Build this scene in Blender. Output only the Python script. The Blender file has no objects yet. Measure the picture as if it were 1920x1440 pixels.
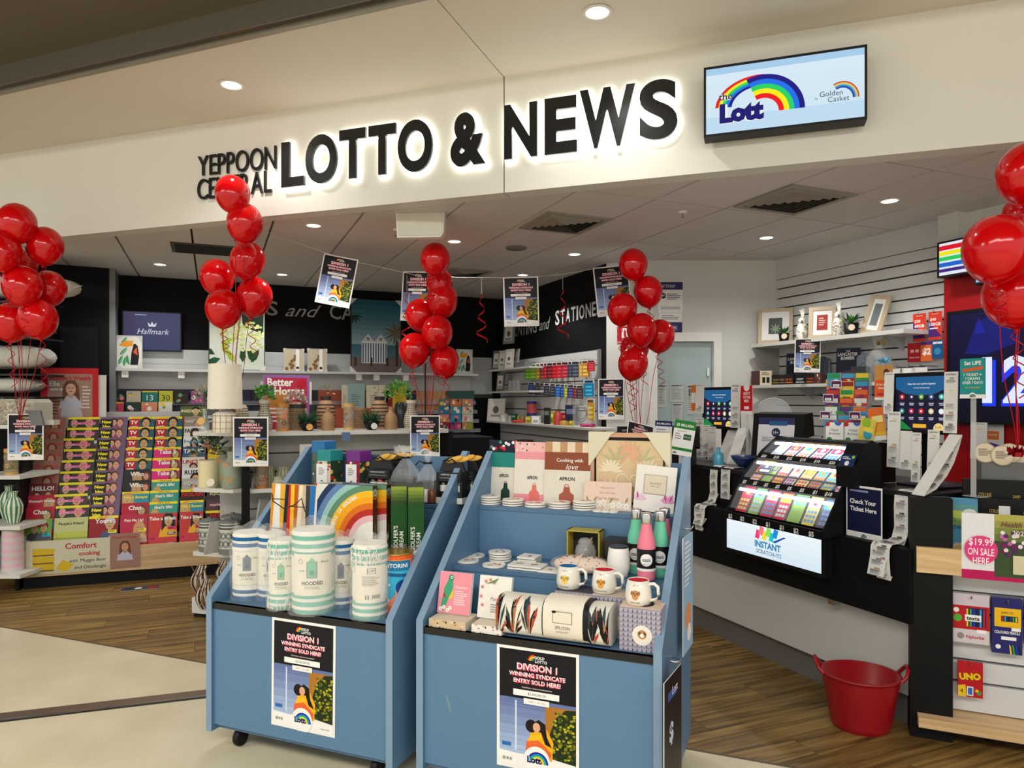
import bpy, math, random
from math import sin, cos, pi, radians as R
from mathutils import Matrix, Vector
random.seed(7)
scn = bpy.context.scene
COL = scn.collection
# ------------------------------------------------------------ camera, world, lights, exposure
F, H, HY, CX = 1340.0, 1.55, 750.0, 960.0       # focal length in px, eye height, horizon row, centre column
cd = bpy.data.cameras.new('camera'); cam = bpy.data.objects.new('camera', cd); COL.objects.link(cam)
cam.location = (0, 0, H); cam.rotation_euler = (R(90), 0, 0)
cd.sensor_width = 36; cd.lens = 36*F/1920; cd.shift_y = 30/1920; cd.clip_start = .05
scn.camera = cam
scn.view_settings.view_transform = 'Standard'; scn.view_settings.look = 'None'
scn.view_settings.exposure = 0.0; scn.view_settings.gamma = 1; scn.view_settings.use_curve_mapping = False
wd = bpy.data.worlds.new('mall_daylight'); scn.world = wd; wd.use_nodes = True
wd.node_tree.nodes['Background'].inputs[0].default_value = (1.0, .975, .93, 1)
wd.node_tree.nodes['Background'].inputs[1].default_value = 1.05
def area(name, loc, rot, sx, sy, w, c=(1, .97, .9)):
    l = bpy.data.lights.new(name, 'AREA'); l.shape = 'RECTANGLE'; l.size = sx; l.size_y = sy; l.energy = w; l.color = c
    o = bpy.data.objects.new(name, l); o.location = loc; o.rotation_euler = rot; COL.objects.link(o); return o
area('mall_ceiling_lamp', (-1.6, -.6, 3.55), (R(14), 0, 0), 4.0, 1.0, 165, (1, .965, .9))
area('mall_ceiling_lamp_b', (1.6, -1.6, 3.55), (R(14), 0, 0), 4.0, 1.0, 165, (1, .965, .9))
area('mall_ceiling_lamp_c', (-5.2, 1.2, 3.55), (R(8), 0, 0), 2.6, 1.0, 120, (1, .95, .86))
def spot(name, loc, w, ang=130, c=(1, .98, .95), r=.045):
    l = bpy.data.lights.new(name, 'SPOT'); l.energy = w; l.spot_size = R(ang); l.spot_blend = .6; l.shadow_soft_size = r; l.color = c
    o = bpy.data.objects.new(name, l); o.location = loc; COL.objects.link(o); return o

# ------------------------------------------------------------ frames: a vertical plane, u along it, off towards the viewer
def pX(px, Y): return (px-CX)*Y/F
def pZ(py, Y): return H-(py-HY)*Y/F
def zpt(px, py, z):
    Y = F*(H-z)/(py-HY); return (pX(px, Y), Y)
class Fr:
    def __init__(s, x, y, deg):
        s.x, s.y, s.a = x, y, R(deg); s.U = (cos(s.a), sin(s.a)); s.N = (sin(s.a), -cos(s.a))
    def hit(s, px, py=750, off=0):
        k = (px-CX)/F; nx, ny = s.N
        Y = (s.x*nx+s.y*ny+off)/(k*nx+ny); X = k*Y
        return ((X-s.x)*s.U[0]+(Y-s.y)*s.U[1], pZ(py, Y), Y)
    def u(s, px, off=0): return s.hit(px, 750, off)[0]
    def z(s, px, py, off=0): return s.hit(px, py, off)[1]
    def w(s, u, off=0, z=0): return (s.x+s.U[0]*u+s.N[0]*off, s.y+s.U[1]*u+s.N[1]*off, z)
    def box(s, x0, y0, x1, y1, off=0):          # pixel box -> u centre, width, z0, z1 on the plane
        u0, u1 = s.u(x0, off), s.u(x1, off); xm = (x0+x1)/2
        return (u0+u1)/2, abs(u1-u0), s.z(xm, y1, off), s.z(xm, y0, off)

# ------------------------------------------------------------ materials
_m = {}
def lin(c): return tuple(((v/255)/12.92 if v/255 <= .04045 else ((v/255+.055)/1.055)**2.4) for v in c[:3])
def mat(c, rough=.5, metal=0, spec=.5, var=.06, sc=14, bump=0, trans=0, emis=0, alpha=1, coat=0, sss=0):
    k = (tuple(c), rough, metal, spec, var, sc, bump, trans, emis, alpha, coat, sss)
    if k in _m: return _m[k]
    m = bpy.data.materials.new('surface_%03d' % len(_m)); m.use_nodes = True; nt = m.node_tree; b = nt.nodes['Principled BSDF']
    b.inputs['Roughness'].default_value = rough; b.inputs['Metallic'].default_value = metal
    b.inputs['Specular IOR Level'].default_value = spec
    l = lin(c)
    if emis:
        b.inputs['Base Color'].default_value = (*l, 1); b.inputs['Emission Color'].default_value = (*l, 1); b.inputs['Emission Strength'].default_value = emis
    elif trans:
        b.inputs['Base Color'].default_value = (*l, 1); b.inputs['Transmission Weight'].default_value = trans
    else:
        tc = nt.nodes.new('ShaderNodeTexCoord'); n = nt.nodes.new('ShaderNodeTexNoise'); n.inputs['Scale'].default_value = sc; n.inputs['Detail'].default_value = 3
        mr = nt.nodes.new('ShaderNodeMapRange'); mr.inputs[3].default_value = 1-var; mr.inputs[4].default_value = 1+var
        mx = nt.nodes.new('ShaderNodeVectorMath'); mx.operation = 'SCALE'; mx.inputs[0].default_value = l
        nt.links.new(tc.outputs['Object'], n.inputs['Vector']); nt.links.new(n.outputs[0], mr.inputs[0])
        nt.links.new(mr.outputs[0], mx.inputs['Scale']); nt.links.new(mx.outputs[0], b.inputs['Base Color'])
        if bump:
            bp = nt.nodes.new('ShaderNodeBump'); bp.inputs['Strength'].default_value = bump; bp.inputs['Distance'].default_value = .01
            nt.links.new(n.outputs[0], bp.inputs['Height']); nt.links.new(bp.outputs[0], b.inputs['Normal'])
    b.inputs['Alpha'].default_value = alpha
    if coat: b.inputs['Coat Weight'].default_value = coat
    if sss: b.inputs['Subsurface Weight'].default_value = sss; b.inputs['Subsurface Radius'].default_value = (.06, .01, .01)
    _m[k] = m; return m
def printmat(name, rough, emis=0):
    m = bpy.data.materials.new(name); m.use_nodes = True; nt = m.node_tree; b = nt.nodes['Principled BSDF']
    a = nt.nodes.new('ShaderNodeAttribute'); a.attribute_name = 'Col'
    n = nt.nodes.new('ShaderNodeTexNoise'); n.inputs['Scale'].default_value = 60; tc = nt.nodes.new('ShaderNodeTexCoord')
    mr = nt.nodes.new('ShaderNodeMapRange'); mr.inputs[3].default_value = .93; mr.inputs[4].default_value = 1.05
    mx = nt.nodes.new('ShaderNodeVectorMath'); mx.operation = 'SCALE'
    nt.links.new(tc.outputs['Object'], n.inputs['Vector']); nt.links.new(n.outputs[0], mr.inputs[0]); nt.links.new(mr.outputs[0], mx.inputs['Scale'])
    nt.links.new(a.outputs['Color'], mx.inputs[0]); nt.links.new(mx.outputs[0], b.inputs['Base Color'])
    b.inputs['Roughness'].default_value = rough; b.inputs['Specular IOR Level'].default_value = .22
    if emis:
        nt.links.new(a.outputs['Color'], b.inputs['Emission Color']); b.inputs['Emission Strength'].default_value = emis
        nt.links.remove(b.inputs['Base Color'].links[0]); b.inputs['Base Color'].default_value = (.01, .01, .01, 1)
    return m
PRINT = printmat('printed_paper', .42); SCREEN = printmat('screen_picture', .25, 1.0)
WHITE = mat((236, 234, 228), .55); BLACK = mat((11, 12, 14), .5, spec=.3, var=.2); CHROME = mat((200, 200, 200), .2, 1)
def glass(c=(240, 250, 248), alpha=.28, rough=.04): return mat(c, rough, alpha=alpha, spec=.8, var=0)

# ------------------------------------------------------------ mesh builder
class MB:
    def __init__(s): s.v = []; s.f = []; s.m = []; s.c = []; s.s = []; s.ms = []
    def mi(s, m):
        if m not in s.ms: s.ms.append(m)
        return s.ms.index(m)
    def face(s, idx, m, c=None, sm=False): s.f.append(idx); s.m.append(s.mi(m)); s.c.append(c or (1, 1, 1)); s.s.append(sm)
    def add(s, vs, fs, m, c=None, sm=False):
        b = len(s.v); s.v += vs
        for f in fs: s.face([b+i for i in f], m, c, sm)
        return s
    def box(s, x0, x1, y0, y1, z0, z1, m, ch=0):
        if ch:
            p = [(x0+ch, y0), (x1-ch, y0), (x1, y0+ch), (x1, y1-ch), (x1-ch, y1), (x0+ch, y1), (x0, y1-ch), (x0, y0+ch)]
            n = 8; q = [(x0+ch, y0+ch), (x1-ch, y0+ch), (x1-ch, y0+ch), (x1-ch, y1-ch), (x1-ch, y1-ch), (x0+ch, y1-ch), (x0+ch, y1-ch), (x0+ch, y0+ch)]
            vs = [(a, b, z0) for a, b in q]+[(a, b, z0+ch) for a, b in p]+[(a, b, z1-ch) for a, b in p]+[(a, b, z1) for a, b in q]
            fs = [tuple(range(n))[::-1], tuple(range(3*n, 4*n))]
            for r in range(3): fs += [(r*n+i, r*n+(i+1) % n, (r+1)*n+(i+1) % n, (r+1)*n+i) for i in range(n)]
            return s.add(vs, fs, m)
        vs = [(x0, y0, z0), (x1, y0, z0), (x1, y1, z0), (x0, y1, z0), (x0, y0, z1), (x1, y0, z1), (x1, y1, z1), (x0, y1, z1)]
        return s.add(vs, [(3, 2, 1, 0), (4, 5, 6, 7), (0, 1, 5, 4), (1, 2, 6, 5), (2, 3, 7, 6), (3, 0, 4, 7)], m)
    def prism(s, pts, lo, hi, m, ax='y', sm=False):
        n = len(pts)
        if ax == 'y': a = [(p[0], lo, p[1]) for p in pts]; b = [(p[0], hi, p[1]) for p in pts]
        elif ax == 'x': a = [(lo, p[0], p[1]) for p in pts]; b = [(hi, p[0], p[1]) for p in pts]
        else: a = [(p[0], p[1], lo) for p in pts]; b = [(p[0], p[1], hi) for p in pts]
        s.add(a+b, [tuple(range(n)), tuple(range(2*n-1, n-1, -1))], m)
        return s.add(a+b, [(i, i+n, (i+1) % n+n, (i+1) % n) for i in range(n)], m, sm=sm)
    def lathe(s, prof, m, n=16, cx=0, cy=0, sy=1, cap=True, z=0, bands=None):
        vs = [(cx+r*cos(2*pi*i/n), cy+sy*r*sin(2*pi*i/n), z+zz) for r, zz in prof for i in range(n)]
        if not bands: s.add(vs, [(k*n+i, k*n+(i+1) % n, (k+1)*n+(i+1) % n, (k+1)*n+i) for k in range(len(prof)-1) for i in range(n)], m, None, True)
        for k in range(len(prof)-1 if bands else 0):
            s.add([], [], m); mm = bands[k] if bands else m
            b = len(s.v)
            s.v += vs[k*n:(k+2)*n]
            for i in range(n): s.face([b+i, b+(i+1) % n, b+n+(i+1) % n, b+n+i], mm, None, True)
        if cap:
            s.add(vs[:n], [tuple(range(n))[::-1]], bands[0] if bands else m); s.add(vs[-n:], [tuple(range(n))], bands[-1] if bands else m)
        return s
    def cyl(s, cx, cy, z0, z1, r, m, r2=None, n=16, sy=1): return s.lathe([(r, z0), (r2 or r, z1)], m, n, cx, cy, sy)
    def sph(s, cx, cy, cz, r, m, ry=None, rz=None, n=12, k=8):
        ry = ry or r; rz = rz or r
        vs = [(cx+r*sin(pi*j/k)*cos(2*pi*i/n), cy+ry*sin(pi*j/k)*sin(2*pi*i/n), cz-rz*cos(pi*j/k)) for j in range(k+1) for i in range(n)]
        return s.add(vs, [(j*n+i, j*n+(i+1) % n, (j+1)*n+(i+1) % n, (j+1)*n+i) for j in range(k) for i in range(n)], m, sm=True)
    def tube(s, pts, r, m, n=6, closed=False):
        P = [Vector(p) for p in pts]; L = len(P); rings = []
        for i, p in enumerate(P):
            d = (P[(i+1) % L] if closed or i < L-1 else p)-(P[i-1] if closed or i > 0 else p)
            d = d.normalized() if d.length > 1e-9 else Vector((0, 0, 1))
            a = d.cross(Vector((0, 0, 1)) if abs(d.z) < .9 else Vector((1, 0, 0))).normalized(); b = d.cross(a)
            rr = r[i] if isinstance(r, (list, tuple)) else r
            rings += [tuple(p+(a*cos(2*pi*k/n)+b*sin(2*pi*k/n))*rr) for k in range(n)]
        fs = [(i*n+k, i*n+(k+1) % n, ((i+1) % L)*n+(k+1) % n, ((i+1) % L)*n+k) for i in range(L if closed else L-1) for k in range(n)]
        s.add(rings, fs, m, sm=True)
        if not closed: s.add(rings, [tuple(range(n)), tuple(range((L-1)*n, L*n))[::-1]], m)
        return s
    def ribbon(s, pts, w, m, up=(0, 0, 1)):      # flat strip along pts, width along w vector
        W = Vector(w)/2; vs = []
        for p in pts: vs += [tuple(Vector(p)-W), tuple(Vector(p)+W)]
        return s.add(vs, [(2*i, 2*i+1, 2*i+3, 2*i+2) for i in range(len(pts)-1)], m, sm=True)
    def art(s, art, o=(0, 0, 0), rt=(1, 0, 0), up=(0, 0, 1), m=None, warp=None):
        o, rt, up = Vector(o), Vector(rt), Vector(up); n = rt.cross(up).normalized(); m = m or PRINT; k = s.mi(m); b = len(s.v)
        for x, y, z in art.v:
            if warp: s.v.append(warp(x, y, z))
            else: s.v.append(tuple(o+rt*x+up*y+n*z))
        for f, c in zip(art.f, art.c): s.f.append([b+i for i in f]); s.m.append(k); s.c.append(c); s.s.append(False)
        return s
    def xf(s, M): s.v = [tuple(M @ Vector(p)) for p in s.v]; return s
    def mesh(s, name='shape'):
        me = bpy.data.meshes.new(name); me.from_pydata(s.v, [], s.f)
        for m in s.ms: me.materials.append(m)
        me.polygons.foreach_set('material_index', s.m); me.polygons.foreach_set('use_smooth', s.s)
        if PRINT in s.ms or SCREEN in s.ms:
            at = me.attributes.new('Col', 'FLOAT_COLOR', 'CORNER'); d = []
            for f, c in zip(s.f, s.c): d += [c[0], c[1], c[2], 1.0]*len(f)
            at.data.foreach_set('color', d)
        me.update(); return me
def obj(name, mb, parent=None, loc=(0, 0, 0), rz=0, label=None, cat=None, group=None, kind=None, rot=None):
    o = bpy.data.objects.new(name, mb.mesh(name) if isinstance(mb, MB) else mb); COL.objects.link(o)
    o.location = loc; o.rotation_euler = rot or (0, 0, rz)
    if parent: o.parent = parent
    for k, v in (('label', label), ('category', cat), ('group', group), ('kind', kind)):
        if v: o[k] = v
    return o
def empty(name, loc, rz=0, label=None, cat=None, group=None, kind=None, rot=None): return obj(name, None, None, loc, rz, label, cat, group, kind, rot)
def copy_tree(o, parent=None):
    c = o.copy(); COL.objects.link(c); c.parent = parent
    for ch in o.children: copy_tree(ch, c)
    return c
def dup(o, loc, rz=None, label=None, rot=None, scale=None):
    c = copy_tree(o); c.location = loc
    if rz is not None: c.rotation_euler = (0, 0, rz)
    if rot: c.rotation_euler = rot
    if scale: c.scale = scale
    if label: c['label'] = label
    return c
def struct(name, mb, parent=None, **k): return obj(name, mb, parent, kind=None if parent else 'structure', **k)

# ------------------------------------------------------------ flat print: coloured polygons on a card
_g = {}
def glyphs(txt, bold=0, sh=0, res=2):
    k = (txt, bold, sh, res)
    if k in _g: return _g[k]
    c = bpy.data.curves.new('letters', 'FONT'); c.body = txt; c.resolution_u = res; c.fill_mode = 'FRONT'; c.offset = bold; c.shear = sh
    o = bpy.data.objects.new('letters', c); me = o.to_mesh()
    v = [(p.co.x, p.co.y) for p in me.vertices]; f = [tuple(p.vertices) for p in me.polygons]
    # drop curve duplicates
    o.to_mesh_clear(); bpy.data.objects.remove(o); bpy.data.curves.remove(c)
    if not v: v = [(0, 0), (1, 0), (1, 1)]; f = [(0, 1, 2)]
    x0 = min(p[0] for p in v); x1 = max(p[0] for p in v); y0 = min(p[1] for p in v); y1 = max(p[1] for p in v)
    _g[k] = (v, f, x0, x1, y0, y1); return _g[k]
def clip(p, x0, x1, y0, y1):
    for ax, lim, sg in ((0, x0, 1), (0, x1, -1), (1, y0, 1), (1, y1, -1)):
        q = []
        for i in range(len(p)):
            a, b = p[i-1], p[i]; ia, ib = sg*(a[ax]-lim) >= 0, sg*(b[ax]-lim) >= 0
            if ia != ib:
                t = (lim-a[ax])/(b[ax]-a[ax]); q.append((a[0]+(b[0]-a[0])*t, a[1]+(b[1]-a[1])*t))
            if ib: q.append(b)
        p = q
        if len(p) < 3: return []
    return p
EPS = .00012
class Art:                                        # coordinates are fractions of width and height
    def __init__(s, w, h, bg=None): 
        s.w, s.h = w, h; s.v = []; s.f = []; s.c = []; s.L = 1
        if bg is not None: s.rect(0, 0, 1, 1, bg)
    def up(s): s.L += 1
    def _p(s, pts, c, cl=True):
        if cl: pts = clip(pts, 0, s.w, 0, s.h)
        if len(pts) < 3: return
        b = len(s.v); s.v += [(x, y, s.L*EPS) for x, y in pts]; s.f.append(list(range(b, b+len(pts)))); s.c.append(lin(c))
    def poly(s, pts, c): s._p([(x*s.w, y*s.h) for x, y in pts], c); s.up(); return s
    def rect(s, x0, y0, x1, y1, c): return s.poly([(x0, y0), (x1, y0), (x1, y1), (x0, y1)], c)
    def rects(s, lst, c):
        for x0, y0, x1, y1 in lst: s._p([(x0*s.w, y0*s.h), (x1*s.w, y0*s.h), (x1*s.w, y1*s.h), (x0*s.w, y1*s.h)], c)
        s.up(); return s
    def grad(s, x0, y0, x1, y1, c0, c1, n=6):
        for i in range(n):
            t = (i+.5)/n; s._p([(x*s.w, y*s.h) for x, y in ((x0, y0+(y1-y0)*i/n), (x1, y0+(y1-y0)*i/n), (x1, y0+(y1-y0)*(i+1)/n), (x0, y0+(y1-y0)*(i+1)/n))], [a+(b-a)*t for a, b in zip(c0, c1)])
        s.up(); return s
    def disc(s, x, y, r, c, ry=None, n=16, a=0):   # r as fraction of width, real circle unless ry (fraction of width too)
        ry = r if ry is None else ry; X, Y = x*s.w, y*s.h
        pts = []
        for i in range(n):
            t = 2*pi*i/n; px, py = r*s.w*cos(t), ry*s.w*sin(t); pts.append((X+px*cos(a)-py*sin(a), Y+px*sin(a)+py*cos(a)))
        s._p(pts, c); s.up(); return s
    def ring(s, x, y, r0, r1, c, a0=0, a1=360, n=20, sy=1):
        X, Y = x*s.w, y*s.h
        for i in range(n):
            t0, t1 = R(a0+(a1-a0)*i/n), R(a0+(a1-a0)*(i+1)/n)
            s._p([(X+r*s.w*cos(t), Y+r*s.w*sy*sin(t)) for r, t in ((r0, t0), (r1, t0), (r1, t1), (r0, t1))], c)
        s.up(); return s
    def bow(s, x, y, r, t, cs, a0=0, a1=180, n=18, sy=1):
        for i, c in enumerate(cs): s.ring(x, y, r-t*(i+1), r-t*i, c, a0, a1, n, sy); s.L -= 1
        s.up(); return s
    def text(s, txt, x, y, hh, c, al='c', mw=None, bold=0, sh=0, rot=0, out=None):
        v, f, x0, x1, y0, y1 = glyphs(txt, bold, sh); k = hh*s.h/max(.001, .72 if y1-y0 < .75 else (y1-y0)); kx = k
        if mw and (x1-x0)*k > mw*s.w: kx = mw*s.w/(x1-x0)
        ox = x*s.w-(0 if al == 'l' else (x1-x0)*kx/2 if al == 'c' else (x1-x0)*kx); oy = y*s.h
        if out: 
            d = .012*s.w*.5; s.text(txt, x+.006, y-.006, hh, out, al, mw, bold+.02, sh, rot)
        b = len(s.v); ca, sa = cos(R(rot)), sin(R(rot)); X0, Y0 = x*s.w, y*s.h
        for px, py in v:
            a, q = ox+(px-x0)*kx-X0, (py-min(0, 0))*k; s.v.append((X0+a*ca-q*sa, Y0+a*sa+q*ca, s.L*EPS))
        for t in f: s.f.append([b+i for i in t]); s.c.append(lin(c))
        s.up(); return s
    def lines(s, x0, y0, x1, y1, n, c, fill=.45, seed=1):   # small print as fine bars
        rr = random.Random(seed); st = (y1-y0)/n
        s.rects([(x0, y1-st*(i+fill), x0+(x1-x0)*rr.uniform(.6, 1), y1-st*i) for i in range(n)], c); return s
    def face(s, x, y, r, hair=(50, 32, 22), skin=(222, 176, 148), top=(180, 60, 60), long=False, asp=1):
        # bust centred on the face at x, y; r is the face half width as fraction of width
        k = s.w/s.h
        s.poly([(x-2.1*r, y-4*r*k), (x-1.7*r, y-2.1*r*k), (x-.6*r, y-1.5*r*k), (x+.6*r, y-1.5*r*k), (x+1.7*r, y-2.1*r*k), (x+2.1*r, y-4*r*k)], top)
        if long: s.poly([(x-1.5*r, y-2.6*r*k), (x-1.4*r, y+.4*r*k), (x-.7*r, y+1.6*r*k), (x+.7*r, y+1.6*r*k), (x+1.4*r, y+.4*r*k), (x+1.6*r, y-2.6*r*k), (x+.5*r, y-1.2*r*k), (x-.5*r, y-1.2*r*k)], hair)
        else: s.disc(x, y+.45*r*k, 1.15*r, hair, 1.15*r)
        s.rect(x-.38*r, y-1.9*r*k, x+.38*r, y-.8*r*k, [v*.85 for v in skin])
        s.disc(x, y-.15*r*k, .88*r, skin, 1.15*r)
        s.rects([(x-.55*r, y+.05*r*k, x-.15*r, y+.2*r*k), (x+.15*r, y+.05*r*k, x+.55*r, y+.2*r*k)], [v*.35 for v in skin])
        s.rect(x-.1*r, y-.4*r*k, x+.08*r, y+.0*r*k, [v*.85 for v in skin])
        s.rect(x-.3*r, y-.72*r*k, x+.3*r, y-.58*r*k, (170, 50, 50)); return s

def card(art, t=.0015, back=(230, 230, 228), tilt=0, m=None):    # upright card standing on its lower edge, face to -y, centred in x
    b = MB(); w, h = art.w, art.h; b.box(-w/2, w/2, 0, t, 0, h, mat(back, .5)); b.art(art, (-w/2, 0, 0), m=m)
    if tilt: b.xf(Matrix.Rotation(-tilt, 4, 'X'))
    return b

# ------------------------------------------------------------ setting frames
BULK = Fr(-4.068, 5.678, -18.8)
LEASE_A = -21.8
BACK = Fr(-4.03, 7.24, 24.3)
STAT = Fr(-.128, 9.0, -66.9)
SLAT = Fr(2.40, 6.495, -67.3)
CTR = Fr(1.71, 3.85, -67.0)
GOND = Fr(-1.87, 5.08, 22.7)
CZ = 2.82
# ------------------------------------------------------------ the setting
def floor_mat(base, speck, dark):
    m = bpy.data.materials.new('terrazzo_vinyl'); m.use_nodes = True; nt = m.node_tree; b = nt.nodes['Principled BSDF']; b.inputs['Roughness'].default_value = .3
    tc = nt.nodes.new('ShaderNodeTexCoord')
    def noise(sc, lo, hi, c, prev):
        n = nt.nodes.new('ShaderNodeTexNoise'); n.inputs['Scale'].default_value = sc; n.inputs['Detail'].default_value = 2; nt.links.new(tc.outputs['Object'], n.inputs['Vector'])
        r = nt.nodes.new('ShaderNodeMapRange'); r.inputs[1].default_value = lo; r.inputs[2].default_value = hi; nt.links.new(n.outputs[0], r.inputs[0])
        x = nt.nodes.new('ShaderNodeMixRGB'); nt.links.new(r.outputs[0], x.inputs[0]); x.inputs[2].default_value = (*lin(c), 1)
        if prev is None: x.inputs[1].default_value = (*lin(base), 1)
        else: nt.links.new(prev.outputs[0], x.inputs[1])
        return x
    a = noise(3, .3, .8, speck, None); a = noise(220, .68, .7, dark, a); a = noise(90, .74, .76, (120, 92, 60), a); nt.links.new(a.outputs[0], b.inputs['Base Color']); return m
def wood_mat(name, c0, c1, sx=1.0, rough=.42):
    m = bpy.data.materials.new(name); m.use_nodes = True; nt = m.node_tree; b = nt.nodes['Principled BSDF']; b.inputs['Roughness'].default_value = rough
    tc = nt.nodes.new('ShaderNodeTexCoord'); oi = nt.nodes.new('ShaderNodeObjectInfo'); mp = nt.nodes.new('ShaderNodeMapping'); mp.inputs['Scale'].default_value = (1.2*sx, 22*sx, 22*sx)
    ad = nt.nodes.new('ShaderNodeVectorMath'); sc = nt.nodes.new('ShaderNodeVectorMath'); sc.operation = 'SCALE'; sc.inputs['Scale'].default_value = 40; ad.operation = 'ADD'
    cb = nt.nodes.new('ShaderNodeCombineXYZ'); nt.links.new(oi.outputs['Random'], cb.inputs[0]); nt.links.new(oi.outputs['Random'], cb.inputs[1]); nt.links.new(cb.outputs[0], sc.inputs[0])
    nt.links.new(tc.outputs['Object'], mp.inputs['Vector']); nt.links.new(mp.outputs[0], ad.inputs[0]); nt.links.new(sc.outputs[0], ad.inputs[1])
    n = nt.nodes.new('ShaderNodeTexNoise'); n.inputs['Scale'].default_value = 1.3; n.inputs['Detail'].default_value = 6; n.inputs['Distortion'].default_value = .8; nt.links.new(ad.outputs[0], n.inputs['Vector'])
    cr = nt.nodes.new('ShaderNodeValToRGB'); e = cr.color_ramp.elements; e[0].position = .33; e[0].color = (*lin(c0), 1); e[1].position = .66; e[1].color = (*lin(c1), 1)
    nt.links.new(n.outputs[0], cr.inputs[0])
    mr = nt.nodes.new('ShaderNodeMapRange'); mr.inputs[3].default_value = .78; mr.inputs[4].default_value = 1.18; nt.links.new(oi.outputs['Random'], mr.inputs[0])
    mx = nt.nodes.new('ShaderNodeVectorMath'); mx.operation = 'SCALE'; nt.links.new(cr.outputs[0], mx.inputs[0]); nt.links.new(mr.outputs[0], mx.inputs['Scale']); nt.links.new(mx.outputs[0], b.inputs['Base Color']); return m
WOODF = wood_mat('vinyl_plank', (84, 62, 28), (160, 128, 70)); OAK = wood_mat('pale_oak_laminate', (196, 160, 112), (222, 190, 142), 1.0, .5)
LA = zpt(0, 1175, 0); LN = Fr(LA[0], LA[1], LEASE_A)      # lease line
def W2(fr, u, off): p = fr.w(u, off); return (p[0], p[1])
q = [W2(LN, -7, 0), W2(LN, 12, 0), W2(LN, 12, 12), W2(LN, -7, 12)]
floor = struct('floor', MB().prism(q, -.06, 0, floor_mat((228, 218, 188), (214, 202, 170), (120, 100, 70)), 'z'))
q = [W2(LN, -7, 0), W2(LN, 12, 0), W2(LN, 12, -9), W2(LN, -7, -9)]
sub = struct('floor.001', MB().prism(q, -.06, -.004, mat((30, 22, 12), .7), 'z'))
# planks along the shop axis, clipped at the lease line
PA = R(22.7); PU = Vector((cos(PA), sin(PA))); PV = Vector((-sin(PA), cos(PA)))
def cliphalf(p, o, n):
    q = []
    for i in range(len(p)):
        a, b = p[i-1], p[i]; da = (a[0]-o[0])*n[0]+(a[1]-o[1])*n[1]; db = (b[0]-o[0])*n[0]+(b[1]-o[1])*n[1]
        if (da >= 0) != (db >= 0): t = da/(da-db); q.append((a[0]+(b[0]-a[0])*t, a[1]+(b[1]-a[1])*t))
        if db >= 0: q.append(b)
    return q
PW, PL = .19, 1.32; npl = 0
for j in range(0, 46):
    v0 = -.5+j*PW; sh = (j*0.39 % 1)*PL
    for i in range(-5, 6):
        u0 = i*PL+sh; g = .0012
        c = [(u0+g, v0+g), (u0+PL-g, v0+g), (u0+PL-g, v0+PW-g), (u0+g, v0+PW-g)]
        p = [tuple(PU*a+PV*b) for a, b in c]
        p = cliphalf(p, (LN.x, LN.y), (-LN.N[0], -LN.N[1]))
        if len(p) < 3: continue
        cx = sum(a[0] for a in p)/len(p); cy = sum(a[1] for a in p)/len(p)
        if cy < 2.2 or cy > 7.2 or abs(cx/cy) > .85 or cx < -4.9: continue
        if (cx-CTR.x)*CTR.N[0]+(cy-CTR.y)*CTR.N[1] < -.75 and cy > 3.4: continue
        loc = [( (a[0]-cx)*PU[0]+(a[1]-cy)*PU[1], (a[0]-cx)*PV[0]+(a[1]-cy)*PV[1]) for a in p]
        o = struct('plank', MB().prism(loc, -.004, 0, WOODF, 'z'), sub, loc=(cx, cy, 0), rz=PA); npl += 1
        if npl > 290: break
# metal expansion strip in the mall floor
a, b = zpt(0, 1345, 0), zpt(387, 1300, 0); an = math.atan2(b[1]-a[1], b[0]-a[0]); L = 3.4
st = MB().box(-3, 1.4, -.035, .045, 0, .004, mat((138, 122, 108), .35, .7)); st.box(-3, 1.4, -.052, -.035, 0, .006, CHROME); st.box(-3, 1.4, -.066, -.054, 0, .002, BLACK)
struct('trim_1', st, loc=(a[0], a[1], 0.0), rz=an)
lt = MB().box(-6, 8, -.006, .006, 0, .003, mat((90, 78, 60), .5)); struct('trim_2', lt, loc=(LN.x, LN.y, 0), rz=LN.a)
# walls
WALLW = mat((214, 214, 208), .6, var=.02, sc=3); WALLB = mat((9, 10, 12), .7, spec=.2, var=.1, sc=3)
def wall(name, p, q, m, z0=0, z1=CZ, t=.1):
    d = Vector((q[0]-p[0], q[1]-p[1])); a = math.atan2(d.y, d.x)
    return struct(name, MB().box(0, d.length, 0, t, z0, z1, m), loc=(p[0], p[1], 0), rz=a)
pA0, pA1 = zpt(71, 493, CZ), zpt(205, 503, CZ)
dA = Vector((pA1[0]-pA0[0], pA1[1]-pA0[1])).normalized(); pAm = (pA0[0]-dA.x*3.5, pA0[1]-dA.y*3.5)
wall('wall_left', pAm, pA1, WALLB); LEFTW = Fr(pA1[0], pA1[1], math.degrees(math.atan2(dA.y, dA.x)))
cB, cS = (BACK.x, BACK.y), (STAT.x, STAT.y)
struct('trim_3', MB().box(-.03, .05, 0, .42, 0, CZ, mat((120, 124, 126), .5)), loc=(pA1[0], pA1[1], 0), rz=R(24.3))
wall('wall_back', cB, cS, WALLB)
sE = zpt(1137, 494, CZ); wall('wall_stationery', cS, sE, WALLB)
oE = zpt(1225, 488, CZ); wall('wall_office', sE, (oE[0], oE[1]), WALLW)
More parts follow.
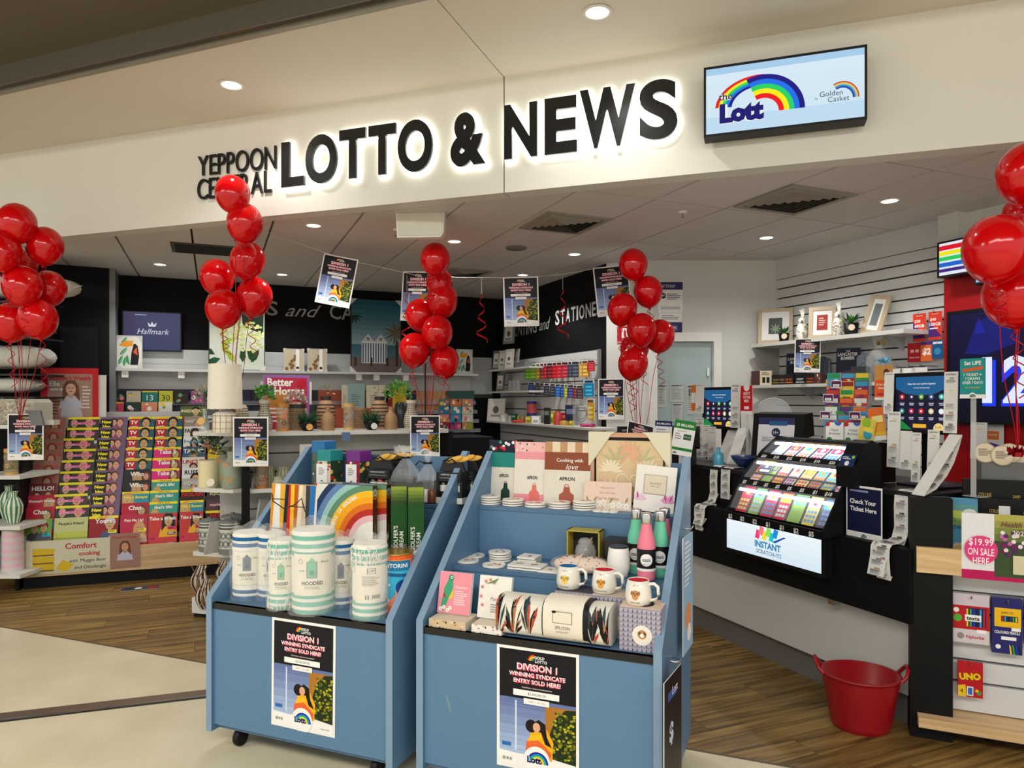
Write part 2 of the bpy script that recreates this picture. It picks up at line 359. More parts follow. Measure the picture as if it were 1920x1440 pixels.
# office wall with a doorway: frame and frosted door
OFF = Fr(oE[0], oE[1], 0.0); OFW = 2.40-oE[0]
u0, u1, zt = OFF.u(1232), OFF.u(1338), OFF.z(1290, 640)
mw = MB().box(0, OFW+.05, 0, .1, zt+.06, CZ, WALLW).box(u1+.05, OFW+.05, 0, .1, 0, zt+.06, WALLW); struct('wall_office.001', mw, loc=(OFF.x, OFF.y, 0))
fr = struct('door_1', MB().box(u0, u1, .05, .07, 0, zt, mat((166, 184, 184), .35, var=.03)), loc=(OFF.x, OFF.y, 0))
struct('frame', MB().box(u0-.07, u0, -.015, .09, 0, zt, WHITE).box(u1, u1+.07, -.015, .09, 0, zt, WHITE).box(u0-.07, u1+.07, -.015, .09, zt, zt+.08, WHITE), fr)
struct('handle', MB().box(u1-.05, u1-.03, .03, .05, OFF.z(1325, 705), OFF.z(1325, 690), CHROME), fr)
# slat wall on the right: planks between dark grooves are parts
sl_len = 5.6; nW = struct('wall_right', MB().box(0, sl_len, .02, .12, 0, CZ, mat((40, 40, 40), .6)), loc=(SLAT.x, SLAT.y, 0), rz=SLAT.a)
SW = mat((212, 213, 212), .45, var=.02)
ztop = SLAT.z(1452, 527); struct('slat', MB().box(0, sl_len, 0, .02, ztop+.006, CZ, SW), nW); stp = SLAT.z(1452, 549)-SLAT.z(1452, 567); z = ztop
while z > .9: struct('slat', MB().box(0, sl_len, 0, .02, z-stp+.012, z, SW), nW); z -= stp
# white slat band of the back wall above the top shelf
bwp = MB(); zA = BACK.z(300, 655); Lb = BACK.u(741)
bandw = struct('wall_back.001', MB().box(0, 4.15, -.02, 0, zA-.5, zA, mat((60, 60, 60), .6)), loc=(BACK.x, BACK.y, 0), rz=BACK.a)
for k in range(3): struct('slat', MB().box(.02, 4.13, -.032, -.02, zA-.012-.15*(k+1)+.008, zA-.15*k, mat((188, 192, 190), .5)), bandw)
# unseen outer walls, added to stop world light leaking into the shop
struct('wall_lightblock_far', MB().box(-9, -8.9, 3, 9, 0, CZ, WALLW)); struct('wall_lightblock_side', MB().box(6.0, 6.1, .5, 6, 0, CZ, WALLW))
# shop ceiling: tiles between recessed bars
cell = struct('ceiling', MB().prism([W2(BULK, -4, -.14), W2(BULK, 8.6, -.14), W2(BULK, 8.6, -7.5), W2(BULK, -4, -7.5)], CZ+.03, CZ+.1, mat((60, 58, 54), .8), 'z'))
TC = zpt(1079, 442.5, CZ); GU = Vector((cos(PA), sin(PA))); GV = Vector((-sin(PA), cos(PA))); TU, TV = .548, 1.085; TIL = mat((212, 206, 202), .75, var=.03, sc=30)
def incell(x, y):
    if (x-BULK.x)*BULK.N[0]+(y-BULK.y)*BULK.N[1] > -.1: return False
    return True
for i in range(-14, 8):
    for j in range(-4, 5):
        g = .008; c = [(i*TU+g, j*TV+g), ((i+1)*TU-g, j*TV+g), ((i+1)*TU-g, (j+1)*TV-g), (i*TU+g, (j+1)*TV-g)]
        p = [(TC[0]+GU[0]*a+GV[0]*b, TC[1]+GU[1]*a+GV[1]*b) for a, b in c]
        p = cliphalf(p, W2(BULK, 0, -.1), (-BULK.N[0], -BULK.N[1]))
        if len(p) < 3: continue
        cx = sum(a[0] for a in p)/len(p); cy = sum(a[1] for a in p)/len(p)
        if cy > 9.6 or cx < -5.5 or cx > 4.2 or abs(cx/cy) > .95: continue
        if (cx-STAT.x)*STAT.N[0]+(cy-STAT.y)*STAT.N[1] < -.9 and cy > 7.0: continue
        struct('ceiling_tile', MB().prism([(a[0]-cx, a[1]-cy) for a in p], 0, .03, TIL, 'z'), cell, loc=(cx, cy, CZ))
# bulkhead panels, soffit, lip, dark mall ceiling
BZ0, BZ1 = 2.80, 3.50; BM = mat((222, 219, 209), .5, var=.015, sc=2)
bk = struct('wall_front', MB().box(-4, 8.6, .03, .14, BZ0+.01, BZ1+.1, mat((120, 116, 108), .6)), loc=(BULK.x, BULK.y, 0), rz=BULK.a)
us = BULK.u(945)
struct('panel', MB().box(-4, us-.004, 0, .12, BZ0, BZ1+.02, BM), bk); struct('panel', MB().box(us+.004, 8.6, 0, .12, BZ0, BZ1+.02, BM), bk)
la, lb = zpt(0, 165, BZ1), zpt(720, 0, BZ1); LIP = Fr(la[0], la[1], math.degrees(math.atan2(lb[1]-la[1], lb[0]-la[0])))
q = [W2(BULK, -4, 0), W2(LIP, -3, 0), W2(LIP, 9.5, 0), W2(BULK, 8.6, 0)]
SOF = mat((220, 213, 198), .6, var=.02, sc=2)
sa, sb = zpt(945, 145, BZ1), zpt(820, 0, BZ1); d = Vector((sb[0]-sa[0], sb[1]-sa[1])); d.normalize(); nn = (-d.y, d.x)
soff = struct('ceiling.001', MB().prism(q, BZ1+.01, BZ1+.06, mat((40, 38, 34), .7), 'z'))
for sg in (1, -1):
    o_ = (sa[0]+nn[0]*.003*sg, sa[1]+nn[1]*.003*sg); struct('panel', MB().prism(cliphalf(q, o_, (nn[0]*sg, nn[1]*sg)), BZ1, BZ1+.01, SOF, 'z'), soff)
lp = MB().box(-3, 9.5, 0, .03, BZ1-.03, BZ1+.14, mat((150, 144, 128), .4, .4)).box(-3, 9.5, -.035, -.012, BZ1-.012, BZ1+.14, mat((90, 84, 72), .4, .5)).box(-3, 9.5, -.06, -.05, BZ1-.02, BZ1+.14, mat((112, 106, 92), .4, .5))
struct('trim_4', lp, loc=(LIP.x, LIP.y, 0), rz=LIP.a)
q = [W2(LIP, -3, .05), W2(LIP, 9.5, .05), W2(LIP, 9.5, 8), W2(LIP, -3, 8)]
struct('ceiling.002', MB().prism(q, BZ1+.1, BZ1+.16, mat((96, 88, 72), .7, var=.08, sc=1), 'z'))
# ------------------------------------------------------------ downlights and vents
EM = mat((255, 250, 240), emis=6)
def downlight(px, py, z, label, w, r=.05, group=None):
    x, y = zpt(px, py, z-.004); t = empty('downlight', (x, y, z), 0, label, 'ceiling light')
    obj('trim_ring', MB().lathe([(r*1.25, -.002), (r*1.2, -.007), (r, -.007), (r*.95, 0)], WHITE, 20, cap=False), t)
    obj('lamp_disc', MB().cyl(0, 0, -.004, -.002, r*.96, EM, n=20), t); spot('downlight_beam', (x, y, z-.03), w)
for px, py, lb in ((434, 160, 'round downlight in the cream soffit above the word YEPPOON'), (1120, 24, 'round downlight in the soffit near the top edge, above the word NEWS')): downlight(px, py, BZ1, lb, 26, .06)
for px, py, lb in ((588, 423, 'round ceiling downlight left of the white exit light box'), (852, 453, 'round ceiling downlight just right of the exit light box'),
    (300, 496, 'round ceiling downlight nearest the left wall, above the card shelves'), (529, 515, 'round ceiling downlight above the wall lettering S and CA'),
    (1077, 477, 'round ceiling downlight above the string, between two hanging posters'), (980, 516, 'round ceiling downlight right behind the straight hanging poster'), (1437, 446, 'round ceiling downlight above the slat wall corner'),
    (1668, 377, 'round ceiling downlight closest to the big air vent on the right')): downlight(px, py, CZ, lb, 12 if px == 852 else 34)
def vent(px, py, s, label, rz=PA, dark=False, n=5):
    x, y = zpt(px, py, CZ); t = empty('air_vent', (x, y, CZ), rz, label, 'air vent'); m = mat((150, 144, 132), .5); d_ = mat((20, 20, 20), .8)
    obj('frame', MB().box(-s/2, s/2, -s/2, -s/2+.04, -.012, 0, m).box(-s/2, s/2, s/2-.04, s/2, -.012, 0, m).box(-s/2, -s/2+.04, -s/2+.04, s/2-.04, -.012, 0, m).box(s/2-.04, s/2, -s/2+.04, s/2-.04, -.012, 0, m), t)
    obj('duct_plate', MB().box(-s/2+.03, s/2-.03, -s/2+.03, s/2-.03, -.003, -.001, d_), t)
    for k in range(n):
        a = (s/2-.05)*(1-k/n); b = a-.018
        if b < .01: break
        vs = [(-a, -a, -.004), (a, -a, -.004), (a, a, -.004), (-a, a, -.004), (-b, -b, -.02), (b, -b, -.02), (b, b, -.02), (-b, b, -.02)]
        obj('vane', MB().add(vs, [(0, 1, 5, 4), (1, 2, 6, 5), (2, 3, 7, 6), (3, 0, 4, 7)], m), t)
vent(1058, 418, .50, 'square ceiling air vent left of centre, between the sign wall and the string')
vent(1488, 375, .52, 'larger square ceiling air vent on the right near the screen above')
vent(872, 511, .42, 'far ceiling air vent just above the string beside the middle balloons')
x, y = zpt(402, 468, CZ); t = empty('return_grille', (x, y, CZ), PA, 'dark rectangular ceiling grille behind the tall balloon column', 'air vent')
obj('frame', MB().box(-.33, .33, -.2, .2, -.01, 0, mat((70, 66, 58), .6)), t)
for k in range(8): obj('bar', MB().box(-.3, .3, -.17+k*.045, -.155+k*.045, -.018, -.008, mat((26, 25, 22), .6)), t)
x, y = zpt(968, 464, CZ); obj('ceiling_speaker', MB().lathe([(.09, 0), (.085, -.012), (.0, -.014)], mat((120, 116, 108), .6), 20, cap=False), None, (x, y, CZ), label='round flat ceiling speaker between the vent and the string', cat='speaker')
for px, py, lb in ((1280, 397, 'small fire sprinkler head in the ceiling right of centre'), (744, 430, 'small fire sprinkler head beside the exit light box')):
    x, y = zpt(px, py, CZ); t = empty('sprinkler', (x, y, CZ), 0, lb, 'sprinkler'); obj('collar', MB().lathe([(.03, 0), (.028, -.008), (.01, -.01)], WHITE, 12), t); obj('nozzle', MB().cyl(0, 0, -.045, -.01, .006, CHROME, n=8).cyl(0, 0, -.05, -.046, .018, CHROME, n=10), t)
# white exit light box hanging behind the bulkhead
u, w, z0, z1 = BULK.box(748, 393, 832, 447, -.35); t = empty('exit_light', BULK.w(u, -.35, z0), R(-4), 'white plastic emergency exit light box under the sign wall', 'light')
obj('housing', MB().prism([(-w/2+.01, 0), (w/2-.03, 0), (w/2-.01, .03), (w/2, z1-z0), (-w/2, z1-z0)], -.035, .035, mat((226, 224, 214), .35)), t)
obj('diffuser', MB().prism([(-w/2+.02, .012), (w/2-.035, .012), (w/2-.02, .035), (w/2-.015, z1-z0-.035), (-w/2+.015, z1-z0-.035)], -.042, -.034, mat((214, 210, 196), .15, coat=.6)), t)
obj('cap', MB().box(-w/2-.003, w/2+.003, -.04, .04, z1-z0-.02, z1-z0, WHITE), t); obj('bracket', MB().box(-.06, .06, -.02, .02, z1-z0, CZ-z0, WHITE), t)
# ------------------------------------------------------------ shop sign letters
sign = empty('shop_sign', BULK.w(0, 0, 0), BULK.a, 'backlit black letters YEPPOON CENTRAL LOTTO & NEWS on the cream bulkhead', 'sign')
LB = mat((12, 13, 14), .3); HALO = mat((255, 255, 250), emis=5)
def letter(ch, x0, x1, zb, zt, halo, bold=.036):
    if ch == '&': bold = .05
    v, f, a0, a1, b0, b1 = glyphs(ch, bold, 0, 8); kx = (x1-x0)/(a1-a0); kz = (zt-zb)/(b1-b0); n = len(v); d = .022
    P = [(x0+(p[0]-a0)*kx, zb+(p[1]-b0)*kz) for p in v]
    def slab(P, y0, y1, m):
        ed = {}
        for t in f:
            for i in range(len(t)):
                e = (t[i], t[(i+1) % len(t)]); ed[e] = ed.get(e, 0)+1
        b = MB(); vs = [(p[0], y0, p[1]) for p in P]+[(p[0], y1, p[1]) for p in P]
        fs = [tuple(t) for t in f]+[tuple(i+n for i in t[::-1]) for t in f]+[(e[1], e[0], e[0]+n, e[1]+n) for e in ed if (e[1], e[0]) not in ed]
        return b.add(vs, fs, m)
    o = obj('letter', slab(P, -.045 if halo else -.018, -.022 if halo else -.002, LB), sign)
    if halo:
        v2, f2, c0, c1, e0, e1 = glyphs(ch, bold+(.018 if ch == '&' else .014), 0, 8); f_ = f; 
        P2 = [(x0+(p[0]-a0)*kx, zb+(p[1]-b0)*kz) for p in v2]
        if len(v2) == len(v): obj('halo', slab(P2, -.0215, -.012, HALO), o)
        else: obj('halo', slab(P, -.0215, -.012, HALO), o)
for ch, a, b, yt, yb in (('L', 535, 577, 269, 353), ('O', 580, 638, 256, 347), ('T', 643, 692, 246, 338), ('T', 697, 748, 238, 331), ('O', 752, 816, 229, 326), ('&', 850, 915, 215, 315), ('N', 950, 1011, 199, 300), ('E', 1025, 1085, 187, 292), ('W', 1090, 1193, 169, 280), ('S', 1201, 1272, 155, 266)):
    m = (a+b)/2; letter(ch, BULK.u(a), BULK.u(b), BULK.z(m, yb), BULK.z(m, yt), True)
for wd_, a, b, (tl, bl), (tr, br) in (('YEPPOON', 374, 520, (295, 331), (274, 317)), ('CENTRAL', 373, 511, (338, 376), (320, 361))):
    n = len(wd_); ws = [glyphs(c, .0)[3]-glyphs(c, .0)[2]+.09 for c in wd_]; T = sum(ws)-.09; uA, uB = BULK.u(a), BULK.u(b); x = 0
    for c, w_ in zip(wd_, ws):
        xa, xb = x/T, (x+w_-.09)/T; m = (xa+xb)/2; pm = a+(b-a)*m
        letter(c, uA+(uB-uA)*xa, uA+(uB-uA)*xb, BULK.z(pm, bl+(br-bl)*m), BULK.z(pm, tl+(tr-tl)*m), False, .0); x += w_
# ------------------------------------------------------------ art library
W_, K_, NAVY, RED = (245, 244, 240), (18, 18, 20), (26, 30, 72), (200, 22, 34)
RB = [(222, 30, 40), (246, 222, 30), (40, 200, 90), (30, 120, 225), (24, 20, 140)]
def lott(a, x, y, s, c=(16, 14, 90)):            # small rainbow arch with the word Lott, s = fraction of width
    k = a.w/a.h
    a.disc(x, y, s*.62, W_, s*.62, 20); a.bow(x+s*.04, y-s*.12*k, s*.5, s*.07, RB[::-1], 0, 180, 12); a.text('Lott', x-s*.12, y-s*.12*k, s*.30*k, W_, bold=.08); a.text('Lott', x-s*.12, y-s*.12*k, s*.30*k, c, bold=.05)
def a_div(w, h):
    a = Art(w, h, W_); a.rect(.035, .55, .965, .975, (20, 20, 26)); a.rects([(.035, .56+i*.05, .965, .563+i*.05) for i in range(8)], (34, 34, 42))
    a.grad(.035, .13, .965, .58, (176, 200, 232), (96, 112, 164), 6); a.rects([(.035, .16+i*.04, .62, .163+i*.04) for i in range(10)], (130, 150, 186)); a.rect(.23, .15, .25, .56, (214, 226, 240))
    a.rect(.6, .13, .965, .55, (176, 118, 44)); a.poly([(.7, .13), (.64, .3), (.72, .46), (.84, .54), (.965, .55), (.965, .11)], (34, 46, 18)); rr = random.Random(5)
    for i in range(90): a.disc(rr.uniform(.69, .95), rr.uniform(.14, .51), .02, rr.choice([(70, 84, 22), (196, 190, 40), (150, 150, 34), (110, 120, 30)]), .016, 5); a.L -= 1
    a.up(); a.poly([(.40, .13), (.42, .32), (.52, .38), (.62, .36), (.7, .26), (.68, .11)], (240, 176, 30)); a.poly([(.36, .14), (.37, .24), (.46, .29), (.6, .22), (.68, .17), (.66, .13)], (236, 104, 50))
    a.poly([(.38, .24), (.42, .3), (.56, .31), (.55, .27)], (250, 190, 40)); a.disc(.43, .37, .07, (28, 18, 16), .075); a.poly([(.47, .33), (.46, .40), (.52, .43), (.6, .4), (.62, .3), (.68, .22), (.6, .24), (.55, .33)], (24, 18, 18)); a.disc(.495, .365, .045, (224, 170, 140), .055)
    a.poly([(.035, .02), (.035, .14), (.97, .10), (.97, .02)], W_)
    a.text('GOLD', .53, .918, .024, W_, bold=.03); a.text('LOTTO', .55, .888, .024, W_, bold=.03); a.bow(.46, .9, .07, .018, [(226, 70, 40), (246, 200, 30), (60, 170, 90), (40, 110, 200)], 80, 180, 8)
    P = (252, 222, 226); O = (206, 50, 80)
    a.text('DIVISION 1', .5, .82, .056, P, mw=.66, bold=.03, out=O); a.text('WINNING SYNDICATE', .5, .765, .036, P, mw=.84, bold=.03, out=O); a.text('ENTRY SOLD HERE!', .5, .712, .036, P, mw=.8, bold=.03, out=O)
    a.text('Total Division 1 prize won by the syndicate:', .5, .672, .014, P, mw=.66, bold=.02)
    a.rect(.21, .605, .77, .655, W_); a.text('$2,500,000.00', .5, .62, .022, K_, mw=.34); a.rect(.34, .545, .65, .59, W_); a.text('DATE: 7 / 09 / 2024', .5, .56, .013, (160, 60, 60), mw=.27)
    a.rect(.07, .18, .18, .21, (40, 110, 180)); lott(a, .5, .10, .26); a.rects([(.08, .065, .11, .09), (.125, .07, .155, .088), (.17, .065, .19, .09)], (150, 150, 150)); a.text('Golden Casket', .86, .055, .012, (80, 80, 90), mw=.14)
    return a
def cover(w, h, title, tc, bg, people, extra=None, bar=None, ts=.13, barc=(250, 230, 40), bold=.03, tl=.92, lines=True, seed=1, ty=.80):
    a = Art(w, h, bg); rr = random.Random(seed)
    if bar: a.rect(0, .93, 1, 1, barc); a.text(bar, .5, .945, .035, (180, 20, 40), mw=.9, bold=.02)
    for (x, y, r, hair, top, lng) in people: a.face(x, y, r, hair, (rr.randint(196, 232), rr.randint(150, 182), rr.randint(120, 150)), top, lng)
    if title: a.text(title, .5, ty, ts, tc, mw=tl, bold=bold)
    if lines:
        for i in range(4): 
            x = rr.choice([.04, .68]); y = .06+.15*i; c = rr.choice([(250, 240, 60), (255, 255, 255), (240, 50, 110), (60, 200, 220)]); a.rect(x, y, x+.28, y+.09, c if i % 2 else (max(0, c[0]-140), 60, 90)); a.lines(x+.02, y+.015, x+.26, y+.08, 3, K_ if i % 2 else W_, .5, seed+i)
    if extra: extra(a)
    return a
def receipt(w, h, head, seed=0, c=(232, 232, 228), logo=None):
    a = Art(w, h, c); rr = random.Random(seed); n = max(3, int(h/.058)); g = (96, 96, 98)
    a.text(head, .5, 1-.022/h*.9, .012/h, K_, mw=.8, bold=.02)
    for i in range(n):
        y1 = 1-(i+.45)/(n+.3); dy = 1/(n+.3); a.text(logo or 'GOLD', .55, y1-dy*.2, min(.011/h, .2), K_, mw=.34, bold=.04)
        a.rects([(.14, y1-dy*(.3+.07*k), .14+rr.uniform(.5, .72), y1-dy*(.3+.075*k)+.0026/h) for k in range(8)], g)
        if i % 2 == seed % 2: a.rect(.4, y1-dy*.19, .7, y1-dy*.12, rr.choice([(240, 150, 200), (200, 230, 80), (250, 190, 90)]))
    return a
def curled(art, path, w, m=(222, 222, 218)):      # receipt strip following a path of (y, z), width along x; art runs head at path start
    L = [0]
    for i in range(1, len(path)): L.append(L[-1]+math.dist(path[i], path[i-1]))
    T = L[-1]; b = MB(); M = mat(m, .6); bp = [(-w/2, p[0], p[1]) for p in path]+[(w/2, p[0], p[1]) for p in path]; n = len(path)
    b.add(bp, [(i+1, i, i+n, i+n+1) for i in range(n-1)], M, sm=True)
    def wp(x, y, z):
        s = (1-y/art.h)*T; i = 1
        while i < n-1 and L[i] < s: i += 1
        t = (s-L[i-1])/max(1e-9, L[i]-L[i-1]); a, c = path[i-1], path[i]; d = Vector((c[0]-a[0], c[1]-a[1])).normalized(); q = (a[0]+(c[0]-a[0])*t, a[1]+(c[1]-a[1])*t)
        return (x-w/2, q[0]+d.y*(z+.0008), q[1]-d.x*(z+.0008))
    # subdivide the background along the path
    bg = Art(art.w, art.h); 
    for i in range(n-1): y1, y0 = 1-L[i]/T, 1-L[i+1]/T; bg._p([(0, y0*art.h), (art.w, y0*art.h), (art.w, y1*art.h), (0, y1*art.h)], (232, 232, 228))
    b.art(bg, warp=wp); b.art(art, warp=wp); return b

# ------------------------------------------------------------ blue display stands
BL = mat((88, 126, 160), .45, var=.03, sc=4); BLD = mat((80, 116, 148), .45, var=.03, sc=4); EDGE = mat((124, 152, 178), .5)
SD, T1, T2, Z0, Z1, Z2, ZT = .72, .275, .54, .65, .837, 1.06, 1.27
def stand(x, y, w, label):
    t = empty('display_stand', (x, y, 0), R(-21.8), label, 'display stand'); p = .03
    prof = [(0, .08), (SD, .08), (SD, 1.30), (SD-.025, 1.30), (0, .675)]
    for sx in (0, w-p):
        s_ = obj('side_panel', MB().prism(prof, sx+.001, sx+p-.001, BL, 'x'), t)
        obj('edging', MB().prism([(-.0015, .08), (0, .08), (0, .675), (SD-.025, 1.30), (SD-.026, 1.302), (-.0015, .677)], sx, sx+p, EDGE, 'x'), s_)
    obj('front_panel', MB().box(p, w-p, .012, .03, .11, .622, BL), t); obj('black_edge_strip', MB().box(p, w-p, .006, .03, .624, .65, mat((10, 10, 12), .35)), t, label='black edging strip')
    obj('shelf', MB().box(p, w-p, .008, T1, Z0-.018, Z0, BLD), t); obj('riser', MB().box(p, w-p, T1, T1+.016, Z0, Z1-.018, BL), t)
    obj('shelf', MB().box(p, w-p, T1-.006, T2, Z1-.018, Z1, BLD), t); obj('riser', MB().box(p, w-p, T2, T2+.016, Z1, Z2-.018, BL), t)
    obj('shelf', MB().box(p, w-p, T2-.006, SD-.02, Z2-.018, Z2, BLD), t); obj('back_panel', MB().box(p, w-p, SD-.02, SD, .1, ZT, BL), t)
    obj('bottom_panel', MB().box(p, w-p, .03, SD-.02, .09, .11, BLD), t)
    for cx, cy in ((.12, .08), (w-.12, .08), (.12, SD-.08), (w-.12, SD-.08)):
        c = obj('castor', MB().lathe([(.036, -.014), (.04, -.008), (.04, .008), (.036, .014)], BLACK, 14).xf(Matrix.Translation((cx, cy, .04)) @ Matrix.Rotation(pi/2, 4, 'Y')), t)
        obj('castor_plate', MB().box(cx-.03, cx+.03, cy-.03, cy+.03, .08, .09, CHROME), c)
    return t
S1 = Fr(-1.36, 3.18, -21.8); S2 = Fr(-.38, 2.84, -21.8); SW1, SW2 = .956, .97
stand(S1.x, S1.y, SW1, 'pale blue tiered display stand holding striped towels and puzzles'); st2 = stand(S2.x, S2.y, SW2, 'pale blue tiered display stand holding mugs, aprons and drink bottles')
obj('paint_chip', MB().prism([(.0, .0), (.012, -.03), (.022, -.07), (.012, -.075), (.004, -.045), (-.006, -.01)], 0, .0006, mat((110, 140, 150), .6), 'y'), st2, (.13, .011, .40), label='scraped grey patch on the front panel')
d = a_div(.325, .46); MD = card(d, .001).mesh('poster')
def post_on(fr, px, py_top, off, label, group='division one posters', tiltz=0, me=MD, name='poster', hh=.46):
    u, z, Y = fr.hit(px, py_top, off); c = obj(name, me, None, fr.w(u, off, z-hh), 0, label, 'poster', group); c.rotation_euler = (0, tiltz, fr.a); return c
post_on(S1, 567, 1165, -.0095, 'large division one poster taped to the front of the towel stand', tiltz=R(.6)); post_on(S2, 1007, 1217, -.0095, 'large division one poster taped to the front of the mug stand')
d4 = a_div(.23, .325); M4 = card(d4, .001).mesh('poster')

# ------------------------------------------------------------ service counter
CWHITE = mat((206, 206, 200), .5, var=.02, sc=2); CBLK = mat((8, 9, 11), .6, spec=.22, var=.15)
cu0, cu1 = CTR.u(1215), CTR.u(1704, .12); CT = 1.11
ct = empty('service_counter', (CTR.x, CTR.y, 0), CTR.a, 'long sales counter with white lower panel and black top behind the red tub', 'counter')
obj('kick_plate', MB().box(cu0, cu1, 0, .05, 0, .15, mat((112, 108, 104), .4)), ct); obj('front_panel', MB().box(cu0, cu1, -.03, .05, .15, .53, CWHITE), ct, label='white lower panel')
obj('ledge', MB().box(cu0, cu1, -.12, .06, .52, .86, CBLK), ct); obj('upper_panel', MB().box(cu0, cu1, 0, .06, .86, CT-.03, CBLK), ct); obj('worktop', MB().box(cu0, cu1, -.01, .62, CT-.03, CT, mat((20, 21, 24), .35), .004), ct)
obj('back_panel', MB().box(cu0, cu1, .56, .6, 0, CT-.03, CBLK), ct); obj('end_panel', MB().box(cu0-.02, cu0, -.02, .6, 0, CT, CBLK), ct)
obj('bracket', MB().box(CTR.u(1549, .12), CTR.u(1562, .12), -.11, -.07, .49, .519, CHROME), ct)

# ------------------------------------------------------------ right-hand fixture with oak ledge
RFX = Fr(1.87, 3.35, -24.0); rw = 1.15
rf = empty('shop_fixture', (RFX.x, RFX.y, 0), RFX.a, 'black shelving fixture with oak ledge and white slat panel at right edge', 'fixture')
cw = RFX.u(1783); obj('end_post', MB().box(-.008, cw, -.06, .3, 0, 1.10, CBLK), rf); obj('kick_plate', MB().box(cw, rw, .04, .35, 0, .07, mat((24, 28, 34), .5)), rf)
zb, zt2 = RFX.z(1722, 1070, .05), RFX.z(1722, 1023, .05); obj('ledge_board', MB().box(RFX.u(1718, .07), rw, -.085, -.0605, zb, zt2, OAK), rf, label='pale oak ledge board'); obj('ledge_base', MB().box(RFX.u(1718, .05), rw, -.045, .06, zb, zb+.02, OAK), rf)
zs = .115; obj('bottom_shelf', MB().prism([(.02, -.12), (rw, -.12), (rw, .05), (cw+.0, .05), (cw, -.005), (.02, -.005)], zs-.045, zs, OAK, 'z'), rf, label='pale oak bottom shelf')
pn = obj('backing_board', MB().box(cw, rw, .05, .07, zs, zb, mat((90, 92, 96), .5)), rf); zz = [zs, RFX.z(1783, 1275, -.03), RFX.z(1783, 1234, -.03), .57, RFX.z(1783, 1108, -.03), zb]
for a, b in zip(zz[:-1], zz[1:]): obj('slat', MB().box(cw+.002, rw, .035, .05, a+.006, b-.006, SW), pn)
obj('upper_back', MB().box(cw*.2, rw, .30, .32, zb, 1.1, CBLK), rf)

# ------------------------------------------------------------ gondola with end cap
GS = mat((216, 215, 208), .45, var=.02); GSL = mat((172, 172, 166), .5, var=.03)
gz1, gz2 = 1.325, .925; gw = GOND.u(835)
gd = empty('gondola_shelving', (GOND.x, GOND.y, 0), GOND.a, 'long white slat-backed gondola shelving behind the blue stands', 'shelving')
obj('top_shelf', MB().box(0, gw, -.08, .42, gz1-.03, gz1, GS), gd); bb = obj('back_board', MB().box(0, gw, .2, .22, .1, gz1-.03, mat((70, 70, 68), .6)), gd)
z = gz1-.035
while z > .25: obj('slat', MB().box(.002, gw, .185, .2, z-.13, z-.006, GSL), bb); z -= .136
obj('lower_shelf', MB().box(0, .42, -.12, .185, gz2-.025, gz2, GS), gd); obj('lower_shelf', MB().box(0, .42, -.12, .185, .50, .525, GS), gd)
obj('base', MB().box(0, gw, -.1, .42, .0, .1, BLACK), gd); obj('end_post', MB().box(-.05, 0, -.15, .0, 0, 1.40, CBLK), gd, label='black upright post')
obj('end_panel', MB().box(gw, gw+.03, -.1, .6, 0, gz1-.02, CBLK), gd); obj('far_panel', MB().box(gw+.03, gw+.45, .1, .6, 0, gz1-.08, CBLK), gd)
for px in (645, 770): obj('price_clip', MB().box(GOND.u(px)-.03, GOND.u(px)+.03, -.085, -.078, gz1-.075, gz1-.012, mat((90, 120, 160), .3)), gd)
# end cap: shelves on the left side of the post
EC = Fr(pX(362, 5.1), 5.1, -14.0); ew = EC.u(440)
ec = empty('end_cap_shelving', (EC.x, EC.y, 0), EC.a, 'narrow white three-shelf end cap carrying a table lamp and canisters', 'shelving')
for z_, ww in ((gz1, 1.0), (.925, .96), (.47, .95)): obj('shelf', MB().prism([(0, 0), (ew*ww, 0), (ew*ww+.08, .12), (ew*ww+.08, .3), (-.01, .3)], z_-.03, z_, GS, 'z'), ec)
obj('back_board', MB().box(0, ew+.05, .3, .32, .1, gz1, GSL), ec); obj('base', MB().box(-.01, ew, .0, .3, .03, .14, GS), ec); obj('kick_plate', MB().box(0, ew, .01, .3, 0, .03, BLACK), ec)
for z_ in (.925, .47): obj('side_panel', MB().prism([(.1, z_), (.3, z_), (.3, z_+.36), (.2, z_+.36)], ew+.06, ew+.075, GS, 'x'), ec)

# ------------------------------------------------------------ magazine rack
RK = Fr(pX(42, 5.82), 5.82, 20.0); rkw = RK.u(455); NT = 10
rk = empty('magazine_rack', (RK.x, RK.y, 0), RK.a, 'wide tiered magazine rack with tan front board, full of covers', 'rack')
TZ = lambda i: .265+.093*i; TY = lambda i: .045+.055*i
for i in range(NT): obj('tier', MB().box(0, rkw, TY(i)-.004, TY(i)+.05, TZ(i)-.012, TZ(i)-.002, CBLK).box(0, rkw, TY(i)-.010, TY(i)-.006, TZ(i)-.012, TZ(i)+.035, glass((60, 60, 60), .35)), rk)
obj('front_board', MB().box(-.02, rkw, 0, .02, .10, .31, OAK), rk, label='pale oak front board'); obj('back_board', MB().box(0, rkw, TY(9)+.14, TY(9)+.16, .1, 1.36, CBLK), rk)
obj('kick_plate', MB().box(0, rkw, .03, .6, 0, .1, CBLK), rk)
obj('side_panel', MB().prism([(.0, 0), (.75, 0), (.75, 1.42), (.60, 1.42), (.0, .9)], -.05, -.022, CBLK, 'x'), rk)
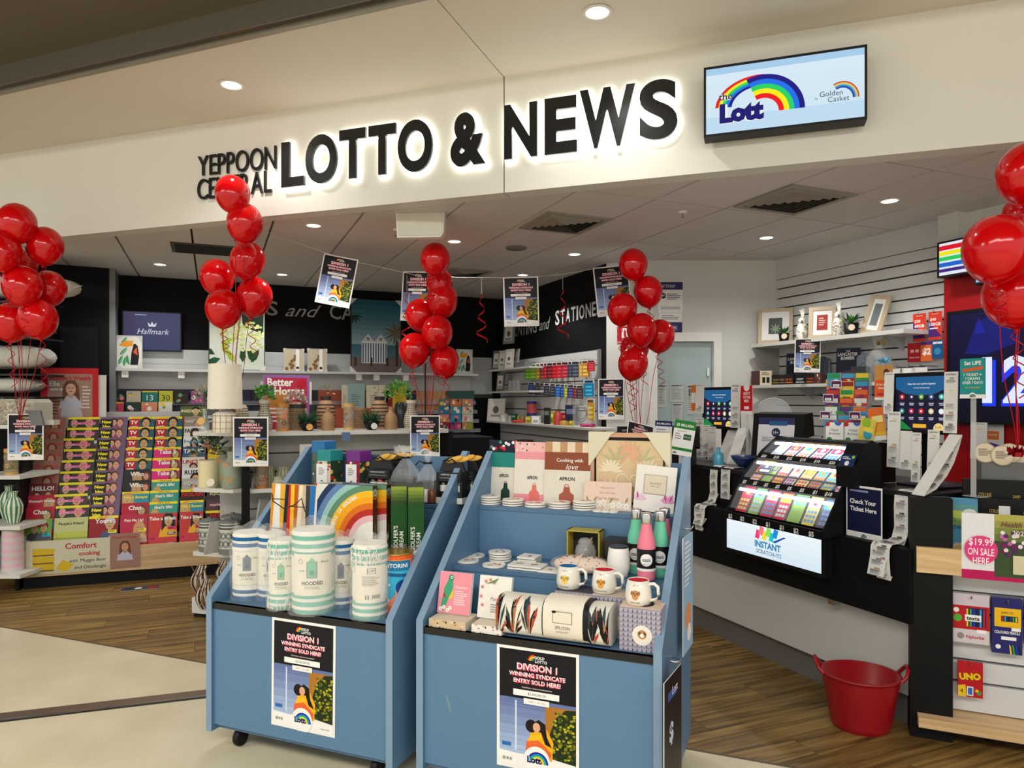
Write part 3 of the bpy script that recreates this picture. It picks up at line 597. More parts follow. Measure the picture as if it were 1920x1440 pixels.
# ------------------------------------------------------------ goods on the blue stands
def at(fr, px, off, z): return fr.w(fr.u(px, off), off, z)
def wid(fr, x0, x1, off): return abs(fr.u(x1, off)-fr.u(x0, off))
def hgt(fr, px, dpy, off=0): return dpy*fr.hit(px, 750, off)[2]/F
def wrapc(art, r, ang0=-90, n=14):               # art bent round a cylinder, centred at angle ang0 (deg), on radius r
    b = MB()
    def wp(x, y, z):
        t = R(ang0)+(x-art.w/2)/r; return ((r+z+.0006)*cos(t), (r+z+.0006)*sin(t), y)
    for i in range(n):
        s = Art(art.w, art.h); s._p([(art.w*i/n, 0), (art.w*(i+1)/n, 0), (art.w*(i+1)/n, art.h), (art.w*i/n, art.h)], (255, 255, 255)); s.c = [art.c[0]]
        b.art(s, warp=wp)
    fine = Art(art.w, art.h)
    for f, c in zip(art.f[1:], art.c[1:]):
        P = [art.v[i] for i in f]; zz = P[0][2]; xa, xb = min(p[0] for p in P), max(p[0] for p in P)
        for i in range(n):
            l0, l1 = art.w*i/n, art.w*(i+1)/n
            if xb < l0 or xa > l1: continue
            q = [(p[0], p[1]) for p in P] if (xa >= l0 and xb <= l1) else clip([(p[0], p[1]) for p in P], l0, l1, 0, art.h)
            if len(q) >= 3: b0 = len(fine.v); fine.v += [(x, y, zz) for x, y in q]; fine.f.append(list(range(b0, b0+len(q)))); fine.c.append(c)
    b.art(fine, warp=wp); return b
CELLO = mat((250, 252, 252), .08, alpha=.16, spec=1.0, var=0, bump=.9, sc=30)
def wrap_mesh(r, h, seed, top=.05):
    rr = random.Random(seed); n, k = 26, 12; vs = []
    for j in range(k+1):
        z = -.002+h*j/k; f = 1.05 if j < k-2 else (1.0, .8, .95)[j-(k-2)]
        for i in range(n): q = r*f*(1+rr.uniform(-.035, .05)); vs.append((q*cos(2*pi*i/n), q*sin(2*pi*i/n), z+(top*rr.uniform(.2, 1) if j == k else 0)))
    b = MB(); b.add(vs, [(j*n+i, j*n+(i+1) % n, (j+1)*n+(i+1) % n, (j+1)*n+i) for j in range(k) for i in range(n)], CELLO); return b
TWL = mat((238, 236, 226), .9, bump=.4, sc=160)
def towel(px, off, wpx, hpx, col, label, kind, seed, lean=0):
    r = wid(S1, px-wpx/2, px+wpx/2, off)/2*.80; h = hgt(S1, px, hpx, off); c = mat(col, .9, bump=.4, sc=160)
    seg = [0, .06, .10, .155, .195, .25, .30, .70, .755, .795, .85, .89, .945, .97, 1.0]; cols = [c, TWL, c, TWL, c, TWL, TWL, c, TWL, c, TWL, c, TWL, TWL]
    if kind == 'blue': cols = [c, TWL, c, TWL, TWL, TWL, TWL, TWL, TWL, c, TWL, c, TWL, TWL]
    prof = [(r*(.93 if s in (0, 1.0) else 1+.015*sin(i*2.3+seed)), s*h) for i, s in enumerate(seg)]
    t = empty('beach_towel_roll', at(S1, px, off, Z0), S1.a+lean, label, 'towel', 'rolled hooded towels in clear wrap')
    obj('rolled_towel', MB().lathe(prof, TWL, 24, bands=cols), t)
    a = Art(r*1.9, h*.5, (234, 228, 212))
    if kind == 'back':
        a.rect(.4, .78, .66, .93, (90, 90, 90)); a.rect(.42, .79, .64, .92, (234, 228, 212)); a.text('S/M', .53, .82, .08, (60, 60, 60)); a.lines(.25, .45, .8, .72, 9, (150, 146, 138)); a.rects([(.35, .1, .38, .22), (.42, .1, .45, .22)], (50, 50, 50)); a.rects([(.55+i*.03, .12, .565+i*.03, .22) for i in range(8)], (60, 60, 60))
    else:
        g = (120, 196, 160) if kind == 'mint' or kind == 'small' else (96, 112, 130); a.rect(.36, .42, .62, .82, (150, 166, 150) if kind != 'blue' else (120, 130, 140)); a.poly([(.4, .82), (.49, .92), (.58, .82)], g); a.rect(.4, .46, .58, .78, g); a.rect(.44, .5, .54, .62, [v*.8 for v in g])
        a.text('HOODED', .5, .26, .09, K_, mw=.5, bold=.02); a.text('TOWEL', .5, .15, .08, (150, 150, 150), mw=.46); a.text('beach', .8, .78, .06, K_, sh=.4, mw=.24); a.ring(.22, .82, .05, .06, (120, 120, 120)); a.rect(.16, .56, .34, .64, W_); a.rects([(.18+i*.025, .575, .19+i*.025, .625) for i in range(6)], K_)
    b = wrapc(a, r*1.03, -90+34); o = obj('paper_band', b, t, (0, 0, h*.235), label='printed paper band')
    if kind in ('small', 'back'):
        rr = random.Random(seed); fm = MB(); nf = 46
        for i in range(nf):
            an = rr.uniform(-2.8, -.3); z = rr.choice([rr.uniform(.75, .99), rr.uniform(.02, .2) if kind == 'small' else rr.uniform(.8, .99)])*h; p0 = Vector((r*1.02*cos(an), r*1.02*sin(an), z)); an2 = an+rr.uniform(-.2, .2); z2 = z-rr.uniform(.02, .05)
            fm.tube([p0, (r*1.09*cos((an+an2)/2), r*1.09*sin((an+an2)/2), (z+z2)/2), (r*1.03*cos(an2), r*1.03*sin(an2), max(.005, z2))], .0022, TWL, 4)
        obj('fringe', fm, t, kind='stuff')
    obj('cellophane_wrap', wrap_mesh(r*1.1, h*1.03, seed, .035), t)
MINT, BLU = (122, 190, 172), (20, 100, 156)
towel(468, -.15, 60, 122, BLU, 'blue striped towel roll at the far left of the stand', 'blue', 1); towel(510, -.17, 50, 122, BLU, 'blue striped towel roll partly hidden behind the small fringed mint one', 'blue', 2)
towel(530, -.07, 52, 128, MINT, 'small mint towel roll with white fringe, second row front', 'small', 3); towel(588, -.09, 82, 152, MINT, 'tallest mint striped towel roll, in the middle of the stand', 'mint', 4)
towel(640, -.19, 52, 124, BLU, 'blue striped towel roll between the tallest and the S/M mint one', 'blue', 5); towel(694, -.10, 70, 138, MINT, 'mint towel roll marked S/M beside the orange tube', 'back', 6)
# Santorini tube
r = .066; h = hgt(S1, 745, 112, -.19); t = empty('puzzle_tube', at(S1, 745, -.195, Z0), S1.a, 'orange tin tube with SANTORINI travel picture beside the towels', 'tube')
obj('tin_body', MB().cyl(0, 0, 0, h, r, mat((232, 92, 34), .35), n=28), t); obj('lid_rim', MB().tube([(r*cos(k*pi/12), r*sin(k*pi/12), h) for k in range(24)], .004, mat((196, 160, 60), .25, .9), 6, True), t); obj('inner_lid', MB().cyl(0, 0, h, h+.002, r*.93, mat((190, 158, 70), .3, .8), n=24), t)
a = Art(r*2.5, h*.76, (238, 150, 40)); a.rect(.02, .02, .98, .98, (60, 176, 214)); a.rect(.02, .76, .98, .98, (30, 120, 170)); a.text('SANTORINI', .5, .83, .09, W_, mw=.86, bold=.02); a.poly([(.02, .7), (.4, .72), (.98, .68), (.98, .62), (.02, .66)], (30, 90, 140))
a.poly([(.02, .02), (.02, .34), (.2, .36), (.5, .02)], (246, 240, 230)); a.poly([(.3, .02), (.6, .3), (.98, .34), (.98, .02)], (240, 140, 110)); a.rect(.56, .2, .98, .4, (236, 190, 160)); a.disc(.76, .4, .2, (24, 70, 150)); a.rects([(.1, .14, .18, .22), (.24, .1, .3, .17)], (40, 90, 160)); a.poly([(.36, .44), (.41, .5), (.43, .44)], W_)
obj('picture', wrapc(a, r*1.005, -90+16), t, (0, 0, h*.16))
# puzzles on the middle shelf
def gbox(name, w, d_, h, front, side=None, body=(90, 90, 92), loc=(0, 0, 0), rz=0, label=None, cat='box', group=None, tilt=0, back=None, ch=0):
    b = MB(); b.box(-w/2, w/2, 0, d_, 0, h, mat(body, .4), ch)
    if front: b.art(front, (-w/2, 0, 0))
    if side: b.art(side, (w/2, 0, 0), (0, 1, 0), (0, 0, 1))
    if tilt: b.xf(Matrix.Rotation(-tilt, 4, 'X'))
    return obj(name, b, None, loc, rz, label, cat, group)
off = -T1-.05; w = wid(S1, 503, 600, off); h = .31; a = Art(w, h, (214, 178, 120)); a.rect(0, 0, 1, .13, (96, 96, 98)); a.text('Surfboards', .5, .04, .05, W_, mw=.5)
xs = [0, .04, .10, .2, .26, .32, .40, .47, .52, .6, .7, .76, .84, .9, 1.0]; cs = [(230, 150, 30), (244, 236, 214), (240, 240, 236), (236, 178, 30), (30, 30, 30), (212, 34, 34), (246, 198, 34), (196, 90, 20), (240, 230, 200), (214, 190, 160), (60, 60, 66), (40, 120, 190), (236, 240, 244), (30, 80, 160)]
for i, c in enumerate(cs): k = .03*sin(i*1.7); a.poly([(xs[i], .13), (xs[i+1], .13), (min(1, xs[i+1]+k+.02), .99), (xs[i]+k, .99)], c)
for y0 in (.3, .75): a.rects([(.02, y0, .3, y0+.012), (.4, y0-.1, .75, y0-.088)], (40, 34, 30))
gbox('puzzle_box', w, .05, h, a, None, (80, 80, 82), at(S1, 551, off, Z1), S1.a, 'puzzle box with a row of coloured surfboards', 'puzzle', None, R(5))
sf = MB(); pts = [(-w*.42, 0, .26), (-w*.36, -.02, .23), (-w*.1, -.035, .20), (w*.1, -.03, .22), (w*.2, -.02, .25), (w*.28, -.03, .2), (w*.42, -.01, .12)]; obj('bag_cord', sf.tube(pts, .003, mat((40, 38, 36), .6), 5), None, at(S1, 551, off, Z1), S1.a, 'dark cord draped over the surfboard puzzle box', 'cord')
def a_rain(w, h):
    a = Art(w, h, (226, 222, 210)); cs = [(30, 52, 92), (96, 130, 176), (150, 196, 192), (96, 140, 112), (246, 190, 40), (246, 170, 30), (226, 116, 30), (190, 50, 40), (236, 190, 196)]
    a.bow(.99, .2, 1.16, .092, cs, 88, 184, 26); a.disc(.99, .2, .332, (240, 238, 228), .332, 28); a.rect(0, 0, 1, .2, (92, 94, 96)); a.text('KINDNESS', .3, .11, .04, W_, mw=.3); a.text('IS GOLDEN', .3, .04, .04, W_, mw=.3); a.rect(.72, .04, .86, .16, (210, 210, 208))
    s = 'KINDNESS IS GOLDEN'
    for i, ch in enumerate(s):
        t = R(176-i*(62/17)); rr = .715
        if ch != ' ': a.text(ch, .99+rr*cos(t), .2+rr*sin(t)*w/h, .05, W_, bold=.04, rot=math.degrees(t)-90); a.L -= 1
    a.up(); return a
off = -T1-.03; w = wid(S1, 595, 699, off); h = .325; a = a_rain(w, h); sd = Art(.036, h, (84, 48, 26)); sd.rect(0, 0, 1, .2, (92, 92, 90)); sd.ring(.5, .86, .5, .3, (226, 116, 30)); sd.ring(.5, .9, .2, .5, (150, 196, 192)); sd.text('KINDNESS IS GOLDEN', .62, .28, .025, (220, 180, 120), mw=6, rot=90)
o = gbox('puzzle_box', w, .036, h, a, sd, (92, 94, 96), at(S1, 646, off, Z1), S1.a, 'front rainbow puzzle box reading KINDNESS IS GOLDEN', 'puzzle', 'rainbow puzzles'); dup(o, at(S1, 672, off-.06, Z1), S1.a, 'rear rainbow puzzle box showing only its right strip')
gf = Art(.07, .33, (24, 78, 30)); gf.rect(0, 0, 1, .22, (112, 112, 104)); gf.rect(.25, .06, .75, .16, W_); gf.grad(.02, .76, .98, 1, (30, 60, 26), (150, 170, 60), 5); gf.text("A GOLFER'S", .42, .27, .056, W_, mw=8, rot=90, bold=.01); gf.text('DREAM', .78, .27, .056, W_, mw=8, rot=90, bold=.01)
gs = Art(.2, .33, (30, 90, 36)); gs.grad(0, .2, 1, 1, (40, 110, 40), (120, 170, 210), 6); gs.rect(0, 0, 1, .22, (112, 112, 104))
for px, lb in ((748, 'left puzzle box with green spine reading A GOLFER\'S DREAM'), (780, 'right puzzle box with green spine reading A GOLFER\'S DREAM')):
    gbox('puzzle_box', .07, .19, .33, gf, None, (24, 50, 26), at(S1, px, -T1-.035, Z1), S1.a+R(30), lb, 'puzzle', 'golfing puzzles')
# top shelf of the towel stand
def hexbox(px, off, w, h, lid, body, label, card_=True, seed=1):
    t = empty('gift_canister', at(S1, px, off, Z2), S1.a+R(10), label, 'gift box'); hx = lambda r: [(r*cos(pi/3*k), r*sin(pi/3*k)) for k in range(6)]
    obj('body', MB().prism(hx(w/2), 0, h*.8, mat(body, .5), 'z'), t); obj('lid', MB().prism(hx(w/2*1.06), h*.78, h, mat(lid, .45), 'z'), t); rr = random.Random(seed)
    a = Art(w/2, h*.76, body)
    for i in range(16): a.disc(rr.random(), rr.random(), rr.uniform(.06, .16), rr.choice([(226, 110, 60), (240, 196, 90), (50, 90, 60), (230, 80, 60), (120, 60, 120), (244, 236, 220)]), None, 8)
    obj('printed_face', MB().art(a, (-w/4, -w/2*.866-.0005, .004)), t); 
    a2 = Art(w/2, h*.76, (40, 70, 50)); [a2.disc(rr.random(), rr.random(), rr.uniform(.06, .2), rr.choice([(30, 60, 44), (226, 110, 60), (240, 196, 90), (200, 50, 50)]), None, 8) for i in range(16)]; obj('printed_face', MB().art(a2, (w/4, -w/2*.866-.0005, .004), (.5, .866, 0)), t)
    if card_: c = Art(w*.44, h*.42, W_); c.lines(.2, .4, .8, .8, 4, (150, 150, 150)); c.rect(.4, .1, .6, .16, (90, 90, 90)); obj('label_card', card(c).xf(Matrix.Translation((-.012, -w/2*.88-.003, h*.3))), t)
hexbox(607, -.675, .13, .275, (22, 110, 170), (90, 110, 90), 'tall hexagonal gift box with blue lid, behind the teal one', False, 3); hexbox(618, -.60, .135, .235, (20, 140, 140), (236, 214, 190), 'hexagonal gift box with teal lid and white card', True, 4)
hexbox(672, -.62, .13, .235, (110, 30, 130), (150, 30, 60), 'hexagonal gift box with purple lid and white card', True, 5)
BANANA = mat((232, 180, 70), .5)
def carrier(px, off, label, white=False):
    t = empty('gift_carrier', at(S1, px, off, Z2), S1.a, label, 'gift box', 'black sauce gift carriers'); w, h, dd = .135, .2, .1; B = mat((26, 28, 32), .5)
    obj('carton', MB().box(-w/2, w/2, 0, dd, 0, .03, B).box(-w/2, w/2, dd-.003, dd, .03, h*.72, B).box(-w/2, -w/2+.012, 0, dd, .03, h*.72, B).box(w/2-.012, w/2, 0, dd, .03, h*.72, B).box(-w/2, w/2, 0, .003, h*.52, h*.74, B).prism([(-w/2, h*.74), (w/2, h*.74), (w/2*.75, h*.95), (w/2*.3, h*1.08), (-w/2*.3, h*1.08), (-w/2*.75, h*.95)], .03, .05, B, 'y'), t)
    if white: obj('white_base', MB().box(-w/2-.001, w/2+.001, -.002, dd, 0, .028, WHITE), t)
    a = Art(w*.9, .035); a.text('HARBOUR HARVEST', .5, .6, .2, W_, mw=.7); a.text('handcrafted gourmet sauces', .5, .2, .22, (190, 190, 190), mw=.85, sh=.3); obj('carton_print', MB().art(a, (-w*.45, -.001, h*.56)), t)
    for k in range(3):
        c = obj('sauce_jar', MB().lathe([(.017, .03), (.019, .035), (.019, .095), (.014, .102)], mat(((40, 50, 30), (150, 60, 40), (60, 50, 34))[k], .25), 12, cx=-.042+k*.042, cy=.03), t); obj('jar_label', MB().lathe([(.0195, .055), (.0195, .085)], WHITE, 12, cx=-.042+k*.042, cy=.03, cap=False), c)
    for sx, an in ((.02, .35), (.05, .15)):
        obj('wooden_spoon', MB().sph(0, 0, 0, .045, BANANA, .006, .013, 10, 6).xf(Matrix.Translation((sx, .01+sx*.4, h*1.04)) @ Matrix.Rotation(-an, 4, 'Y')), t)
    obj('ribbon_bow', MB().tube([(-.03, 0, h*1.0), (-.01, -.01, h*1.05), (0, 0, h*1.0), (.02, -.01, h*1.06), (.035, 0, h*.98)], .004, BLACK, 5), t)
carrier(708, -.57, 'black sauce gift carrier right of the purple box'); carrier(738, -.665, 'black sauce gift carrier half hidden behind another, beside the cellophane bag'); carrier(842, -.58, 'black sauce gift carrier with white base at the right end', True); carrier(866, -.665, 'black sauce gift carrier hidden in the stand\'s right back corner')
def cellobag(px, off, w, h, label, seed):
    t = empty('cellophane_bag', at(S1, px, off, Z2), S1.a, label, 'gift bag'); rr = random.Random(seed)
    n = 20; prof = [(.9, 0), (1, .1), (1.02, .35), (.85, .55), (.35, .72), (.12, .78), (.3, .88), (.5, 1.0)]; vs = []
    for r_, z_ in prof:
        for i in range(n): q = w/2*r_*(1+rr.uniform(-.12, .12)); vs.append((q*cos(2*pi*i/n), q*.8*sin(2*pi*i/n), z_*h+(rr.uniform(-.012, .012) if z_ == 1 else 0)))
    obj('cellophane', MB().add(vs, [(j*n+i, j*n+(i+1) % n, (j+1)*n+(i+1) % n, (j+1)*n+i) for j in range(len(prof)-1) for i in range(n)], CELLO), t)
    obj('ribbon_tie', MB().tube([(.02*cos(k*pi/5), .02*sin(k*pi/5), h*.78) for k in range(10)], .004, BLACK, 5, True).tube([(0, -.02, h*.78), (-.03, -.03, h*.82), (-.05, -.03, h*.74)], .003, BLACK, 5), t)
    obj('dark_box', MB().box(-w*.36, w*.3, -.03, .04, .004, h*.42, mat((24, 26, 28), .3), .003), t)
    for k, c in enumerate(((150, 150, 150), (236, 236, 232), (120, 70, 40))): obj('jar', MB().lathe([(.018, .005), (.02, .01), (.02, .06), (.015, .065)], mat(c, .3), 12, cx=-w*.24+k*.036, cy=-.045), t)
cellobag(760, -.59, .15, .27, 'large clear cellophane gift bag tied with black ribbon', 3); cellobag(802, -.60, .11, .24, 'small cellophane gift bag between the large bag and the end carrier', 5)

# ------------------------------------------------------------ mug stand: bottom shelf
def quote_block(px0, px1, pyt, col, fn, label, bx, bcol, blabel):
    off = -.10; w = wid(S2, px0, px1, off)*.97; xm = (px0+px1)/2; h = .165; a = Art(w, h, col); fn(a)
    b = MB().box(-w/2, w/2, 0, .018, 0, h, WHITE).art(a, (-w/2, 0, 0)).xf(Matrix.Translation((0, 0, .034)) @ Matrix.Rotation(-R(12), 4, 'X')); obj('gift_book', b, None, at(S2, xm, off, Z0), S2.a, label, 'book')
    w2 = wid(S2, *bx, -.03); ba = Art(w2, .03, bcol); rr = random.Random(3)
    for i in range(14): ba.disc(rr.random(), rr.random(), .03, rr.choice([(190, 120, 100), (110, 60, 60), (240, 230, 220)]), .02, 6)
    obj('gift_book', MB().box(-w2/2, w2/2, 0, .125, 0, .032, mat((214, 204, 180), .6)).art(ba, (-w2/2, 0, .001)), None, at(S2, sum(bx)/2, -.02, Z0), S2.a, blabel, 'book')
def f1(a):
    a.poly([(.1, .1), (.16, .6), (.3, .86), (.42, .84), (.44, .6), (.3, .3), (.2, .05)], (70, 160, 120)); a.disc(.36, .86, .09, (60, 150, 110)); a.disc(.38, .87, .04, W_); a.disc(.38, .87, .02, K_); a.poly([(.3, .3), (.44, .6), (.46, .4)], (236, 200, 50)); a.poly([(.14, .4), (.2, .5), (.24, .36)], (190, 40, 50))
    for x, y in ((.1, .1), (.2, .14), (.32, .08), (.4, .14)): a.disc(x, y, .06, W_, None, 6); a.disc(x, y, .02, (236, 190, 60), None, 6)
    a.text('Happiness', .7, .62, .08, W_, mw=.5, sh=.3); a.lines(.5, .2, .92, .56, 7, (250, 220, 222)); 
def f2(a):
    for x, y in ((.1, .72), (.2, .86), (.34, .9), (.08, .5), (.14, .3), (.46, .84)): a.disc(x, y, .07, (236, 196, 190), None, 7); a.disc(x, y, .03, (150, 90, 90), None, 6)
    a.poly([(.2, .8), (.6, .96), (.5, .84)], (110, 140, 90)); a.text('Positive', .6, .42, .09, (150, 140, 140), mw=.5, sh=.3); a.lines(.4, .12, .9, .34, 4, (160, 156, 152))
quote_block(818, 880, 1088, (238, 150, 164), f1, 'pink book with a green parrot standing at the left of the mug stand', (804, 872), (214, 190, 150), 'cream boxed gift book lying under the pink parrot book')
quote_block(893, 955, 1093, (238, 234, 226), f2, 'white floral book standing left of the rolled blanket', (884, 940), (240, 234, 226), 'white floral gift book lying under the white floral book')
# rolled blanket with paper band
bl = empty('rolled_blanket', at(S2, 1044, -.085, Z0), S2.a, 'black, white and brown leaf-print rolled blanket with cream SPLOSH band', 'blanket'); bw = wid(S2, 938, 1152, -.04)*.98; br = .078; rr = random.Random(12)
def roll(x0, x1, r, m, n=20, sq=1.25):
    ps = []
    for k in range(n): t = 2*pi*k/n; c, s_ = cos(t), sin(t); q = (abs(c)**3.2+abs(s_)**3.2)**(-1/3.2); ps.append((r*1.0*q*c, r+r*.96*q*s_))
    return MB().prism(ps, x0, x1, m, 'x', True)
bm = roll(-bw/2, bw/2, br*.97, mat((226, 222, 208), .8, bump=.3))
la_ = Art(bw, 2*br, (226, 222, 208))
for cx in (.16, .30, .72, .86, .98, .02):
    for i in range(15):
        an = R(rr.uniform(20, 160)); L_ = rr.uniform(.35, 1.0); wd_ = rr.uniform(.008, .02); c = rr.choice([K_, K_, K_, (176, 120, 76), (46, 66, 72), (180, 80, 54)]); dx, dy = cos(an)*L_*.12, sin(an)*L_; la_.poly([(cx+dx*.2, .02+dy*.2), (cx+dx*.7-wd_, .02+dy*.7), (cx+dx, .02+dy), (cx+dx*.7+wd_, .02+dy*.75)], c); la_.L -= .8
def rw_(x, y, z):
    t = R(180+64)+ (y/la_.h)*0; v = y/la_.h; an = R(-122+ -0)+R(150)*(-v)+R(32)
    c, s_ = -abs(cos(R(-58+150*v))) , sin(R(-58+150*v)); q = (abs(c)**3.2+abs(s_)**3.2)**(-1/3.2); r_ = br*.975+z; return (x-bw/2, r_*q*c if R(-58+150*v) < pi/2 else -r_*q*c, br*.97+r_*.96*q*s_)
# split long strokes so they follow the curve
fine = Art(la_.w, la_.h); fine.v = []; 
for f_, c in zip(la_.f, la_.c):
    P = [la_.v[i] for i in f_]; zz_ = P[0][2]
    for k in range(12):
        q_ = clip([(p[0], p[1]) for p in P], 0, la_.w, la_.h*k/12, la_.h*(k+1)/12)
        if len(q_) >= 3: b0 = len(fine.v); fine.v += [(x, y, zz_) for x, y in q_]; fine.f.append(list(range(b0, b0+len(q_)))); fine.c.append(c)
bm.art(fine, warp=rw_); obj('folded_blanket', bm, bl)
for x0, x1 in ((-.035, -.015), (.125, .15)): obj('black_trim', roll(x0*bw/.46, x1*bw/.46, br*1.02, BLACK), bl)
obj('paper_band', roll(-.03*bw/.46, .13*bw/.46, br*1.05, mat((232, 224, 206), .6)), bl, label='cream paper band')
a = Art(.13*bw/.46, .12); a.rect(.2, .5, .8, .86, (60, 56, 50)); a.rect(.215, .515, .785, .845, (232, 224, 206)); a.disc(.24, .84, .07, K_, .04); a.text('SPLOSH', .5, .32, .1, (90, 86, 80), mw=.5); a.text('HOME & GIFT', .5, .22, .05, (120, 116, 110), mw=.4); obj('band_print', MB().art(a, (-.015*bw/.46, -br*1.056, .02)), bl)
# boxes and mugs
hb = Art(.15, .155, (150, 146, 160)); hb.rects([(i/9+.01, j/9+.01, i/9+.09, j/9+.085) for i in range(9) for j in range(9)], (176, 172, 188)); hb.rects([(i/9+.085, j/9, i/9+.11, j/9+.05) for i in range(9) for j in range(9)], (84, 78, 96)); hb.disc(.55, .38, .24, (236, 230, 216)); hb.disc(.55, .4, .11, (190, 140, 90)); hb.disc(.49, .42, .04, (120, 76, 44)); hb.disc(.61, .42, .04, (120, 76, 44)); hb.disc(.55, .38, .05, W_)
t = empty('mug_box', at(S2, 1200, -.045, Z0), S2.a, 'purple-grey woven-print mug box with round dog sticker', 'box'); obj('carton', MB().box(-.075, .075, 0, .13, 0, .155, mat((150, 146, 160), .5)).art(hb, (-.075, 0, 0)).art(hb, (.075, 0, 0), (0, 1, 0)), t); obj('lid_top', MB().box(-.074, .074, .001, .129, .155, .1565, mat((222, 196, 176), .5)), t); obj('coaster', MB().cyl(0, .06, .1565, .160, .04, BLACK), t)
gbox('mug_box', .15, .13, .155, hb, hb, (214, 200, 186), at(S2, 1145, -.155, Z0), S2.a, 'mug box hidden behind the blanket under the middle mug', 'box'); gbox('mug_box', .15, .11, .155, hb, hb, (60, 60, 66), at(S2, 1075, -.168, Z0), S2.a, 'mug box hidden behind the blanket under the blue-lined mug', 'box')
def mug(px, off, z, inner, fur, name_, label):
    t = empty('mug', at(S2, px, off, z), S2.a-R(8), label, 'mug'); C = mat((238, 234, 222), .18, coat=.5, var=.02)
    obj('cup', MB().lathe([(.036, 0), (.046, .004), (.049, .03), (.045, .062), (.039, .088), (.037, .089), (.036, .086)], C, 28, cap=False).cyl(0, 0, 0, .004, .036, C, n=28), t)
    obj('lining', MB().lathe([(.037, .087), (.041, .06), (.044, .03), (.03, .008), (0, .006)], mat(inner, .25), 24, cap=False), t, label='coloured glaze inside')
    obj('handle', MB().tube([(.04, 0, .076), (.06, 0, .080), (.074, 0, .07), (.076, 0, .045), (.068, 0, .024), (.046, 0, .018)], .0062, C, 8), t)
    a = Art(.062, .076, (238, 234, 222)); a.text('LOVE MY', .5, .86, .07, (90, 90, 90), mw=.5); a.disc(.5, .5, .21, fur); a.disc(.5, .36, .17, [v*1.04 if v < 240 else v for v in fur]); a.disc(.3, .54, .07, [v*.75 for v in fur], .11); a.disc(.7, .54, .07, [v*.75 for v in fur], .11); a.disc(.42, .53, .03, K_, None, 8); a.disc(.58, .53, .03, K_, None, 8); a.disc(.5, .44, .035, K_, None, 8); a.text(name_, .5, .06, .09, (70, 60, 50), mw=.75, sh=.3)
    def wp(x, y, z): an = R(-84)+(x-a.w/2)/.047; zz_ = y+.008; rr_ = .0468+.0022*sin(min(1, zz_/.06)*pi)-(max(0, zz_-.045)*.16)+.0012+z; return (rr_*cos(an), rr_*sin(an), zz_)
    g = Art(a.w, a.h); g.v, g.f, g.c = a.v, a.f[1:], a.c[1:]; obj('dog_print', MB().art(g, warp=wp), t, label='painted dog portrait')
mug(1066, -.222, .805, (60, 130, 190), (236, 196, 90), 'Labrador', 'white dog mug with blue lining, leftmost of three'); mug(1133, -.215, .805, (220, 60, 70), (226, 160, 70), 'Pomeranian', 'white dog mug with red lining and fluffy dog, middle of three'); mug(1197, -.105, .805, (220, 60, 70), (200, 140, 80), 'Groodle', 'white dog mug with red lining on the woven-print box')

# ------------------------------------------------------------ mug stand: middle shelf
PAL = [(236, 200, 190), (240, 236, 228), (120, 160, 130), (200, 90, 80), (236, 214, 200)]
def coaster_mesh(round_, r=.05, seed=0):
    rr = random.Random(seed); b = MB(); C = mat((240, 236, 226), .3)
    if round_: b.cyl(0, 0, .0015, .009, r, C, n=24).cyl(0, 0, 0, .0015, r*.97, BLACK, n=24)
    else: b.box(-r, r, -r, r, .0015, .009, C).box(-r*.97, r*.97, -r*.97, r*.97, 0, .0015, BLACK)
    a = Art(2*r, 2*r)
    for i in range(12): 
        an, q = rr.uniform(0, 6.3), rr.uniform(0, .36); a.disc(.5+q*cos(an), .5+q*sin(an), rr.uniform(.03, .09), rr.choice(PAL), None, 7, rr.random())
    b.art(a, (-r, -r, .0091), (1, 0, 0), (0, 1, 0)); return b.mesh('coaster')
CM = [coaster_mesh(True, .05, s) for s in (1, 2, 3)]; CQ = [coaster_mesh(False, .042, s) for s in (4, 5)]
def stack(fr, px, off, z, n, me, what, group, jit=.003):
    rr = random.Random(px)
    for k in range(n):
        p = at(fr, px, off, z+k*.0105); pos = {0: 'bottom', n-1: 'top'}.get(k, ['', 'second', 'third', 'fourth'][min(k, 3)]+' from bottom') if n > 1 else 'single'
        obj('coaster', me, None, (p[0]+rr.uniform(-jit, jit), p[1]+rr.uniform(-jit, jit), p[2]), rr.uniform(-.3, .3) if me in CM else fr.a+rr.uniform(-.05, .05), ('%s coaster %s' % (pos, what)) if n > 1 else 'coaster '+what, 'coaster', group)
g = 'round patterned coasters on the middle shelf'
stack(S2, 876, -T1-.08, Z1, 1, CM[0], 'with pink pattern lying alone at the left of the middle shelf', g); stack(S2, 890, -T1-.19, Z1, 1, CM[1], 'with green pattern lying behind the leftmost one', g)
stack(S2, 938, -T1-.16, Z1, 4, CM[1], 'of the tall round stack on the middle shelf', g); stack(S2, 925, -T1-.05, Z1, 1, CM[2], 'lying in front of the tall round stack', g)
g = 'square tile coasters'; stack(S2, 975, -T1-.06, Z1, 2, CQ[0], 'of the left square pile on the middle shelf', g); stack(S2, 992, -T1-.17, Z1, 3, CQ[1], 'of the rear square pile on the middle shelf', g); stack(S2, 1003, -T1-.06, Z1, 2, CQ[0], 'of the centre square pile on the middle shelf', g); stack(S2, 1030, -T1-.05, Z1, 1, CQ[1], 'lying flat beside the wrapped cushion', g)
t = empty('cushion_pack', at(S2, 1090, -T1-.075, Z1), S2.a, 'pink spotted soft pack in clear wrap before the yellow box', 'cushion'); b = MB(); b.sph(0, 0, .034, .118, mat((232, 206, 186), .8), .07, .034, 20, 10); obj('fabric', b, t); a = MB(); rr = random.Random(4)
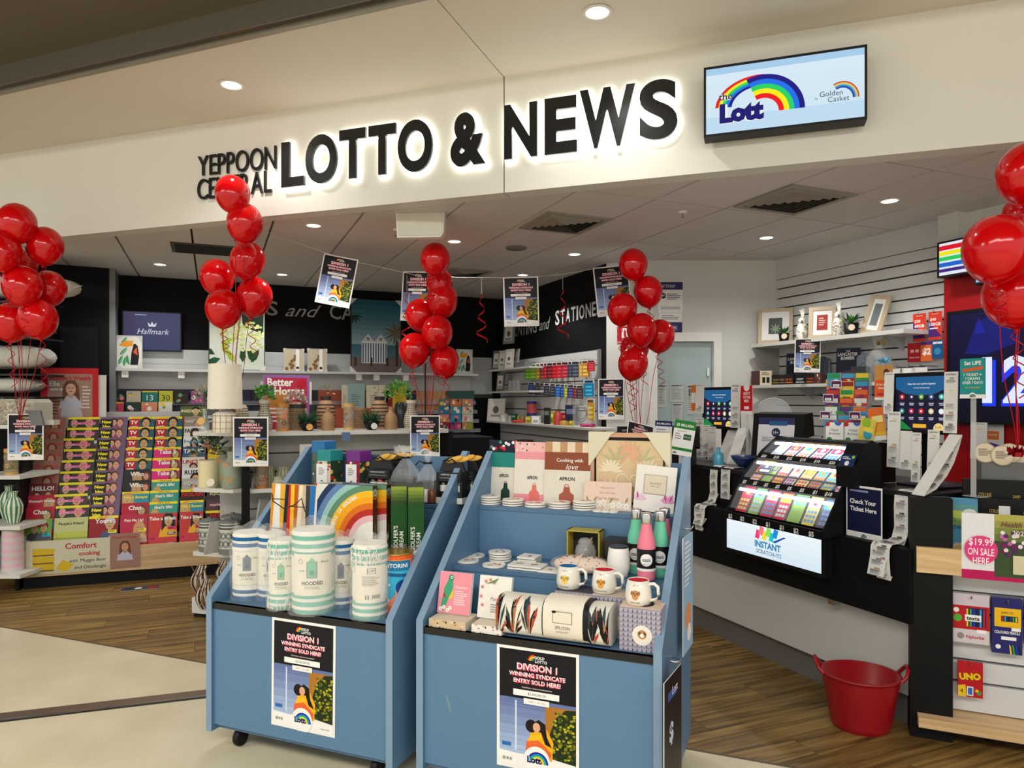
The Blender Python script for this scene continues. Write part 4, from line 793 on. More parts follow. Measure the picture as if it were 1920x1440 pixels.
for i in range(60):
    th, ph = rr.uniform(0, 6.3), rr.uniform(.15, 1.5); p = Vector((.119*cos(th)*cos(ph), .071*sin(th)*cos(ph), .034+.035*sin(ph))); a.sph(*p, rr.uniform(.003, .007), mat(rr.choice([(40, 36, 40), (40, 36, 40), (226, 120, 110)]), .8), None, .002, 6, 4)
obj('spots', a, t, kind='stuff'); obj('ribbon', MB().tube([(0, .071*cos(k*pi/7), .034+.037*sin(k*pi/7)) for k in range(8)], .005, mat((226, 214, 190), .7), 6), t)
cl = MB().sph(0, 0, .036, .135, CELLO, .078, .038, 20, 10); obj('clear_wrap', cl, t)
t = empty('honey_pot_box', at(S2, 1093, -T1-.17, Z1), S2.a, 'open-fronted yellow-green box with a clear glass honey jar', 'box'); OL = mat((176, 160, 60), .5); w = .145; h = .155
obj('carton', MB().box(-w/2, w/2, .08, .085, 0, h, mat((30, 30, 26), .6)).box(-w/2, -w/2+.006, 0, .08, 0, h, OL).box(w/2-.006, w/2, 0, .08, 0, h, OL).box(-w/2, w/2, 0, .08, h-.006, h, OL).box(-w/2, w/2, 0, .08, 0, .006, OL), t)
obj('glass_jar', MB().lathe([(.03, .01), (.045, .03), (.047, .06), (.04, .085), (.03, .095), (.034, .1), (.025, .115), (.006, .12)], glass((220, 225, 225), .35), 20, cy=.04), t); obj('dipper', MB().tube([(-.01, .04, .05), (.035, .02, .125)], .003, mat((190, 160, 120), .6), 6), t)
gbox('box', .11, .08, .13, None, None, (24, 24, 26), at(S2, 1158, -T1-.16, Z1), S2.a, 'black box behind the white tumbler', 'box')
t = empty('tumbler', at(S2, 1160, -T1-.07, Z1), S2.a, 'white lidded tumbler cup between the cushion pack and bottles', 'cup'); obj('body', MB().lathe([(.030, 0), (.036, .004), (.045, .04), (.046, .07), (.040, .115), (.038, .118)], mat((238, 236, 230), .3, var=.01), 28), t); obj('lid', MB().cyl(0, 0, .118, .124, .037, mat((40, 40, 42), .25), n=24), t)
def bottle(px, off, col, label, full=True):
    t = empty('drink_bottle', at(S2, px, off, Z1), S2.a+R(rr.uniform(-4, 4)), label, 'bottle', 'insulated drink bottles'); C = mat(col, .5, var=.01)
    obj('body', MB().lathe([(.028, 0), (.035, .006), (.036, .02), (.036, .13), (.034, .155), (.026, .185), (.021, .21), (.020, .225)], C, 28), t); obj('cap', MB().lathe([(.021, .225), (.0225, .228), (.0225, .262), (.020, .266)], CHROME, 20), t)
    a = Art(.036*5.2, .085, (22, 22, 26)); a.rect(0, 0, 1, .12, W_); a.disc(.5, .52, .13, W_); a.text('oasis', .5, .45, .18, (30, 60, 90), mw=.17, bold=.02); a.text('DRINK BOTTLE', .5, .3, .06, (120, 120, 120), mw=.14); a.text('oasis', .2, .5, .16, W_, mw=.1)
    obj('label_sleeve', wrapc(a, .0366, -82, 22), t, (0, 0, .042))
bottle(1193, -T1-.15, (110, 206, 170), 'mint drink bottle, leftmost behind the pink one'); bottle(1212, -T1-.055, (238, 128, 150), 'pink drink bottle standing in front'); bottle(1238, -T1-.13, (110, 206, 170), 'mint drink bottle right of the pink one'); bottle(1246, -T1-.215, (238, 128, 150), 'pink drink bottle at the back right')
# ------------------------------------------------------------ mug stand: top shelf
for px, n in ((919, 4), (962, 3), (1004, 2), (1049, 3), (1095, 4)): stack(S2, px, -T2-.055, Z2, n, CM[px % 3], 'of the striped-edge stack under the %s' % {919: 'teal apron', 962: 'pink apron', 1004: 'left of the brown apron', 1049: 'middle of the brown apron', 1095: 'pale key sign'}[px], 'coaster stacks along the top shelf', .001)
def apron(x0, x1, pyt, cb, ct_, ca, label, fn, off=-T2-.115):
    w = wid(S2, x0, x1, off)*.99; xm = (x0+x1)/2; h = S2.z(xm, pyt, off)-Z2; a = Art(w, h, ct_); a.rect(0, 0, 1, .56, (226, 220, 206)); fn(a)
    a.text('APRON', .6 if w < .2 else .5, .40, .055, K_, mw=.34, bold=.02); x, y = (.68, .03) if w < .2 else (.5, .02); a.poly([(x-.17, y), (x-.16, y+.16), (x-.08, y+.2), (x-.06, y+.28), (x+.06, y+.28), (x+.08, y+.2), (x+.16, y+.16), (x+.17, y)], ca); a.ring(x, y+.28, .045, .06, ca, 0, 180, 8)
    b = MB().box(-w/2, w/2, 0, .022, 0, h, mat((226, 220, 206), .7), .004).art(a, (-w/2, -.0005, 0)).xf(Matrix.Rotation(-R(6), 4, 'X')); return obj('apron_pack', b, None, at(S2, xm, off, Z2), S2.a, label, 'apron', 'packed aprons')
def g1(a):
    a.rect(0, .56, 1, .8, (30, 134, 124)); a.rect(0, .8, 1, 1, (24, 26, 46)); rr = random.Random(2)
    for i in range(14): a.disc(rr.random(), rr.uniform(.83, .98), .06, rr.choice([(206, 40, 50), (80, 150, 130), (240, 240, 236), (206, 40, 50)]), None, 7)
def g2(a):
    a.rect(0, 0, 1, .16, (236, 150, 160)); a.rect(0, .16, 1, .72, (232, 226, 214)); a.rect(0, .72, 1, .84, (240, 156, 166)); a.rect(0, .84, 1, 1, (244, 190, 186)); rr = random.Random(3)
    for i in range(10): a.disc(rr.random(), rr.uniform(.86, .98), .03, rr.choice([(90, 80, 60), (240, 240, 236), (200, 130, 60)]), None, 6)
def g3(a):
    a.rect(0, .56, 1, .84, (142, 76, 48)); a.rect(0, .84, 1, 1, (232, 214, 186)); a.rects([(x, .84, x+.16, 1) for x in (0, .33, .66)], (196, 150, 108)); a.text('Cooking with', .55, .69, .075, W_, mw=.74, bold=.01); a.text('love', .6, .575, .085, W_, mw=.3, sh=.35)
apron(913, 963, 825, 0, (30, 134, 124), (30, 60, 50), 'packed apron with teal top and berry-print edge', g1, -T2-.13); apron(962, 1019, 829, 0, (240, 156, 166), (228, 120, 110), 'packed pink apron in the middle of three', g2, -T2-.12); apron(1018, 1105, 829, 0, (142, 76, 48), (170, 90, 70), 'packed brown apron reading Cooking with love', g3, -T2-.11)
off = -T2-.135; w = wid(S2, 1104, 1254, off); h = S2.z(1180, 812, off)-Z2; t = empty('framed_picture', at(S2, 1179, off, Z2), S2.a, 'large framed lily print in pink wood with cream cardboard corners', 'picture frame'); PW_ = mat((206, 160, 128), .5)
obj('frame', MB().box(-w/2, -w/2+.02, 0, .03, 0, h, PW_).box(w/2-.02, w/2, 0, .03, 0, h, PW_).box(-w/2, w/2, 0, .03, h-.02, h, PW_).box(-w/2, w/2, 0, .03, 0, .02, PW_), t); obj('shadow_gap', MB().box(-w/2+.02, w/2-.02, .012, .02, .02, h-.02, BLACK), t)
a = Art(w-.06, h-.07, (222, 196, 156))
def petal(a, x, y, l, wd_, an, c): ca, sa = cos(R(an)), sin(R(an)); k = a.w/a.h; a.poly([(x+ca*px_-sa*py_, y+(sa*px_+ca*py_)*k) for px_, py_ in ((0, 0), (l*.35, wd_), (l*.75, wd_*.7), (l, 0), (l*.75, -wd_*.7), (l*.35, -wd_))], c); a.L -= .7
for sx in (1, -1):
    for an in range(-60, 241, 24): petal(a, .5+.0*sx, .80, .22, .022, an, (228, 176, 140) if an % 48 else (216, 160, 126))
    for an in range(0, 181, 22): petal(a, .5+sx*.28, .5, .2, .026, an, (238, 226, 196)); 
    for an in (20, 60, 110, 150): petal(a, .5+sx*.2, .68, .24, .02, an if sx > 0 else 180-an, (190, 190, 146))
    for an in range(0, 360, 40): petal(a, .5+sx*.3, .2, .17, .02, an, (236, 226, 200))
    a.ring(.5+sx*.1, .35, .08, .1, (236, 222, 190), 0, 300)
obj('print', MB().box(-w/2+.03, w/2-.03, .006, .012, .03, h-.035, mat((222, 196, 156), .6)).art(a, (-w/2+.03, .006, .033)), t)
CC = mat((222, 216, 190), .6)
for sx in (-1, 1): obj('corner_protector', MB().prism([(sx*(w/2+.004), h+.004), (sx*(w/2-.12), h+.004), (sx*(w/2-.10), h-.01), (sx*(w/2-.002), h-.15), (sx*(w/2+.004), h-.15)][::sx], -.006, .034, CC), t)
off = -T2-.075; w = wid(S2, 1094, 1183, off); h = .125; a = Art(w, h, (234, 206, 190)); a.text('Hang up your', .5, .76, .09, (150, 110, 90), mw=.5); a.text('keys and relax', .5, .58, .09, (150, 110, 90), mw=.52); a.text("You're Home", .5, .36, .11, (150, 110, 90), mw=.55, sh=.4)
for x, y, c in ((.3, .2, W_), (.42, .26, (244, 236, 220)), (.62, .18, W_), (.75, .2, (244, 240, 230)), (.9, .16, W_), (.5, .12, (236, 230, 210))):
    for an in range(0, 360, 60): petal(a, x, y, .09, .022, an+x*90, c)
    a.disc(x, y, .015, (214, 180, 70), None, 7)
for x, an in ((.1, 110), (.2, 60), (.55, 60), (.88, 70)): petal(a, x, .25, .14, .018, an, (130, 150, 70))
gbox('key_plaque', w, .012, h, a, None, (236, 222, 206), at(S2, 1138, off, Z2), S2.a, 'pale pink plaque reading Hang up your keys with lilies', 'plaque', None, R(8))
off = -T2-.07; w = wid(S2, 1186, 1262, off); h = .2; t = empty('framed_photo', at(S2, 1224, off, Z2+.004), 0, 'white floral photo frame tilted at the right end of the shelf', 'photo frame'); t.rotation_euler = (-R(8), R(4), S2.a)
a = Art(w, h, (240, 236, 226)); 
for x, y, c in ((.15, .3, (236, 200, 220)), (.4, .2, (246, 240, 236)), (.62, .2, (240, 226, 230)), (.85, .3, (226, 150, 190)), (.3, .12, (244, 236, 232)), (.75, .1, (246, 240, 236))):
    for an in (50, 80, 110, 140, 20, 160): petal(a, x, y-.08, .2, .04, an, c)
for x, an in ((.1, 100), (.88, 70), (.8, 110)): petal(a, x, .25, .2, .022, an, (190, 60, 130))
obj('frame', MB().box(-w/2, w/2, 0, .015, 0, h, mat((240, 236, 226), .35), .004).art(a, (-w/2, -.0005, 0)), t)
a = Art(w*.56, h*.42, (170, 160, 146)); a.rect(.03, .03, .97, .97, (226, 214, 190)); a.text('SPLOSH', .5, .5, .12, (130, 110, 90), mw=.6); a.text('HOME & GIFT', .5, .38, .06, (130, 110, 90), mw=.5); obj('insert', MB().art(a, (-w*.28, -.004, h*.38)), t)
a = MB()
for i, px in enumerate((1120, 1135, 1150)): obj('flower_magnet', MB().cyl(0, 0, 0, .007, .022, mat((236, 232, 220), .4), n=8), None, at(S2, px, -T2-.02, Z2), 0, ('leftmost', 'middle', 'rightmost')[i]+' small white flat token on the top shelf edge', 'ornament', 'flat tokens')
# things hanging on the right side of the mug stand
def side_hook(y, z): 
    p = Vector(S2.w(SW2, -y, z)); return p
t = empty('hook', S2.w(SW2, -.12, .62), S2.a, 'chrome ring hook on the right side of the mug stand', 'hook'); obj('hook_wire', MB().tube([(0, 0, 0), (.02, 0, 0), (.045, -.012, 0), (.05, -.03, 0), (.03, -.045, 0), (.012, -.04, 0)], .004, CHROME, 6), t)
a = Art(.21, .5, (24, 24, 30)); a.grad(0, .1, 1, .5, (60, 50, 50), (24, 24, 30)); a.rect(0, 0, 1, .07, W_); a.text('$', .4, .55, .16, (200, 210, 240), bold=.04); a.rect(.2, .84, .7, .9, (60, 90, 170)); a.text('Lott', .6, .86, .06, W_)
b = card(a, .003); o = obj('hanging_poster', b, None, S2.w(SW2+.035, -.02, .10), 0, 'black poster hung edge-on at the front right of the mug stand', 'poster'); o.rotation_euler = (0, 0, S2.a+R(83)); 
a = Art(.18, .46, (150, 190, 226)); a.lines(.15, .55, .85, .95, 10, W_); a.disc(.5, .3, .3, (226, 150, 90)); a.disc(.6, .15, .2, (246, 240, 236)); o = obj('hanging_flyer', card(a, .003), None, S2.w(SW2+.03, -.42, .55), 0, 'pale blue flyer hung on the right side of the mug stand', 'flyer'); o.rotation_euler = (0, 0, S2.a+R(86))
obj('hook', MB().tube([(0, 0, 0), (.03, 0, .0), (.04, .0, .015)], .004, CHROME, 6), None, S2.w(SW2, -.5, 1.02), S2.a, 'small chrome peg above the pale blue flyer', 'hook')
# ------------------------------------------------------------ red balloons in five bunches
BAL = mat((206, 2, 10), .14, spec=.42, var=.03, sc=3, coat=.12, sss=.2); RIB = mat((190, 14, 40), .25, .3)
def bunch(anchor, lst, where, rseed, yanchor=None):
    rr = random.Random(rseed)
    for i, (px, py, rp, Y, pos) in enumerate(lst):
        r = rp*Y/F; x, z = pX(px, Y), pZ(py, Y); tl = rr.uniform(-.25, .25)
        t = empty('balloon', (x, Y, z), rr.uniform(0, 6), 'red balloon, '+pos+' of the bunch '+where, 'balloon', 'red balloons '+where)
        prof = [(.004, -1.27*r), (.02*r+.002, -1.24*r)]+[(r*sin(a)*(1 if a > 1.4 else .96+.03*a), -r*cos(a)*(1.2 if a < pi/2 else 1.08)) for a in [pi*k/14 for k in range(1, 15)]]; prof[-1] = (.0005, 1.08*r)
        o = obj('latex', MB().lathe(prof, BAL, 24, cap=False), t); t.rotation_euler = (rr.uniform(-.12, .12), rr.uniform(-.2, .2), 0)
        obj('knot', MB().lathe([(.012, -1.31*r), (.004, -1.27*r), (.010, -1.22*r)], BAL, 8), o)
        k = Vector(t.rotation_euler.to_matrix() @ Vector((0, 0, -1.28*r))); A = Vector(anchor)-Vector((x, Y, z)); n = 14; pts = []
        for j in range(n+1):
            s = j/n; p = k.lerp(A, s); p += Vector((sin(s*6+i)*.012*(1-s)*s*4, 0, 0)); pts.append(p)
        inv = t.rotation_euler.to_matrix().inverted(); M = MB().tube([inv @ p for p in pts], .0022, RIB, 4)
        L = rr.uniform(.12, .32); ph = rr.uniform(0, 6); M.tube([inv @ (k+Vector((.022*cos(ph+q*.9)+.03*(q/22), .022*sin(ph+q*.9), -L*q/22))) for q in range(23)], .0028, RIB, 4)
        obj('curling_ribbon', M, t)
    w = empty('balloon_weight', anchor, 0, 'small red foil weight holding the balloons '+where, 'balloon weight'); m = mat((150, 10, 30), .2, .7); b = MB(); rr = random.Random(3)
    for q in range(26):
        an, l = rr.uniform(0, 6.3), rr.uniform(.02, .045); b.add([(0, 0, .01), (l*cos(an), l*sin(an), rr.uniform(0, .05)), (l*cos(an+.3), l*sin(an+.3), rr.uniform(0, .05))], [(0, 1, 2)], m)
    obj('foil_tuft', b, w, kind='stuff'); obj('base', MB().cyl(0, 0, 0, .02, .02, m), w)
bunch((pX(38, 5.78), 5.78, pZ(797, 5.75)), [(32, 417, 33, 4.8, 'topmost'), (2, 470, 34, 4.75, 'cut off by the left edge'), (84, 460, 32, 4.95, 'upper right'), (38, 500, 29, 5.2, 'half hidden behind'), (42, 535, 34, 4.85, 'front middle'), (92, 540, 30, 5.1, 'right, small and set back'), (71, 596, 34, 4.95, 'lower right'), (21, 603, 33, 5.0, 'lowest left')], 'at the far left edge', 1)
bunch((pX(436, 5.2), 5.2, gz1), [(436, 363, 32, 4.6, 'topmost, before the word CENTRAL'), (459, 417, 33, 4.65, 'second from top'), (464, 487, 32, 4.85, 'third from top'), (407, 519, 31, 5.0, 'left, set back'), (419, 577, 33, 4.85, 'lowest'), (477, 556, 33, 4.95, 'lower right')], 'above the table lamp', 2)
bunch((pX(800, 5.55), 5.55, gz1), [(816, 485, 28, 5.2, 'topmost'), (824, 530, 25, 5.5, 'small and half hidden'), (829, 562, 29, 5.5, 'upper right'), (788, 590, 28, 5.6, 'left middle'), (820, 622, 29, 5.4, 'front middle'), (777, 655, 29, 5.45, 'lower left'), (833, 677, 28, 5.5, 'lowest right')], 'in the centre', 3)
bunch((pX(1195, 5.35), 5.3, CT), [(1187, 495, 27, 5.3, 'topmost'), (1215, 546, 27, 5.35, 'second from top'), (1167, 579, 28, 5.25, 'left'), (1203, 617, 28, 5.15, 'front middle'), (1237, 629, 28, 5.3, 'right'), (1190, 652, 27, 5.5, 'mostly hidden'), (1187, 681, 28, 5.15, 'lowest')], 'before the white office wall', 4)
bunch((pX(1908, 3.15), 3.15, 1.30), [(1926, 322, 51, 2.85, 'topmost'), (1917, 402, 34, 3.15, 'small and set back'), (1868, 465, 57, 2.8, 'big, widest'), (1900, 554, 52, 2.95, 'lowest')], 'at the right edge', 5)

# ------------------------------------------------------------ string with posters and spirals
SY = 5.9
def sp(px, py, Y=SY): return Vector((pX(px, Y), Y, pZ(py, Y)))
pts = [sp(440, 425, 5.15), sp(500, 435, 5.4), sp(610, 474, 5.65), sp(672, 492, 5.75), sp(780, 516), sp(860, 520), sp(975, 521), sp(1050, 515), sp(1115, 504), sp(1190, 492, 6.0), sp(1255, 480, 6.2)]
obj('hanging_string', MB().tube(pts, .0022, mat((220, 220, 216), .5), 5), label='thin white string strung under the ceiling holding the posters', cat='string')
def hung(px, py, ang, Y, label, yaw=0):
    me = M4; o = obj('poster', me, None, sp(px, py, Y), 0, label, 'poster', 'division one posters'); k = 1.26*Y/5.9; M = Matrix.Rotation(R(yaw), 4, 'Z') @ Matrix.Rotation(R(ang), 4, 'Y') @ Matrix.Scale(k, 4) @ Matrix.Translation((0, 0, -.325)); o.matrix_world = Matrix.Translation(sp(px, py, Y)) @ M; return o
hung(640, 481, 11, 5.68, 'strongly tilted small poster hanging on the string, left of centre'); hung(785, 509, 4, SY, 'hanging poster half hidden by the centre balloons', -20); hung(976, 519, -1.5, SY, 'straight small poster hanging on the string at centre'); hung(1144, 499, -6, SY+.02, 'hanging poster tilted left beside the office wall balloons')
SPM = mat((190, 20, 30), .25, .5)
for px, y0, y1, lb in ((763, 515, 640, 'red spiral streamer left of the centre balloons'), (903, 522, 640, 'red spiral streamer right of the centre balloons'), (1055, 514, 632, 'red spiral streamer before the STATIONERY lettering')):
    t = empty('spiral_streamer', sp(px, y0), 0, lb, 'streamer', 'hanging spiral streamers'); L = (y1-y0)*SY/F; obj('thread', MB().tube([(0, 0, 0), (0, 0, -L*.25)], .001, WHITE, 4), t); b = MB(); n = 60; vs = []
    for i in range(n+1):
        s = i/n; an = s*3.1*2*pi; r_ = .008+.042*s; z = -L*.22-L*.78*s; vs += [(r_*cos(an), r_*sin(an), z), ((r_+.003)*cos(an), (r_+.003)*sin(an), z-.014)]
    b.add(vs, [(2*i, 2*i+1, 2*i+3, 2*i+2) for i in range(n)], SPM, sm=True); obj('spiral', b, t)

# ------------------------------------------------------------ back wall shelves
SHM = mat((206, 208, 206), .45, var=.02)
BOFF = .33; bz = BACK.z(210, 690, BOFF); bu0, bu1 = BACK.u(211, BOFF), BACK.u(897, BOFF)
bs = empty('long_shelf', (BACK.x, BACK.y, 0), BACK.a, 'long grey-white wall shelf above the greeting cards', 'shelf')
obj('shelf_board', MB().box(bu0, bu1, -BOFF, -.035, bz-.025, bz, SHM), bs)
for px in (235, 340, 672, 705, 760): u = BACK.u(px, BOFF-.06); obj('shelf_clip', MB().box(u-.03, u+.03, -BOFF+.02, -BOFF+.07, bz-.09, bz-.025, WHITE), bs)
obj('under_panel', MB().box(bu0, bu1, -.06, -.035, bz-.2, bz-.025, SHM), bs)
def bk(px0, y0, px1, y1, off=.12): u, w, za, zb = BACK.box(px0, y0, px1, y1, off); return u, w, za, zb
# card fixture with coloured headers and stepped pockets
cf = empty('card_fixture', (BACK.x, BACK.y, 0), BACK.a, 'stepped greeting card rack with navy and orange header strips', 'rack')
for p0, p1, c in ((212, 470, (30, 34, 74)), (596, 716, (190, 96, 66)), (716, 780, (28, 32, 70)), (780, 836, (196, 150, 104)), (836, 890, (46, 92, 80))):
    u0, u1 = BACK.u(p0, .1), BACK.u(p1, .1); obj('header_strip', MB().box(u0+.003, u1-.003, -.1, -.08, BACK.z(300, 775, .1), bz-.2, mat(c, .5)), cf)
u0, u1 = BACK.u(234, .1), BACK.u(890, .1); obj('back_panel', MB().box(u0, u1, -.075, -.04, .3, bz-.2, mat((46, 48, 60), .6)), cf)
for k in range(4): zz = BACK.z(300, 768, .3)-.13*k; 
for k in range(5): obj('pocket', MB().box(u0, u1, -.14-.05*k, -.135-.05*k, 1.50-.11*k, 1.54-.11*k, glass((200, 200, 210), .3)).box(u0, u1, -.14-.05*k, -.09-.05*k, 1.498-.11*k, 1.502-.11*k, SHM), cf)
obj('front_ledge', MB().box(BACK.u(200, .5), BACK.u(560, .5), -.5, -.36, .3, BACK.z(300, 772, .5), SHM), cf, label='white front ledge')
CC_ = [(24, 24, 30), (196, 186, 160), (30, 120, 110), (190, 190, 60), (50, 36, 30), (150, 80, 130), (200, 60, 90), (34, 60, 50), (214, 140, 100), (220, 214, 200), (120, 30, 50), (60, 90, 150)]
rr = random.Random(8)
def acard(w, h, c, num=None, s=0):
    a = Art(w, h, c); q = random.Random(s)
    if num: a.text(num, .5, .25, .45, W_ if sum(c) < 350 else K_, mw=.6); a.rect(0, .9, 1, 1, (230, 200, 40))
    else:
        for i in range(4): a.disc(q.uniform(.2, .8), q.uniform(.2, .8), q.uniform(.06, .18), q.choice([(240, 236, 226), (230, 120, 120), (90, 160, 120), (240, 200, 80), (60, 60, 70)]), None, 8)
    return a
def gcard(px0, y0, px1, y1, c, off, label, num=None, s=0):
    u, w, za, zb = BACK.box(px0, y0, px1, y1, off); k = round((off-.14)/.05); obj('greeting_card', card(acard(w, zb-za, c, num, s), .002), None, BACK.w(u, off-.004, za), BACK.a, label, 'greeting card', 'greeting cards on the back wall rack')
names = ['black floral', 'beige duck', 'teal number 13', 'lime number 30', 'dark brown', 'mauve', 'pink number 2', 'green and yellow', 'peach', 'cream', 'dark red', 'blue']
for i, (x, w_, n_) in enumerate(((208, 26, None), (237, 27, None), (266, 30, '13'), (298, 26, '30'), (327, 26, None), (358, 24, None))): gcard(x, 733, x+w_, 757, CC_[i], .235, names[i]+' greeting card, upper left row of the card rack', n_, i)
for i, (x, w_, n_) in enumerate(((206, 26, '2'), (236, 28, None), (265, 30, None), (297, 26, None))): gcard(x, 754, x+w_, 772, CC_[i+6], .29, names[i+6]+' greeting card, lower left row of the card rack', n_, i+6)
nm2 = [['sage', 'orange', 'pink'], ['blue', 'teal', 'cream'], ['rose', 'sky blue', 'pale'], ['crimson', 'magenta', 'olive']]; cl2 = [[(90, 120, 110), (206, 120, 70), (206, 130, 130)], [(40, 120, 150), (60, 150, 160), (206, 196, 170)], [(206, 130, 130), (60, 140, 180), (196, 200, 190)], [(150, 30, 50), (150, 60, 110), (150, 150, 60)]]
for r_ in range(4):
    for c_ in range(3): gcard(823+c_*22, 748+r_*14.5, 843+c_*22, 762+r_*14.5, cl2[r_][c_], .24+.05*r_, nm2[r_][c_]+' greeting card, %s row at the right end of the card rack' % ('top', 'second', 'third', 'bottom')[r_], None, 20+r_*3+c_)
for i, (x0, x1, y, c, n_) in enumerate(((641, 652, 722, (214, 206, 180), 'cream spine'), (652, 684, 719, (150, 180, 176), 'blue-green verse'), (687, 723, 722, (220, 212, 184), 'ivory leaf'), (729, 735, 722, (160, 30, 40), 'thin red'), (736, 762, 721, (206, 180, 40), 'mustard'))):
    u, w, za, zb = BACK.box(x0, y, x1, 770, .3); a = Art(w, zb-za, c); a.lines(.2, .15, .8, .6, 7, [v*.6 for v in c], .3); gbox('gift_journal', w, .02, zb-za, a, None, c, BACK.w(u, .3, za), BACK.a, n_+' journal standing on the card rack ledge behind the vases', 'book')
u, w, za, zb = BACK.box(630, 765, 765, 806, .34); obj('orange_band', MB().box(u-w/2, u+w/2, -.33, -.31, za-.1, zb, mat((180, 80, 50), .5)), cf)
# items on the top wall shelf
def corners(b, w, h, t, m, k=.045):
    for sx in (-1, 1):
        for zc, sz in ((0, 1), (h, -1)): b.prism([(sx*(w/2+.003), zc-.003*sz), (sx*(w/2-k), zc-.003*sz), (sx*(w/2+.003), zc+sz*k)], -.004, t+.004, m)
    return b
def picture(x0, y0, x1, y1, off, label, fn, border=(20, 20, 22), bt=.006, cor=.05, name='framed_picture', rz=0, fr=BACK, zbase=None, t_=.03, tilt=0):
    u, w, za, zb = fr.box(x0, y0, x1, y1, off); za = zbase if zbase is not None else za; h = zb-za; t = empty(name, fr.w(u, off, za), fr.a+rz, label, 'picture'); t.rotation_euler = (-tilt, 0, fr.a+rz)
    m = mat(border, .45); b = MB().box(-w/2, -w/2+bt, -.003, t_, 0, h, m).box(w/2-bt, w/2, -.003, t_, 0, h, m).box(-w/2+bt, w/2-bt, -.003, t_, 0, bt, m).box(-w/2+bt, w/2-bt, -.003, t_, h-bt, h, m); obj('frame', b, t)
    a = Art(w-2*bt, h-2*bt, (230, 230, 226)); fn(a); obj('print', MB().box(-w/2+bt, w/2-bt, .001, t_, bt, h-bt, WHITE).art(a, (-w/2+bt, 0, bt)), t)
    if cor: obj('corner_protectors', corners(MB(), w, h, t_, mat((214, 214, 208), .5), cor), t)
    return t
def toucan(a):
    a.rect(0, 0, 1, 1, (226, 226, 216)); 
    for x, y, an in ((.1, .1, 70), (.3, .05, 80), (.15, .4, 50), (.5, .1, 100), (.2, .7, 60)): petal(a, x, y, .45, .07, an, (50, 140, 90)); petal(a, x+.03, y+.02, .4, .03, an, (120, 190, 140))
    a.poly([(.55, .1), (.6, .5), (.7, .8), (.84, .7), (.9, .4), (.85, .1)], (24, 26, 30)); a.poly([(.1, .7), (.3, .84), (.66, .86), (.66, .7), (.4, .66)], (240, 160, 40)); a.poly([(.66, .5), (.8, .66), (.84, .4)], (226, 90, 60)); a.disc(.72, .78, .03, W_, None, 8)
def cutcorner(a, c=(206, 206, 200), k=.22):
    for P in (((0, 0), (k, 0), (0, k)), ((1, 0), (1-k, 0), (1, k)), ((0, 1), (k, 1), (0, 1-k)), ((1, 1), (1-k, 1), (1, 1-k))): a.poly(P, c)
def hydr(a):
    a.rect(0, 0, 1, 1, (206, 212, 198)); q = random.Random(4)
    a.poly([(.55, .98), (.6, .6), (.98, .5), (1, 1)], (24, 44, 34))
    for x, y, an, c in ((.1, .2, 150, 0), (.2, .15, 200, 0), (.3, .2, 100, 1), (.6, .1, 90, 0), (.75, .1, 60, 0), (.8, .1, 110, 0), (.45, .1, 120, 1), (.2, .35, 20, 1)): petal(a, x, y, .3, .06, an, ((30, 74, 40), (150, 180, 60))[c])
    for i in range(150):
        an, d_ = q.uniform(0, 6.3), q.random()**.5; cx, cy, R0 = ((.38, .55, .22), (.74, .45, .27))[i % 2]; a.disc(cx+R0*d_*cos(an), cy+R0*.8*d_*sin(an), .035, q.choice([(214, 222, 150), (226, 230, 176), (184, 200, 110), (200, 212, 140)]), .025, 6); a.L -= .8
def beach(a):
    a.grad(0, .3, 1, 1, (160, 180, 186), (18, 84, 104), 10); a.grad(0, .2, 1, .38, (80, 110, 124), (60, 100, 120), 3); a.rect(0, 0, 1, .2, (112, 98, 92)); 
    a.rect(.2, .12, .72, .42, (222, 226, 226)); a.rects([(.22+i*.052, .13, .242+i*.052, .4) for i in range(10)], (34, 74, 110)); 
    for x in (.2, .46): a.poly([(x, .42), (x+.13, .53), (x+.26, .42)], (206, 210, 208)); a.disc(x+.13, .46, .035, (120, 130, 140), None, 10)
    a.rect(.90, .08, .95, .45, (60, 44, 36))
    for an in range(0, 360, 26): petal(a, .9, .55, .26, .02, an, (126, 112, 90) if an % 52 else (90, 84, 66))
    for an in range(200, 380, 30): petal(a, .04, .78, .18, .02, an, (30, 50, 50))
    a.rects([(.05, .08, .1, .2), (.7, .08, .75, .2), (.38, .08, .42, .2)], (70, 50, 44))
picture(216, 629, 267, 686, .2, 'octagonal toucan print boxed with white corners, left of the blue screen', lambda a: (toucan(a), cutcorner(a)), (206, 206, 200), .006, 0, zbase=bz)
picture(391, 556, 497, 690, .26, 'tall green hydrangea picture behind the balloons over the lamp', hydr, (24, 26, 24), .008, .06, zbase=bz)
picture(658, 562, 752, 698, .24, 'tall framed beach huts picture with palm trees', beach, (40, 36, 34), .008, .07, zbase=bz)
picture(856, 655, 886, 705, .2, 'second toucan print box at the right end of the wall shelf', lambda a: (toucan(a), cutcorner(a)), (206, 206, 200), .006, 0, zbase=bz)
for x0, x1, n_ in ((532, 570, 'left'), (577, 613, 'right')):
    def fm(a): a.rect(0, 0, 1, 1, (196, 182, 156)); q = random.Random(2); [a.disc(q.uniform(.1, .6), q.uniform(.05, .7), .1, (128, 96, 60), None, 6) for i in range(7)]; a.rect(.6, 0, .78, 1, (236, 236, 232)); a.rect(.62, .1, .76, .2, K_)
    picture(x0, 654, x1, 698, .2, n_+' of two small world-map gift frames on the wall shelf', fm, (206, 206, 200), .004, .03, 'map_gift', zbase=bz)
